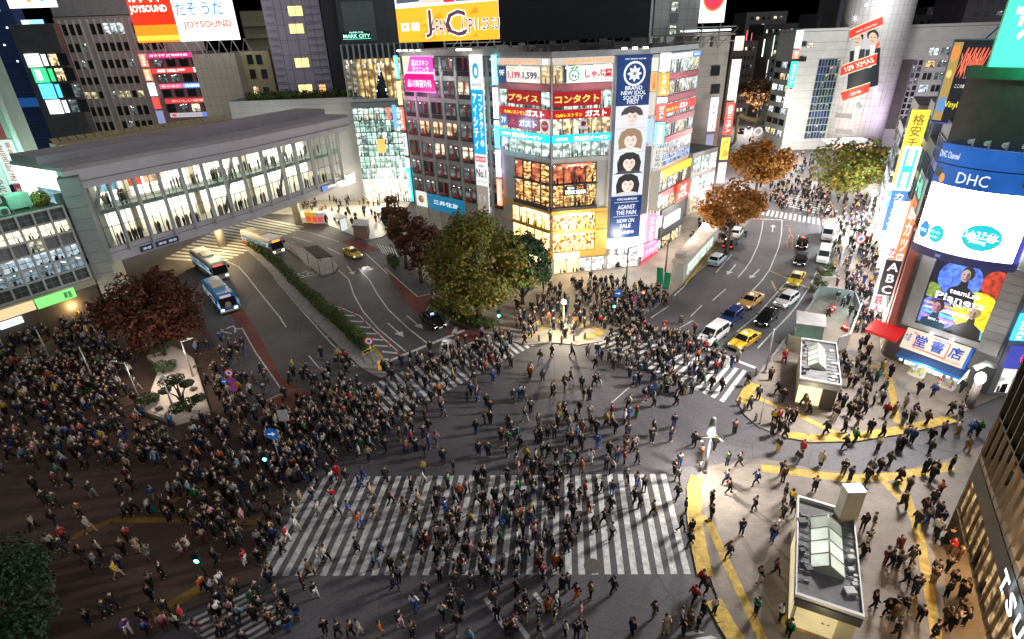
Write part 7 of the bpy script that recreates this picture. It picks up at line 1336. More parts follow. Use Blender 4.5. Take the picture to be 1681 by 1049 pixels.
# cyclists' scooter far right
def bus(label, body, lower, dest, L_=10.4, H_=3.0, roofc=None, front=None):
    t = thing('city_bus', label, 'bus', (0, 0, 0), 0, 'buses at the turning circle'); mb = MB(); h = L_ / 2
    mb.hexa([(-h, -1.2, .35), (h, -1.2, .35), (h, 1.2, .35), (-h, 1.2, .35), (-h, -1.2, H_ - .15), (h - .15, -1.2, H_ - .15), (h - .15, 1.2, H_ - .15), (-h, 1.2, H_ - .15)]); mb.local('body', body, t, .12)
    mb = MB(); mb.hexa([(-h + .05, -1.12, H_ - .16), (h - .2, -1.12, H_ - .16), (h - .2, 1.12, H_ - .16), (-h + .05, 1.12, H_ - .16), (-h + .3, -.95, H_), (h - .5, -.95, H_), (h - .5, .95, H_), (-h + .3, .95, H_)]); mb.local('roof', roofc or WHITEP, t, .05)
    mb = MB(); mb.box(-1.8, 1.2, -.8, .8, H_ - .05, H_ + .18); mb.local('roof_unit', mat((.45, .44, .42), .6, 0, .1, 2), t, .06)
    for s in (-1, 1):
        mb = MB(); mb.box(-h + .1, h - .1, s * 1.205 - .01, s * 1.205 + .01, .36, 1.05); mb.local('skirt', lower, t)
        for i in range(8): x = -h + .5 + i * 1.16; mb = MB(); mb.box(x, x + 1.02, s * 1.21 - .012, s * 1.21 + .012, 1.25, 2.25); mb.local('side_window', room((.5, .75, .9), .45, .3), t)
        for x in (-h + 2.4, h - 2.5): mb = MB(); mb.tube([(x, s * .95, .48), (x, s * 1.24, .48)], .48, 14, 0, False); mb.local('wheel', RUBBER, t)
        mb = MB(); mb.box(h - .05, h + .03, s * .85 - .2, s * .85 + .2, .62, .85); mb.local('headlight', lit((1, .9, .7), 4), t); mb = MB(); mb.box(h - .25, h + .25, s * 1.32 - .08, s * 1.32 + .08, 1.9, 2.3); mb.local('mirror', RUBBER, t)
    mb = MB(); mb.add([(h + .015, -1.05, 1.15), (h + .015, 1.05, 1.15), (h - .1, 1.05, 2.35), (h - .1, -1.05, 2.35)], [(0, 1, 2, 3)]); mb.local('windscreen', AUTOGL, t); mb = MB(); mb.box(h - .15, h - .02, -.75, .6, 2.42, 2.72); mb.local('destination_display', lit(dest, 1.8), t); mb = MB(); mb.box(h - .02, h + .03, -1.18, 1.18, .36, .6); mb.local('bumper', WHITEP, t)
    if front: mb = MB(); mb.blob((h + .02, 0, 1.35), (.03, .42, .45), 0, 10, 8); mb.local('front_emblem', front, t)
    return t
put(bus('red and white city bus parked behind the clipped hedge', mat((.42, .38, .36), .4, 0, .05, 1), mat((.22, .03, .03), .4), (1., .35, .05)), (459, 419), (404, 398), 10.4)
put(bus('silver city bus with a dark windscreen behind the blue one', mat((.42, .43, .42), .35, .3, .05, 1), mat((.36, .37, .37), .4), (.5, .1, .05)), (366, 461), (322, 428), 10.4)
put(bus('bright blue city bus in front of the silver one', mat((.02, .18, .5), .35, 0, .05, 1), mat((.03, .22, .6), .4), (.3, .2, .25), 8.4, 2.9, mat((.03, .26, .6), .4), mat((.45, .28, .2), .6)), (379, 515), (344, 474), 8.4)
# ---------------------------------------------------------------- street furniture
POLE = mat((.10, .11, .11), .5, .5, .1, 2); POLE_L = mat((.42, .43, .44), .4, .6, .05, 2)
def pole(name, label, cat, base, top_y, arm=None, m=POLE, r=.09, head=None, group=None, power=0, col=(1, .93, .82), z0=.12):
    B = G(*base, z0); h = Zat(B, top_y) - z0; t = thing(name, label, cat, B, 0, group); mb = MB(); mb.tube([(0, 0, 0), (0, 0, h * .5), (0, 0, h)], [r * 1.3, r, r * .75], 8); mb.tube([(0, 0, 0), (0, 0, .35)], r * 1.9, 8); mb.local('pole', m, t)
    e = V3((0, 0, h))
    if arm: mb = MB(); e = V3((arm[0], arm[1], h)); mb.tube([(0, 0, h - .15), e], r * .6, 6); mb.local('arm', m, t)
    if head: mb = MB(); mb.blob(e + V3((0, 0, .12)), head[0], 0, 10, 7); mb.local('lamp_head', head[1], t)
    if power: lamp_or_fill(B + e - UP * 1.1 + V3((0, -.9, 0)), power, col, .25)
    return t, B, h
LAMPW = lit((1, .98, .92), 9.); LAMPD = mat((.5, .5, .48), .3)
t, B, h = pole('street_lamp', 'dark street lamp with a glowing white head at the corner of the front crossing', 'street lamp', (1157, 776), 712, None, POLE, .11, ((.32, .32, .3), LAMPW), power=1300)
mb = MB(); mb.tube([(0, 0, h), (0, 0, h + 1.5)], [.34, .2], 10); mb.local('lamp_hood', mat((.3, .33, .33), .3), t)
mb = MB(); mb.tube([(-1., 0, h - .3), (1., 0, h - .3)], .05, 6); mb.tube([(-1.1, -.1, h - .3), (-.7, -.35, h - .35)], .14, 8); mb.tube([(.7, -.1, h - .3), (.9, -.4, h - .35)], .14, 8); mb.local('camera_bracket', mat((.05, .05, .05), .6), t)
pole('street_lamp', 'tall street lamp on the pavement corner in front of the gold shop', 'street lamp', (925, 548), 497, None, POLE, .1, ((.3, .3, .3), LAMPW), power=1500, col=(1, .86, .62))
for i, (b, ty, arm, lb) in enumerate((((89, 604), 541, None, 'leftmost slim grey lamp pole on the dark plaza'), ((157, 632), 569, None, 'slim grey lamp pole standing in the right round planter'), ((229, 657), 595, (-1.1, .1), 'slim grey lamp pole with a head left of the white garden'), ((319, 624), 559, (.9, .2), 'slim grey lamp pole at the right edge of the white garden'), ((291, 687), 620, (.3, -.3), 'slim grey lamp pole at the front tip of the white garden'))): pole('lamp_pole', lb, 'street lamp', b, ty, arm, POLE_L, .085, ((.4, .18, .07), LAMPD) if arm else None, 'lamp poles on the dark plaza')
t, B, h = pole('traffic_pole', 'dark mast with long horizontal arms before the portrait banner', 'pole', (1025, 505), 406, (3.4, 2.), POLE, .12); pole('traffic_pole', 'second dark mast beside the long beige shelter', 'pole', (1090, 467), 394, (-2., .6), POLE, .12); pole('lamp_pole', 'thin white lamp pole at the kerb of the right pavement', 'street lamp', (1374, 452), 395, None, POLE_L, .07)
pole('lamp_pole', 'grey pole at the right hand stop line beside the fence', 'pole', (1256, 612), 540, None, POLE_L, .1); pole('lamp_pole', 'slim pole with a blue plate on the right pavement corner', 'pole', (1247, 695), 655, None, POLE_L, .05)
def signpost(label, base, ys, kinds, z0=.12, r=.42, name='road_sign'):
    B = G(*base, z0); zs_ = [Zat(B, y) for y in ys]; t = thing(name, label, 'road sign', B); mb = MB(); mb.tube([B, V3((B.x, B.y, max(zs_) + .1))], .045, 6); mb.build('post', POLE_L, t)
    for z, k in zip(zs_, kinds):
        c = V3((B.x, B.y - .08, z)); X_ = V3((1, 0, 0))
        if k == 'rect': mb = MB(); mb.box(c.x - .45, c.x + .45, c.y - .04, c.y, z - .6, z + .6); mb.build('plate', mat((.7, .7, .7), .5), t); continue
        cs = dict(blue=[(.02, .16, .55)], stop=[(.6, .03, .03), (.04, .1, .5)], noentry=[(.65, .04, .04), (.8, .8, .8), (.05, .15, .5)])[k]
        for i, q in enumerate(cs): mb = MB(); mb.tube([c + V3((0, -.012 * i, 0)), c - V3((0, .03 + .012 * i, 0))], r * (1, .72, .4)[i], 20, 0, False); mb.build('plate' if i == 0 else 'symbol', lit(q, .35), t)
        if k == 'blue': mb = MB(); a = c + V3((0, -.05, 0)); f = .42 * r / .42; mb.add([a + V3((x * r, 0, q * r)) for x, q in ((-.55, -.12), (.1, -.12), (.1, -.4), (.6, .0), (.1, .4), (.1, .12), (-.55, .12))], [tuple(range(7))]); mb.build('symbol', lit((.85, .9, .95), .5), t)
        if k == 'stop': mb = MB(); a = c + V3((0, -.08, 0)); mb.add([a + V3((x * r, 0, q * r)) for x, q in ((-.6, .45), (-.45, .6), (.6, -.45), (.45, -.6))], [(0, 1, 2, 3)]); mb.build('symbol', lit((.6, .03, .03), .4), t)
    return t
signpost('round blue arrow sign above the crowd left of the front crossing', (463, 770), (711,), ('blue',), r=.55); signpost('signpost with one red ringed plate over two no stopping plates', (393, 665), (611, 624, 636), ('noentry', 'stop', 'stop')); signpost('round blue sign on a short post left of the red ringed signpost', (380, 662), (625,), ('blue',), r=.3)
signpost('red ringed no entry sign at the tip of the traffic island', (613, 602), (559,), ('noentry',), .15, .5); signpost('round blue arrow sign in the crowd before the portrait banner', (1012, 520), (481,), ('blue',), r=.55); signpost('small red and blue no stopping sign right of the dark mast', (1039, 520), (491,), ('stop',), r=.35); signpost('white notice board on a post above the crowd beside the red lane', (474, 715), (681,), ('rect',)); signpost('red crossed sign high above the crowd on the far right pavement', (1404, 425), (392,), ('noentry',), r=.8); signpost('slim double plate signpost in the low planting', (752, 522), (482, 490), ('rect', 'rect'))
def signal(label, base, y, c, group='traffic lights'):
    B = G(*base, .12); z = Zat(B, y); t = thing('traffic_light', label, 'traffic light', B, 0, group); mb = MB(); mb.tube([B, V3((B.x, B.y, z + .4))], .06, 6); mb.build('post', POLE, t); mb = MB(); mb.box(B.x - .22, B.x + .22, B.y - .3, B.y - .07, z - .45, z + .45); mb.build('housing', BLACKP, t)
    for k, q in ((.2, (1, .1, .05)), (-.2, (.1, 1., .7))):
        on = (c == 'red') == (k > 0); mb = MB(); mb.disc((B.x, B.y - .305, z + k), (1, 0, 0), UP, .17, n=14); mb.build('lens', lit(q, 6.) if on else mat((.03, .03, .03), .3), t)
signal('green pedestrian light at the bottom left crossing', (338, 945), 912, 'green'); signal('green pedestrian light left of the front crossing', (446, 782), 747, 'green'); signal('green pedestrian light at the planting edge', (820, 545), 514, 'green'); signal('green pedestrian light in the crowd before the portrait banner', (1006, 533), 499, 'green'); signal('red traffic light in the crowd right of the dark mast', (1052, 520), 481, 'red'); signal('red traffic light at the far crossing', (1348, 345), 323, 'red')
# bollards, delineator posts
def repeat(name, cat, pts, build, labels, group, z=.12):
    proto = None
    for i, p in enumerate(pts):
        if proto is None: proto = thing(name, '', cat, (0, 0, 0), 0, group); build(proto); o = proto
        else: o = copy_tree(proto)
        o.location = G(*p, z); o['label'] = labels[i] if isinstance(labels, list) else labels
def b_bol(t):
    mb = MB(); mb.tube([(0, 0, 0), (0, 0, .8), (0, 0, .9)], [.13, .13, .08], 10); mb.local('post', mat((.2, .18, .15), .6), t); mb = MB(); mb.tube([(0, 0, .66), (0, 0, .74)], .136, 10, 0, True, False); mb.local('band', mat((.4, .38, .34), .5), t)
repeat('bollard', 'bollard', [(1241, 616), (1213, 664), (1221, 676), (1240, 691), (1149, 772), (942, 559), (960, 556), (922, 562), (885, 560)], b_bol, ['bollard beside the pole at the right hand stop line', 'leftmost bollard on the right pavement curve', 'middle bollard on the right pavement curve', 'bollard at the foot of the slim pole with the blue plate', 'bollard beside the glowing street lamp', 'second bollard from the right on the middle pavement corner', 'rightmost bollard on the middle pavement corner', 'bollard at the foot of the street lamp before the gold shop', 'leftmost bollard on the middle pavement corner'], 'short bollards along the kerbs')
def b_post(t):
    mb = MB(); mb.tube([(0, 0, 0), (0, 0, .06)], .14, 10); mb.local('base', mat((.35, .03, .02), .5), t); mb = MB(); mb.tube([(0, 0, .06), (0, 0, .8)], .055, 8); mb.local('post', mat((.6, .05, .03), .45), t)
repeat('delineator_post', 'post', B5((10, 358), (123, 400), (238, 445), (343, 520), (412, 598), (490, 668), (575, 748), (667, 830)), b_post, 'flexible red post along the edge of the white hatching', 'red posts along the hatching', .005)
# tip of the island: yellow rails, orange sign figure
t = thing('guard_rail', 'yellow guard rail round the tip of the traffic island', 'railing', G(612, 602, .15)); P_ = pix([(597, 588), (615, 579), (630, 597)], .15); mb = MB()
for a, b_ in ((0, 1), (1, 2)):
    for z in (.45, .85): mb.tube([P_[a] + UP * z, P_[b_] + UP * z], .06, 6)
for p in P_: mb.tube([p, p + UP * .9], .06, 6)
mb.build('rails', mat((.6, .42, .03), .5), t)
t = thing('warning_lamp', 'orange warning post on the tip of the island', 'post', G(624, 606, .15)); B = G(624, 606, .15); mb = MB(); mb.tube([B, B + UP * .5, B + UP * .9, B + UP * 1.1], [.22, .16, .24, .05], 10); mb.build('body', lit((1, .45, .05), .5), t)
t = thing('traffic_cone', 'red cone beside the orange warning post', 'cone', G(630, 607, .15)); B = G(630, 607, .15); mb = MB(); mb.tube([B, B + UP * .7], [.22, .04], 10); mb.build('cone', mat((.6, .03, .04), .5), t); mb = MB(); mb.tube([B + UP * .32, B + UP * .46], [.15, .105], 10, 0, True, False); mb.build('band', WHITEP, t)
# canopies and booths
def canopy(label, corners, z, m, post=STEEL, name='bus_shelter', zb=.15, walls=None, th=.15):
    P = pix(corners, z); c = sum(P, V3()) / 4; t = thing(name, label, 'shelter', (c.x, c.y, zb)); mb = MB(); mb.prism([(p.x, p.y) for p in P], z - th, z); mb.build('roof', m, t, .03)
    for p in P: q = p.lerp(c, .12); mb = MB(); mb.tube([(q.x, q.y, zb), (q.x, q.y, z - th)], .08, 6); mb.build('post', post, t)
    if walls:
        for a, b_ in ((2, 3), (1, 2), (0, 1), (3, 0))[:walls[1]]:
            F = face_w(P[a].lerp(c, .1), P[b_].lerp(c, .1)); L_ = (P[a] - P[b_]).length * .9; mb = MB(); F.box(mb, .1, L_ - .1, zb + .1, z - th - .1, -.03, .03); mb.build('wall_panel', walls[0], t)
    return t, P
canopy('dark roofed bus shelter with white legs on the bus island', [(499, 406), (521, 402), (546, 420), (520, 424)], 2.9, mat((.035, .025, .024), .8, 0, .15, 1), mat((.3, .28, .28), .5))
canopy('white roofed shelter with a lit advert panel on the bright pavement', [(533, 351), (548, 346), (570, 355), (557, 360)], 2.7, mat((.55, .55, .5), .5), walls=(lit((.8, .9, .85), .8), 1)); canopy('small grey roofed brick hut on the bright pavement', [(577, 370), (582, 360), (605, 360), (603, 371)], 2.7, mat((.28, .33, .33), .5), walls=(mat((.28, .17, .15), .8), 4), name='ticket_hut')
for i, (x, y, c, nm) in enumerate(((508, 366, (.75, .5, .05), 'yellow'), (519, 367, (.8, .42, .06), 'orange'), (527, 367, (.45, .4, .42), 'silver'))):
    t = thing('photo_booth', '%s booth in the row of three on the bright pavement' % nm, 'booth', G(x, y, .12), 0, 'row of booths'); B = G(x, y, .12); mb = MB(); mb.box(B.x - .7, B.x + .7, B.y, B.y + 1.4, .12, 2.3); mb.build('cabin', lit(c, .6), t, .05); mb = MB(); mb.box(B.x - .5, B.x + .5, B.y - .03, B.y - .003, .4, 1.5); mb.build('front_panel', lit((.8, .08, .06), .8), t)
# long beige shelter on the right hand street
t = thing('smoking_shelter', 'long beige roofed shelter with a lit window side beside the right hand street', 'shelter', G(1117, 468)); C4 = [G(1101, 462), G(1119, 469), G(1176, 402), G(1150, 397)]; mb = MB(); mb.prism([(p.x, p.y) for p in C4], .12, 3.1); mb.build('wall', mat((.36, .35, .33), .8, 0, .1, 1), t)
c = sum(C4, V3()) / 4; mb = MB(); mb.prism([(c.x + (p.x - c.x) * 1.05, c.y + (p.y - c.y) * 1.03) for p in C4], 3.11, 3.3); mb.build('roof', mat((.40, .34, .29), .9, 0, .15, .8), t); F = face_w(C4[1], C4[2]); L_ = (C4[2] - C4[1]).length
for i in range(7): pane(F, t, L_ * (.08 + .105 * i), L_ * (.08 + .105 * (i + 1)) - .1, 1., 2.7, .05, room((.8, 1., .75), 1.3, .5, (.5, .65, .45)), FR_W, 2, 2, .06)
mb = MB(); F.box(mb, 2, 3.6, 3.31, 3.9, -2., -.8); mb.build('roof_box', mat((.3, .27, .24), .8), t, .04); mb = MB(); F.box(mb, .2, L_ - .3, .13, .35, .1, .45); mb.build('yellow_kerb', mat((.5, .3, .05), .7), t)
def flag(label, x, y, lean, group):
    B = G(x, y, .12); t = thing('banner_flag', label, 'flag', B, 0, group); mb = MB(); mb.tube([B, B + V3((lean, 0, 3.6))], .04, 5); mb.build('pole', POLE_L, t); mb = MB(); a, b_ = B + V3((lean * .3, 0, 1.2)), B + V3((lean, 0, 3.6)); mb.hexa([a + V3((0, 0, 0)), a + V3((.9, -.15, -.2)), a + V3((.9, -.12, -.2)), a + V3((0, .03, 0)), b_, b_ + V3((.8, -.25, -.1)), b_ + V3((.8, -.22, -.1)), b_ + V3((0, .03, 0))]); mb.build('cloth', mat((.02, .36, .17), .7, 0, .1, 1), t)
flag('green upright banner flag before the beige shelter, left one', 1078, 478, -.3, 'green flags'); flag('green upright banner flag before the beige shelter, right one', 1084, 487, .3, 'green flags')
# underground entrances on the right pavement
def entrance(label, top, z, sky, extra=None):
    P = pix(top, z); c = sum(P, V3()) / 4; t = thing('subway_entrance', label, 'kiosk', (c.x, c.y, .12)); inn = [c + (p - c) * .93 for p in P]; mb = MB(); mb.prism([(p.x, p.y) for p in inn], .12, z - .5); mb.build('wall', mat((.52, .47, .33), .6, 0, .1, .8), t)
    mb = MB(); mb.prism([(p.x, p.y) for p in P], z - .49, z - .25); mb.build('roof', mat((.17, .165, .17), .8, 0, .25, 1.2), t); mb = MB()
    for i in range(4):
        a, b_ = P[i], P[(i + 1) % 4]; ai, bi = c + (a - c) * .955, c + (b_ - c) * .955; mb.hexa([V3((*p.xy, z - .6)) for p in (a, b_, bi, ai)] + [V3((*p.xy, z)) for p in (a, b_, bi, ai)])
    mb.build('parapet', mat((.58, .58, .56), .5, 0, .06, 1), t); U = lambda x, y, h=0: (P[0].lerp(P[1], x)).lerp(P[3].lerp(P[2], x), y) + UP * (h - .25)
    x0, x1, y0, y1 = sky; n = 4
    for i in range(n):
        a, b_ = y0 + (y1 - y0) * i / n, y0 + (y1 - y0) * (i + 1) / n - .006
        for xa, xb, ha, hb in ((x0, (x0 + x1) / 2, .15, .75), ((x0 + x1) / 2 + .004, x1, .75, .15)): mb = MB(); mb.add([U(xa, b_, ha), U(xb, b_, hb), U(xb, a, hb), U(xa, a, ha)], [(0, 1, 2, 3)]); mb.build('skylight_pane', lit((.85, .95, .8), (.32, .7, .85, .6)[i], .2, .8), t)
    mb = MB(); xm = (x0 + x1) / 2
    for i in range(n + 1):
        a = min(y0 + (y1 - y0) * i / n, y1 - .006); mb.tube([U(x0, a, .15), U(xm, a, .79), U(x1, a, .15)], .05, 4)
    mb.tube([U(xm, y0, .79), U(xm, y1, .79)], .06, 4); mb.add([U(x0, y1, .0), U(x1, y1, 0), U(x1, y1, .15), U(xm, y1, .75), U(x0, y1, .15)], [(0, 1, 2, 3, 4)]); mb.build('skylight_frame', mat((.35, .36, .32), .5), t)
    rnd = random.Random(int(P[0].x * 7)); mb = MB()
    for i in range(14):
        x, y = (rnd.uniform(.05, x0 - .03) if i % 2 else rnd.uniform(x1 + .03, .93)), rnd.uniform(.06, .9); q = U(x, y); s = rnd.uniform(.1, .3); mb.box(q.x - s, q.x + s, q.y - s, q.y + s * .6, q.z + .005, q.z + rnd.uniform(.12, .4), i % 2)
    for i in range(9): y = .2 + .08 * i; mb.tube([U(.05, y, .1), U(x0 - .02, y, .1)], .05, 4, 2); mb.tube([U(x1 + .02, y, .08), U(.95, y, .08)], .04, 4, 2)
    mb.build('roof_equipment', [mat((.5, .5, .5), .6, 0, .1, 2), mat((.1, .1, .11), .7), mat((.3, .29, .3), .5)], t)
    return t, P, U
t, P, U = entrance('near underground entrance with a glowing glass gable on its flat roof', [(1310, 812), (1402, 839), (1420, 1013), (1306, 975)], 3.2, (.24, .76, .2, .72))
q = U(.82, .07); mb = MB(); mb.box(q.x - .55, q.x + .65, q.y - .5, q.y + .3, q.z, q.z + 2.6); mb.build('vent_shaft', mat((.34, .33, .27), .6, 0, .1, 1), t, .05); mb = MB(); mb.box(q.x - .56, q.x + .66, q.y - .51, q.y + .31, q.z + 2.61, q.z + 2.68); mb.build('shaft_lid', mat((.55, .62, .65), .4), t)
F = face_w(P[3], P[2]); L_ = (P[3] - P[2]).length; mb = MB(); F.box(mb, .05, L_ - .05, 2.35, 2.95, .0, .1); mb.build('name_board', mat((.06, .06, .065), .4), t); mb = MB(); F.box(mb, .3, L_ * .7, .3, 2.1, -.32, -.2); mb.build('lit_panel', lit((1., .82, .42), .55, .2, .6), t); lamp_or_fill(F.p(L_ * .5, 2.2, 1.4), 60, (1, .8, .45), .3)
F = face_w(P[0], P[3]); L_ = (P[0] - P[3]).length; mb = MB(); F.box(mb, L_ * .25, L_ - .3, .3, 2.3, -.2, -.1); mb.build('lit_panel', lit((1., .85, .5), .6, .2, .6), t)
t, P, U = entrance('far underground entrance with a cream roof gable in front of the white fence', [(1316, 554), (1374, 563), (1382, 632), (1313, 620)], 3.2, (.2, .66, .2, .7)); F = face_w(P[3], P[2]); L_ = (P[3] - P[2]).length; mb = MB(); F.box(mb, .1, L_ * .6, .4, 2.3, -.28, -.15); mb.build('lit_panel', lit((1., .88, .55), 1., .2, .8), t); mb = MB(); F.box(mb, L_ * .62, L_ * .95, .13, 2.4, -.25, -.1); mb.build('doorway', mat((.05, .045, .04), .7), t); mb = MB(); F.box(mb, .05, L_ - .05, 2.5, 3.0, .0, .08); mb.build('name_board', mat((.3, .31, .33), .4), t); lamp_or_fill(F.p(L_ * .4, 2., 1.4), 60, (1, .85, .55), .3)
t, P = canopy('pale roofed lift cabin with green glass walls beside the construction fence', [(1308, 509), (1356, 517), (1357, 537), (1307, 530)], 3.1, mat((.6, .56, .57), .5), walls=(mat((.25, .45, .4), .15, 0, .2, 1), 4), name='lift_cabin', zb=.12)
def fence(label, pts, h, m, name='fence', post=STEEL):
    P = pix(pts, .12); t = thing(name, label, 'fence', P[0])
    for i in range(len(P) - 1):
        F = face_w(P[i], P[i + 1]); L_ = (P[i + 1] - P[i]).length; n = max(1, int(L_ / 1.8))
        for k in range(n): mb = MB(); a_, b_ = L_ * k / n + .03, L_ * (k + 1) / n - .03; (F.box(mb, a_, b_, .15, h, -.03, .03) if h > 1 else [F.box(mb, a_, b_, z, z + .09, -.03, .03) for z in (h * .5, h - .05)]); mb.build('panel', m, t)
        mb = MB()
        for k in range(n + 1): mb.tube([F.p(L_ * k / n, .1, -.06), F.p(L_ * k / n, h + .05, -.06)], .045, 5)
        mb.build('posts', post, t)
fence('white construction fence between the far entrance and the right pavement', [(1372, 578), (1389, 572), (1398, 548), (1409, 520)], 2., mat((.62, .63, .66), .5, 0, .06, .8)); fence('white fence panel left of the far underground entrance', [(1290, 574), (1312, 580)], 2., mat((.55, .52, .42), .5)); fence('grey mesh fence round the planted area by the kerb', [(1333, 498), (1343, 486), (1366, 488), (1400, 494), (1408, 518)], 1.5, mat((.2, .22, .21), .5)); fence('low grey guard rail along the right hand kerb', [(1264, 596), (1300, 548), (1332, 503)], .9, mat((.36, .38, .38), .5, .3), 'guard_rail'); fence('low rail along the bus island', [(462, 395), (500, 406)], .9, mat((.3, .3, .3), .5), 'guard_rail'); fence('red and white barrier boards on the bus island', [(476, 412), (488, 420)], .8, mat((.5, .08, .04), .6), 'barrier')
for i, (x, y) in enumerate(((1349, 476), (1358, 459), (1362, 447))): B = G(x, y, .12); t = thing('planter_box', 'stone planter box by the kerb on the right, %s of three' % ('nearest', 'middle', 'farthest')[i], 'planter', B, 0, 'planter boxes'); mb = MB(); mb.box(B.x - 1.1, B.x + 1.1, B.y - .5, B.y + 1.2, .12, .7); mb.build('box', mat((.25, .26, .22), .8, 0, .1, 1), t); mb = MB(); leaves(mb, B + V3((0, .35, .8)), (1., .7, .4), 220, .14, random.Random(i)); mb.build('planting', LEAF['hedge'], t)
for i, (x, y) in enumerate(((1360, 511), (1364, 513), (1368, 509), (1384, 540), (1388, 543))): B = G(x, y, .12); t = thing('traffic_cone', 'red cone inside the mesh fenced area, %s' % ('leftmost', 'second from the left', 'middle', 'nearer the white fence', 'nearest the white fence')[i], 'cone', B, 0, 'red cones in the fenced area'); mb = MB(); mb.tube([B, B + UP * .9], [.3, .06], 8); mb.build('cone', mat((.6, .03, .02), .5), t); mb = MB(); mb.tube([B + UP * .4, B + UP * .58], [.205, .16], 8, 0, True, False); mb.build('band', WHITEP, t)
# glowing round lamp between the book shop and the glass building
B = G(1590, 668, .12); t = thing('lamp_column', 'white glowing lamp column between the book shop and the glass building', 'lamp', B); mb = MB(); mb.tube([B, B + UP * 2.6], .35, 10); mb.build('column', mat((.2, .18, .17), .6), t); mb = MB(); mb.blob(B + UP * 3.2, (.42, .42, .6), 0, 12, 8); mb.build('lamp_globe', lit((1, 1, 1), 5.), t); mb = MB(); mb.tube([B + UP * 4.3 + V3((-.9, 0, 0)), B + UP * 4.8, B + UP * 4.4 + V3((.9, 0, 0))], .25, 8); mb.build('arched_hood', mat((.6, .66, .6), .4), t); lamp_or_fill(B + UP * 4 + V3((-1.6, -1.2, 0)), 420, (1, .93, .85), .4)
for x, y, p_, c_ in ((1395, 560, 900, (1, .95, .85)), (1425, 470, 2600, (.9, 1., .88)), (1400, 380, 4200, (.92, .96, 1.)), (1250, 335, 2600, (1, .95, .9)), (1150, 400, 1600, (1, .92, .8)), (480, 362, 1600, (1, .85, .5))): lamp_or_fill(G(x, y) + UP * 6, p_, c_, .6)  # unseen fill lights added above the streets, no fixtures here
t, B, h = pole('street_lamp', 'glaring white street lamp among the far crowd beside the greenish tree', 'street lamp', (1420, 372), 318, None, POLE, .12, ((.55, .55, .5), lit((.95, 1, 1), 40.)), power=9000, col=(.92, .97, 1))
# ---------------------------------------------------------------- people
PC_ = dict(k=(.012, .012, .015), n=(.016, .024, .055), d=(.045, .045, .05), g=(.17, .17, .18), w=(.62, .61, .6), c=(.5, .44, .35), b=(.36, .26, .17), t=(.13, .075, .042), m=(.10, .016, .022), r=(.42, .02, .025), o=(.5, .12, .02), y=(.55, .36, .03), p=(.5, .24, .28), e=(.045, .055, .026), f=(.02, .22, .08), l=(.2, .36, .5), u=(.03, .09, .32), q=(.02, .12, .14), v=(.1, .04, .16))
CN = dict(k='black', n='navy', d='charcoal', g='grey', w='white', c='cream', b='beige', t='brown', m='maroon', r='red', o='orange', y='yellow', p='pink', e='olive', f='green', l='pale-blue', u='blue', q='teal', v='purple')
SKIN = mat((.48, .30, .21), .6, 0, .05, 6); HAIR = mat((.018, .014, .012), .6, 0, .1, 9); HAIRB = mat((.07, .035, .018), .6, 0, .1, 9); SHOE = mat((.03, .03, .03), .5, 0, .1, 9); SHOEW = mat((.5, .5, .5), .5, 0, .1, 9)
CLOTH = cloth()
def skel(pose):
    J = dict(pel=(0, 0, .94), bel=(0, 0, 1.08), che=(.0, 0, 1.30), nek=(.0, 0, 1.46), hed=(.02, 0, 1.58), top=(.015, 0, 1.68))
    st = {'walk': (.25, -.26), 'step': (.15, -.17), 'stand': (.02, -.02), 'look': (.03, -.03), 'wave': (.05, -.04)}[pose]
    for s, a in ((1, st[0]), (-1, st[1])):
        k = 'lr'[s < 0]; J['hip' + k] = (0, .095 * s, .9); J['kne' + k] = (.10 + a * .55 if a > .1 else .03 + a * .35, .10 * s, .5); J['ank' + k] = (a * 1.15, .10 * s, .09 if a > -.1 else .09 - a * .35); J['toe' + k] = (a * 1.15 + .16, .12 * s, .04 if a > -.1 else .03 - a * .15)
        b = -a; J['sho' + k] = (0, .185 * s, 1.395)
        if pose == 'look' or (pose == 'wave' and s > 0): e, w, h = (.06, .24, 1.14), (.26, .12, 1.24), (.31, .09, 1.29)
        elif pose == 'wave': e, w, h = (.12, .32, 1.52), (.16, .30, 1.76), (.17, .29, 1.85)
        else: e, w, h = (b * .35 - .03, .25, 1.12), (b * .8 + .06, .26, .9), (b * .9 + .09, .25, .81)
        for n_, q in (('elb', e), ('wri', w), ('han', h)): J[n_ + k] = (q[0], q[1] * s, q[2])
    return J
def skin(J, chains, rad, root, sub, nm):
    names = []; [names.append(x) for ch in chains for x in ch if x not in names]; me = bpy.data.meshes.new(nm)
    me.from_pydata([J[x] for x in names], [(names.index(a), names.index(b)) for ch in chains for a, b in zip(ch, ch[1:])], []); o = bpy.data.objects.new(nm, me); COL.objects.link(o)
    bm = bmesh.new(); bm.from_mesh(me); ly = bm.verts.layers.skin.verify(); bm.verts.ensure_lookup_table()
    for i, x in enumerate(names): r_ = rad.get(x, rad.get(x[:3], .05)); bm.verts[i][ly].radius = r_ if isinstance(r_, tuple) else (r_, r_); bm.verts[i][ly].use_root = (x == root)
    bm.to_mesh(me); bm.free(); m = o.modifiers.new('s', 'SKIN'); m.use_smooth_shade = True; m.branch_smoothing = .4
    if sub: m = o.modifiers.new('d', 'SUBSURF'); m.levels = m.render_levels = sub
    dg = bpy.context.evaluated_depsgraph_get(); out = bpy.data.meshes.new_from_object(o.evaluated_get(dg)); out.name = nm; bpy.data.objects.remove(o); return out
LEGS = [['pel', 'hip' + k, 'kne' + k, 'ank' + k] for k in 'lr']; ARMS = [['che', 'sho' + k, 'elb' + k, 'wri' + k] for k in 'lr']
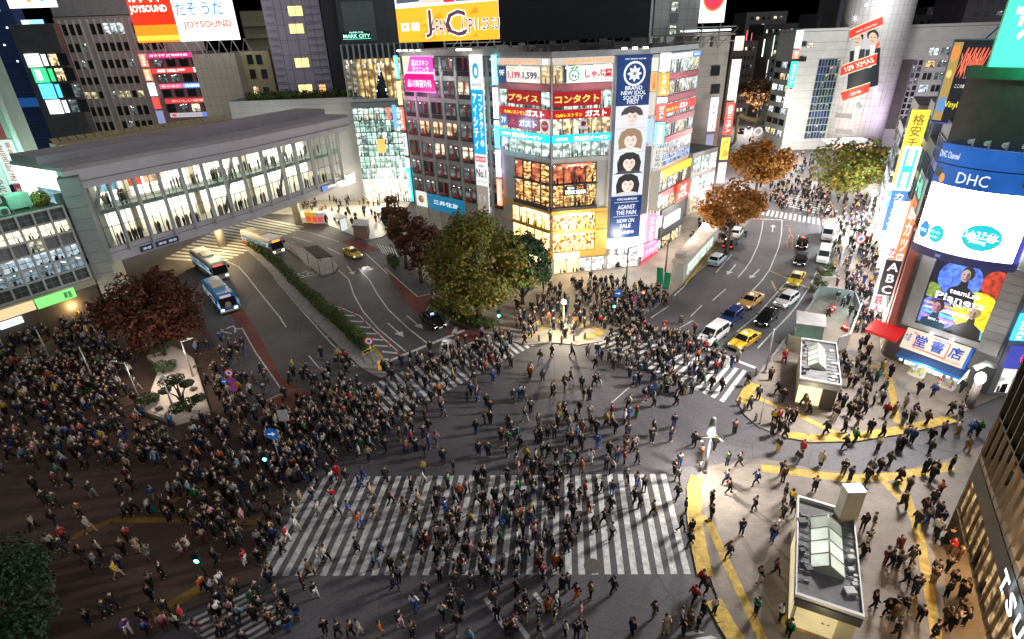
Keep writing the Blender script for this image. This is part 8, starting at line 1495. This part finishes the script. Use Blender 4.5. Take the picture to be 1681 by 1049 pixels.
def figure_set(pose, sub):
    J = skel(pose); D = {}
    D['body'] = skin(J, [['pel', 'bel', 'che', 'nek', 'hed', 'top']] + [c + ['toe' + c[1][-1]] for c in LEGS] + [c + ['han' + c[1][-1]] for c in ARMS], dict(pel=.12, bel=.11, che=.13, nek=.05, hed=(.095, .085), top=.05, hip=.085, kne=.055, ank=.04, toe=.035, sho=.06, elb=.042, wri=.03, han=.04), 'pel', sub, 'person')
    D['jacket'] = skin(J, [['pel', 'bel', 'che', 'col']] + ARMS, dict(pel=(.155, .185), bel=(.15, .165), che=(.16, .175), sho=.085, elb=.068, wri=.055, col=.075), 'pel', sub, 'jacket') if not J.update(col=(0, 0, 1.43)) else None
    D['trousers'] = skin(J, LEGS, dict(pel=(.14, .165), hip=.11, kne=.078, ank=.06), 'pel', sub, 'trousers')
    mb = MB(); a = (J['kner'][0] + J['knel'][0]) / 2; mb.tube([(a, 0, .55), (a * .5, 0, .75), (0, 0, .98)], [.235, .21, .175], 10 if sub else 6); D['coat'] = mb.mesh('coat_skirt', CLOTH)
    mb = MB(); mb.blob((-.012, 0, 1.615), (.118, .105, .105), 0, 8 if sub else 6, 6 if sub else 4); mb.v = [(x - (.05 if z < 1.6 and x > 0 else 0), y, z) for x, y, z in mb.v]; D['hair'] = mb.mesh('hair', HAIR)
    mb = MB(); mb.blob((-.03, 0, 1.56), (.115, .12, .17), 0, 8, 6); mb.v = [(x - (.07 if x > 0 and z < 1.63 else 0), y, z) for x, y, z in mb.v]; D['long_hair'] = mb.mesh('hair', HAIR)
    mb = MB()
    for k in 'lr': p = V3(J['ank' + k]); q = V3(J['toe' + k]); mb.tube([p - V3((.06, 0, .03)), p.lerp(q, .5) - V3((0, 0, .02)), q], [.05, .055, .03], 6)
    D['shoes'] = mb.mesh('shoes', SHOE)
    for k in ('body', 'jacket', 'trousers'): D[k].materials.clear(); D[k].materials.append(SKIN if k == 'body' else CLOTH)
    return D
POSES = ('walk', 'step', 'stand', 'look', 'wave')
HI = {p: figure_set(p, 1) for p in POSES}; LO = {p: figure_set(p, 0) for p in POSES[:4]}
# feet positions read off the photograph: zoom origin, scale, then x y top bottom facing (upper case top = long coat, lower case facing = standing, W waving)
DATA = {(420, 780, 3.9): "345 60euA 490 55wnl 525 30rra 665 85nuR 690 35nuR 740 150BbR 865 190mkR 1000 110kkr 1075 60wwR 365 155cnA 290 185bbL 240 245kcR 500 180rgW 405 260Cgl 525 265wkR 600 270ubR 670 340ouR 765 285ebR 950 240BpL 1045 195bbR 1030 265kkl 1030 330ekR 995 410eqr 1140 275kkr 1215 250uul 1250 300kka 1275 195nnR 1310 290pcL 1375 320CkR 1100 460mml 1160 420ckc 1215 460tka 1260 375rkR 1225 535ekr 1165 540Kka 1290 450kkR 1355 120pkR 1420 195gkL 1480 250tka 1530 265ppl 1495 400nnr 1570 340uuR 1595 180tkR 1380 520PpR 1455 560kkl 1350 445kdR 1075 560kwl 1060 480kkL 650 500KkR 800 510NnR 765 600qnR 955 590ebR 870 620eka 920 690gka 890 745knR 350 650TkR 265 360wcR 205 430rwR 180 510tkl 415 570wwr 455 555ckR 70 450kkc 105 390bkr 160 330gkc 165 280kkr 40 110kkr 75 230kkr 30 575kkc 100 665ekc 310 730mkr 385 785kwR 20 860kwl 140 800tgr 170 905TtL 275 930nua 215 1005kua 100 975tkc 450 1020kkc 535 1040kkl 615 1040tkL 665 1030gbR 805 1035obR 925 975kpR 1005 1040tkr 1020 870wua 1100 815nnl 1180 680kka 1275 650kcl 1335 620rwl 1385 740kkr 1255 800kcR 1200 925cka 1325 885kkl 1530 745nnR 1545 930kka 1555 690tkr 1610 1030mka",
(840, 780, 3.9): "40 125fkL 110 60kbl 140 135buR 85 195kka 235 125knL 300 110kkr 375 130tka 295 220KkL 435 180ebl 470 140rkl 540 120enR 575 115knR 640 130eua 635 235knL 490 245koR 800 75pua 845 105kka 785 185kkL 820 210gkl 905 260gkL 1060 155ekL 1060 45eka 1110 240knr 1275 285knl 1275 200kkl 1385 115tkR 1370 60nkL 1560 65nnL 1550 230nkl 1465 385nnc 1385 530tnL 1080 360kkR 1145 385kka 1140 455dkL 590 320kkL 525 370EkR 640 410wkL 425 370nnr 390 280kka 150 380dka 355 390kkr 260 480nnR 345 510knR 315 610Kkl 385 460tkr 190 510wkr 160 560Tkr 100 510nka 60 500kkr 35 450wkl 75 195vkr 130 260ykr 60 300rkr 195 665rkr 215 760nkR 325 745Kka 415 795noL 505 790tkl 650 760nkL 290 845wkR 85 840kkR 20 610kkr 50 600lkl 30 700kkl 10 1010rkL 170 950kgr 175 1040kgr 275 945kbl 345 1040wkl 440 915ppr 415 1049kka 470 1040kcr 770 1030knl 910 910dtl 980 1010BbW 1085 950cnr 1135 980Tkr 1220 910Kkr 1240 760dkr 1215 715rkL 1165 820rkL 1290 890ckc 1190 995kkl 1095 1040knl 1560 890fkl 1580 690kcr",
(1260, 780, 3.9): "95 45tka 295 105Kka 105 160kkr 145 195ykr 165 255kka 90 215tkr 95 280ekl 60 370wcW 25 430nul 45 640mkR 75 940wkl 125 1040fkl 340 1020kkc 465 1040kkl 515 1010kka 605 350kka 665 350ebr 635 450nca 600 540kkL 745 570kmr 780 590knr 825 600enr 915 560nnL 870 700kkR 930 770nnc 670 850kkR 750 900kkl 795 890kka 850 900ncr 885 870tba 960 940kkl 800 930Tka 810 1040kkc 1055 1040Kkc 855 215kkC 895 110tka 835 50kkL 525 35kka 630 45kkL 1040 40kkL 1050 190tka 1085 135okr 990 250mkr 945 330kkl 1080 280kkl 1100 330kka 1070 390wkl 1090 450lka 1150 440kna 1165 510rtl 1215 550ttl 1140 620kkr 1060 650tkl 1170 720kkl 1140 780kka 1230 800kkl 1220 900kka 1190 960ckr 1250 960nkl 1160 1000kkl",
(1260, 520, 4): "65 510kkL 100 560knL 150 700tkL 170 690dkr 120 680gka 65 700rka 35 700yka 75 760kka 25 780knl 110 800kkL 65 885kyl 230 580unL 305 570kkc 265 640kkR 240 600tbR 385 590kka 460 570kkr 490 600nka 560 610gka 625 580kkr 640 530kkr 545 660kkL 440 680kwl 435 650tkl 525 650kkr 580 720kpR 495 760kkR 380 775knL 630 640mkr 690 580wkr 665 770kka 745 790kkr 720 880cka 770 660rmL 825 650Bba 895 600Wcr 880 710klr 935 700gkr 960 660nlR 1035 710tkr 985 510kkL 1080 525unL 755 520nua 800 400kkr 530 370wkL 595 320kka 655 350dwr 600 220qkr 640 190kka 655 260tka 1265 500dkL 1300 580kkl 1195 645ekL 1245 655nwr 1245 700kwr 1240 780wyr 1145 780pkr 1065 820kkL 1060 900enL 1325 780uuL 1370 780fkL 1300 890byc 840 880nkr 870 880kkl 900 810gka 940 830unl 790 980ekR 1195 1010kka 1025 1030kka 1085 1040kkL 725 1030kkr 670 1040gkl 490 1040ktc 345 980Ckl 195 970kgL 220 910rkl 90 1040kka 505 870kkL 565 830fkr 105 300RrC 15 420tka",
(840, 520, 4): "125 380wkL 190 300tlL 265 265kkl 395 260nnR 500 260Gga 590 290knl 550 340kkL 390 420cdl 350 465TbC 265 530kkR 460 475nka 545 455kkL 570 460kwR 775 400nna 805 460nnC 55 540lua 475 560kcl 510 550kka 765 600wkL 870 555kpR 310 650yba 345 640nba 85 690kwR 655 660rkl 820 665rfl 655 720cmR 740 705wkr 680 770nkL 525 750kca 40 805qqL 175 830nda 235 800qka 280 800nna 375 750blR 420 700kkr 430 800quR 460 770toa 370 840kka 560 865uua 930 775KbR 1040 820knW 1195 850Kka 1240 945tta 1330 875ekl 1460 770tka 1410 985ena 1490 990kkL 750 850tea 790 890kkR 690 950pua 740 970rkl 820 970kkR 620 1000gka 660 1030cnL 520 960Wca 430 960kkL 355 950wua 290 960kka 240 930kkL 160 960bkR 30 970kwl 130 1030wka 190 1030kka 290 1030wka 380 1040kka 460 1030otl 1065 1040tkl 45 1030ppl 1545 450ktL 1615 545gka 1560 610dka 1310 475kkL 1375 495kkR 1340 375rka 1440 335nul 1480 300wbl 1380 300kka 1315 290kka 1075 585kkR 1135 515eba 1180 505gka 1050 450Bba 1015 490fbL 970 515dnL",
(0, 780, 3.9): "240 105kka 370 70mkr 470 85kka 300 190kkr 370 210ekR 230 350ckL 360 320kna 520 270tkR 580 370cbR 600 140kwr 820 275kkR 870 245kkR 985 160uca 965 245wkl 780 125kkr 860 100kka 1165 75gkr 1100 140wkr 1110 240mka 1090 300kkr 1240 260kcr 1190 310kkR 1370 300pkr 1430 240kka 1500 280eka 1520 390kkR 1560 310ppr 1270 150nua 1400 80kwr 340 480cka 410 500kkR 420 430rkR 540 550mga 625 600gkL 650 520cka 800 510tka 825 430rka 890 500Bba 955 545Gga 780 600gna 760 660ybR 1050 660kkr 1165 515Grl 1210 480Ctl 1310 440gma 1390 570dka 1470 470kkr 1575 580rwl 740 860kkR 690 910kkR 980 730eka 980 810kka 1075 900kkR 1180 940rgR 1310 750okr 1370 770gkr 1425 720wnR 1520 760tkr 1490 840tka 1415 850nnl 930 950kka 960 980kra 830 1020vwr 580 960kka 950 1030uka 1065 1000pma 1140 990cka 1280 1030mga 1410 910wkr 1490 910pka 1540 940lda 1440 1040tka"}
FOLK = []
import re
for (x0, y0, s), tx in DATA.items():
    for x, y, c in re.findall(r'(\d+) (\d+)([a-zA-Z]{3})', tx): FOLK.append((x0 + int(x) / s, y0 + int(y) / s, c))
FOLK = [(G(x, y, .0), x, y, c) for x, y, c in FOLK]; FOLK.sort(key=lambda f: f[0].xy.length)
def on_pave(x, y): return .12 if (x > 1150 and y > 775) or (x > 1215 and 620 < y < 715) or (x > 1240 and y < 620) or x < 430 else .0
NEAR = FOLK[:300]; FAR = FOLK[300:]
ANCH = [(1350, 1032, 'before near entrance'), (1288, 900, 'left of near entrance'), (1285, 830, 'upper-left of near entrance'), (1450, 850, 'upper-right of near entrance'), (1452, 930, 'right of near entrance'), (1450, 1010, 'lower-right of near entrance'), (1535, 880, 'at railing by glass building'), (1550, 960, 'beside glass building'), (1530, 1030, 'bottom right corner'), (1500, 810, 'where yellow paths meet'), (1380, 790, 'upper yellow path'), (1240, 790, 'right of street lamp'), (1215, 850, 'pavement between yellow strips'), (1160, 860, 'right end of front crossing'), (1155, 1000, 'lower curved yellow strip'), (1245, 990, 'long diagonal yellow strip'), (1580, 720, 'before glass building corner'), (1480, 690, 'right part of middle yellow path'), (1390, 710, 'middle yellow path'), (1310, 690, 'left part of middle yellow path'), (1340, 660, 'before far entrance'), (1440, 660, 'right of far entrance'), (1280, 650, 'left of far entrance'), (1530, 640, 'before book shop'), (1420, 560, 'beside white fence'), (1460, 740, 'side street mouth'), (1320, 745, 'side street left part'), (1175, 720, 'around street lamp'), (1080, 770, 'above right end of front crossing'), (960, 765, 'above middle of front crossing'), (860, 750, 'above left-middle of front crossing'), (760, 740, 'above left part of front crossing'), (1040, 690, 'right part of junction'), (930, 680, 'middle of junction'), (830, 650, 'left part of junction'), (1120, 600, 'right diagonal crossing'), (880, 600, 'top of junction'),
        (460, 900, 'left end of front crossing'), (520, 820, 'upper left of front crossing'), (560, 910, 'lower left of front crossing'), (620, 820, 'upper left-middle of front crossing'), (650, 910, 'lower left-middle of front crossing'), (720, 815, 'upper middle of front crossing'), (740, 900, 'lower middle of front crossing'), (800, 820, 'upper centre of front crossing'), (810, 910, 'lower centre of front crossing'), (880, 820, 'upper right-middle of front crossing'), (890, 910, 'lower right-middle of front crossing'), (970, 820, 'upper right of front crossing'), (990, 900, 'lower right of front crossing'), (1070, 830, 'near right end of front crossing'), (460, 1000, 'lower-left road'), (560, 1020, 'bottom road left part'), (650, 1000, 'bottom road left-middle'), (730, 990, 'bottom road middle'), (830, 980, 'bottom road centre'), (900, 1010, 'bottom road right-middle'), (960, 960, 'just below front crossing'), (1080, 1010, 'bottom road right part'), (1120, 1010, 'at corner kerb'), (350, 1000, 'bottom left crossing'), (250, 1020, 'bottom of dark plaza'), (230, 900, 'lower dark plaza'), (120, 880, 'beside dark round tree'), (320, 880, 'near bottom green light'), (400, 850, 'plaza edge left of front crossing'), (250, 830, 'yellow path of dark plaza'), (100, 830, 'left of plaza yellow path')]
ANCH = [(G(x, y), n) for x, y, n in ANCH]
def make(D, pose, top, bot, coat, parent_loc, yaw, sc, lab, longh, rnd):
    t = bpy.data.objects.new('person', D['body']); COL.objects.link(t); t.location = parent_loc; t.rotation_euler = (0, 0, yaw); t.scale = (sc,) * 3; tag(t, lab, 'person', 'people around the crossing')
    for nm, key, c in (('jacket', 'jacket', top), ('trousers', 'trousers', bot), ('hair', 'long_hair' if longh else 'hair', None), ('shoes', 'shoes', None)) + ((('coat_skirt', 'coat', top),) if coat else ()):
        o = bpy.data.objects.new(nm, D[key]); COL.objects.link(o); o.parent = t
        if c: v = PC_[c]; k = rnd.uniform(.85, 1.25); o.color = (*[min(.8, x * k) for x in v], 1)
    return t
YAW = dict(R=-.1, L=PI + .1, A=PI / 2, C=-PI / 2, W=-PI / 3)
def spec(c, rnd):
    top, bot, d = c; coat = top.isupper(); pose = 'wave' if d == 'W' else (rnd.choice(('walk', 'walk', 'step')) if d.isupper() else rnd.choice(('stand', 'stand', 'look', 'step')))
    return top.lower(), bot.lower(), coat, pose, YAW[d.upper()] + rnd.uniform(-.5, .5)
rnd = random.Random(99); labs = []
for P, x, y, c in NEAR:
    top, bot, coat, pose, yaw = spec(c, rnd); an = min(ANCH, key=lambda a: (a[0] - P).length)[1]
    labs.append(['%s-%s person, %s trousers, %s, %s' % (CN[top], 'coated' if coat else 'jacketed', CN[bot], {'walk': 'striding', 'step': 'walking', 'stand': 'standing', 'look': 'standing', 'wave': 'arm raised'}[pose], an), top, bot, coat, pose, yaw])
def dups(): 
    g = {}; [g.setdefault(l[0], []).append(i) for i, l in enumerate(labs)]; return [v for v in g.values() if len(v) > 1]
for v in dups():
    for i in v:
        j = min((k for k in range(len(NEAR)) if k != i and labs[k][1] != labs[i][1]), key=lambda k: (NEAR[k][0] - NEAR[i][0]).length)
        labs[i][0] += ', beside %s %s' % (CN[labs[j][1]], 'coat' if labs[j][3] else 'jacket')
for v in dups():
    v.sort(key=lambda i: NEAR[i][1]); n = len(v)
    for q, i in enumerate(v): labs[i][0] += ', ' + (('left one', 'right one') if n == 2 else ('leftmost', 'middle', 'rightmost') if n == 3 else ('leftmost', 'second', 'third', 'rightmost'))[min(q, 3)]
for (P, x, y, c), (lb, top, bot, coat, pose, yaw) in zip(NEAR, labs):
    make(HI[pose], pose, top, bot, coat, (P.x, P.y, on_pave(x, y)) if on_pave(x, y) == 0 else G(x, y, .125), yaw, rnd.uniform(.93, 1.04), lb, rnd.random() < .42, rnd)
# everyone farther away or deeper in the crush: one crowd
PAL = list('kkkkkkkknnnnndddddggttemwwcbrpuqfoyl'); PM = [mat([x * .6 for x in PC_[k]], .85, 0, 0, 1, key='pal' + k) for k in dict.fromkeys(PAL)]; PI_ = {k: i for i, k in enumerate(dict.fromkeys(PAL))}; PM += [SKIN, HAIR]  # PM: clothing colours dimmed, so the crowd's weak light sits in the colour
def arr(me): return [v.co.copy() for v in me.vertices], [tuple(p.vertices) for p in me.polygons]
LOA = {p: {k: arr(D[k]) for k in ('body', 'jacket', 'trousers', 'hair', 'coat', 'long_hair')} for p, D in LO.items()}
cb = MB()
def lay(P, c, rnd):
    top, bot, coat, pose, yaw = spec(c, rnd); A = LOA[pose if pose in LOA else 'look']; M_ = Matrix.Translation(P) @ Matrix.Rotation(yaw, 4, 'Z') @ Matrix.Scale(rnd.uniform(.93, 1.04), 4)
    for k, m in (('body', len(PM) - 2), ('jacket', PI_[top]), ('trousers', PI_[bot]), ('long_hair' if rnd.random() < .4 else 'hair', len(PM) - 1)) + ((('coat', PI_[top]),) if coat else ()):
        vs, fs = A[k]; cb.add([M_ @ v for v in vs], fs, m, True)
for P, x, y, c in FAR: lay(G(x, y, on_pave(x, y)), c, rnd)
def inside(p, poly):
    r_ = False; n = len(poly)
    for i in range(n):
        (x1, y1), (x2, y2) = poly[i], poly[(i + 1) % n]
        if (y1 > p[1]) != (y2 > p[1]) and p[0] < (x2 - x1) * (p[1] - y1) / (y2 - y1) + x1: r_ = not r_
    return r_
GARDEN = [(G(x, y).x, G(x, y).y) for x, y in ((228, 676), (286, 700), (352, 678), (322, 584), (262, 556), (235, 590))]; taken = {}
for n, z, poly in ((55, 0, [(520, 770), (640, 690), (860, 590), (960, 650), (920, 770)]), (30, 0, [(700, 690), (1100, 660), (1100, 770), (700, 770)]), (430, .12, [(345, 560), (430, 700), (520, 700), (485, 790), (420, 850), (330, 800), (200, 765), (0, 765), (-30, 600), (150, 590), (215, 670), (290, 705), (350, 690)]), (190, .12, [(-20, 545), (160, 535), (250, 560), (225, 660), (100, 640), (-20, 640)]), (24, .0, [(345, 545), (420, 600), (470, 690), (420, 690), (370, 600)]),
                   (150, .0, [(440, 695), (560, 640), (670, 695), (560, 765), (470, 800)]), (24, 0, [(500, 600), (580, 610), (560, 640), (470, 640)]), (85, 0, [(640, 605), (840, 548), (870, 572), (700, 660), (640, 680)]), (125, 0, [(1000, 562), (1060, 528), (1165, 575), (1180, 615), (1090, 640), (1020, 612)]), (150, .12, [(845, 555), (900, 470), (1010, 468), (1095, 482), (1060, 515), (1000, 543), (920, 560)]), (60, .12, [(1000, 545), (1060, 512), (1090, 490), (1000, 490)]),
                   (75, .12, [(1125, 405), (1180, 350), (1215, 372), (1188, 400), (1140, 385)]), (240, .12, [(1376, 480), (1385, 400), (1400, 330), (1450, 330), (1448, 430), (1460, 560), (1415, 545)]), (150, 0, [(1240, 335), (1370, 365), (1385, 300), (1265, 300)]), (60, 0, [(1260, 300), (1330, 300), (1330, 255), (1265, 250)]), (110, .12, [(450, 345), (560, 300), (655, 335), (648, 380), (590, 385), (520, 355)]), (8, .12, [(1490, 900), (1555, 880), (1560, 1049), (1470, 1049)]), (70, 0, [(690, 790), (930, 790), (900, 1045), (740, 1045)]), (26, .12, [(300, 800), (440, 830), (420, 920), (330, 880)]), (16, 0, [(470, 960), (420, 1049), (330, 1049), (400, 980)]), (20, .12, [(1370, 590), (1450, 600), (1460, 690), (1400, 690)])):
    q = [(G(x, y).x, G(x, y).y) for x, y in poly]; bx0, bx1, by0, by1 = min(a for a, b in q), max(a for a, b in q), min(b for a, b in q), max(b for a, b in q); k = tr = 0
    while k < n and tr < n * 40:
        tr += 1; p = (rnd.uniform(bx0, bx1), rnd.uniform(by0, by1)); ok = inside(p, q); p = (p[0] + rnd.gauss(0, 1.1), p[1] + rnd.gauss(0, 1.1)); cell = (int(p[0] / .62), int(p[1] / .62))
        if cell in taken or not ok or inside(p, GARDEN): continue
        taken[cell] = 1; k += 1; top = rnd.choice(PAL); top = rnd.choice('kknd') if rnd.random() < .4 else top
        lay(V3((p[0], p[1], z)), (top.upper() if rnd.random() < .2 else top) + rnd.choice('kkkknndgbtu') + rnd.choice('RLACrlacac'), rnd)
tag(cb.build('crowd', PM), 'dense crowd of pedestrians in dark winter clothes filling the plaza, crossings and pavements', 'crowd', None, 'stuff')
# things people carry
for i, (x, y, c, s, nm, lb) in enumerate(((1074, 842, 'y', .42, 'shopping_bag', 'bright yellow bag carried near the right end of the front crossing'), (972, 837, 'w', .4, 'shopping_bag', 'white bag carried behind a person in orange trousers'), (773, 968, 'w', .4, 'shopping_bag', 'big white paper bag carried just below the front crossing'), (719, 920, 'w', .36, 'shopping_bag', 'white paper bag on the lower middle of the front crossing'), (736, 1012, 'f', .36, 'shopping_bag', 'green bag carried on the bottom road'), (677, 806, 'y', .3, 'shopping_bag', 'small yellow bag at the upper edge of the front crossing'), (1045, 683, 'f', .45, 'shopping_bag', 'bright green bag carried by a person in red'), (1049, 608, 'q', .5, 'suitcase', 'left teal box carried at the right diagonal crossing'), (1060, 606, 'q', .5, 'suitcase', 'right teal box carried at the right diagonal crossing'), (254, 841, 'q', .55, 'suitcase', 'teal suitcase on the yellow path of the dark plaza'), (1470, 798, 'k', .45, 'suitcase', 'black suitcase where the yellow paths meet'), (1477, 738, 'k', .55, 'suitcase', 'big black suitcase in the side street mouth'), (1522, 684, 'w', .35, 'shopping_bag', 'white bag held before the book shop'), (986, 588, 'u', .45, 'shopping_bag', 'blue bag carried at the left end of the right diagonal crossing'), (490, 1021, 't', .45, 'shopping_bag', 'brown bag carried on the lower left road'), (1571, 708, 'y', .4, 'shopping_bag', 'yellow bag before the corner of the glass building'))):
    B = G(x, y, on_pave(x, y) + .01); t = thing(nm, lb, 'bag' if nm != 'suitcase' else 'suitcase', B); mb = MB(); z0 = .12 if nm != 'suitcase' else .06; mb.hexa([(-s * .42, -s * .2, z0), (s * .42, -s * .2, z0), (s * .42, s * .2, z0), (-s * .42, s * .2, z0), (-s * .5, -s * .16, z0 + s), (s * .5, -s * .16, z0 + s), (s * .5, s * .16, z0 + s), (-s * .5, s * .16, z0 + s)]); mb.local('body', mat(PC_[c], .6, 0, .08, 4), t, .03)
    mb = MB(); mb.tube([(-s * .2, 0, z0 + s - .02), (-s * .16, 0, z0 + s * 1.4), (s * .16, 0, z0 + s * 1.4), (s * .2, 0, z0 + s - .02)], .015, 5); mb.local('handle', BLACKP, t)
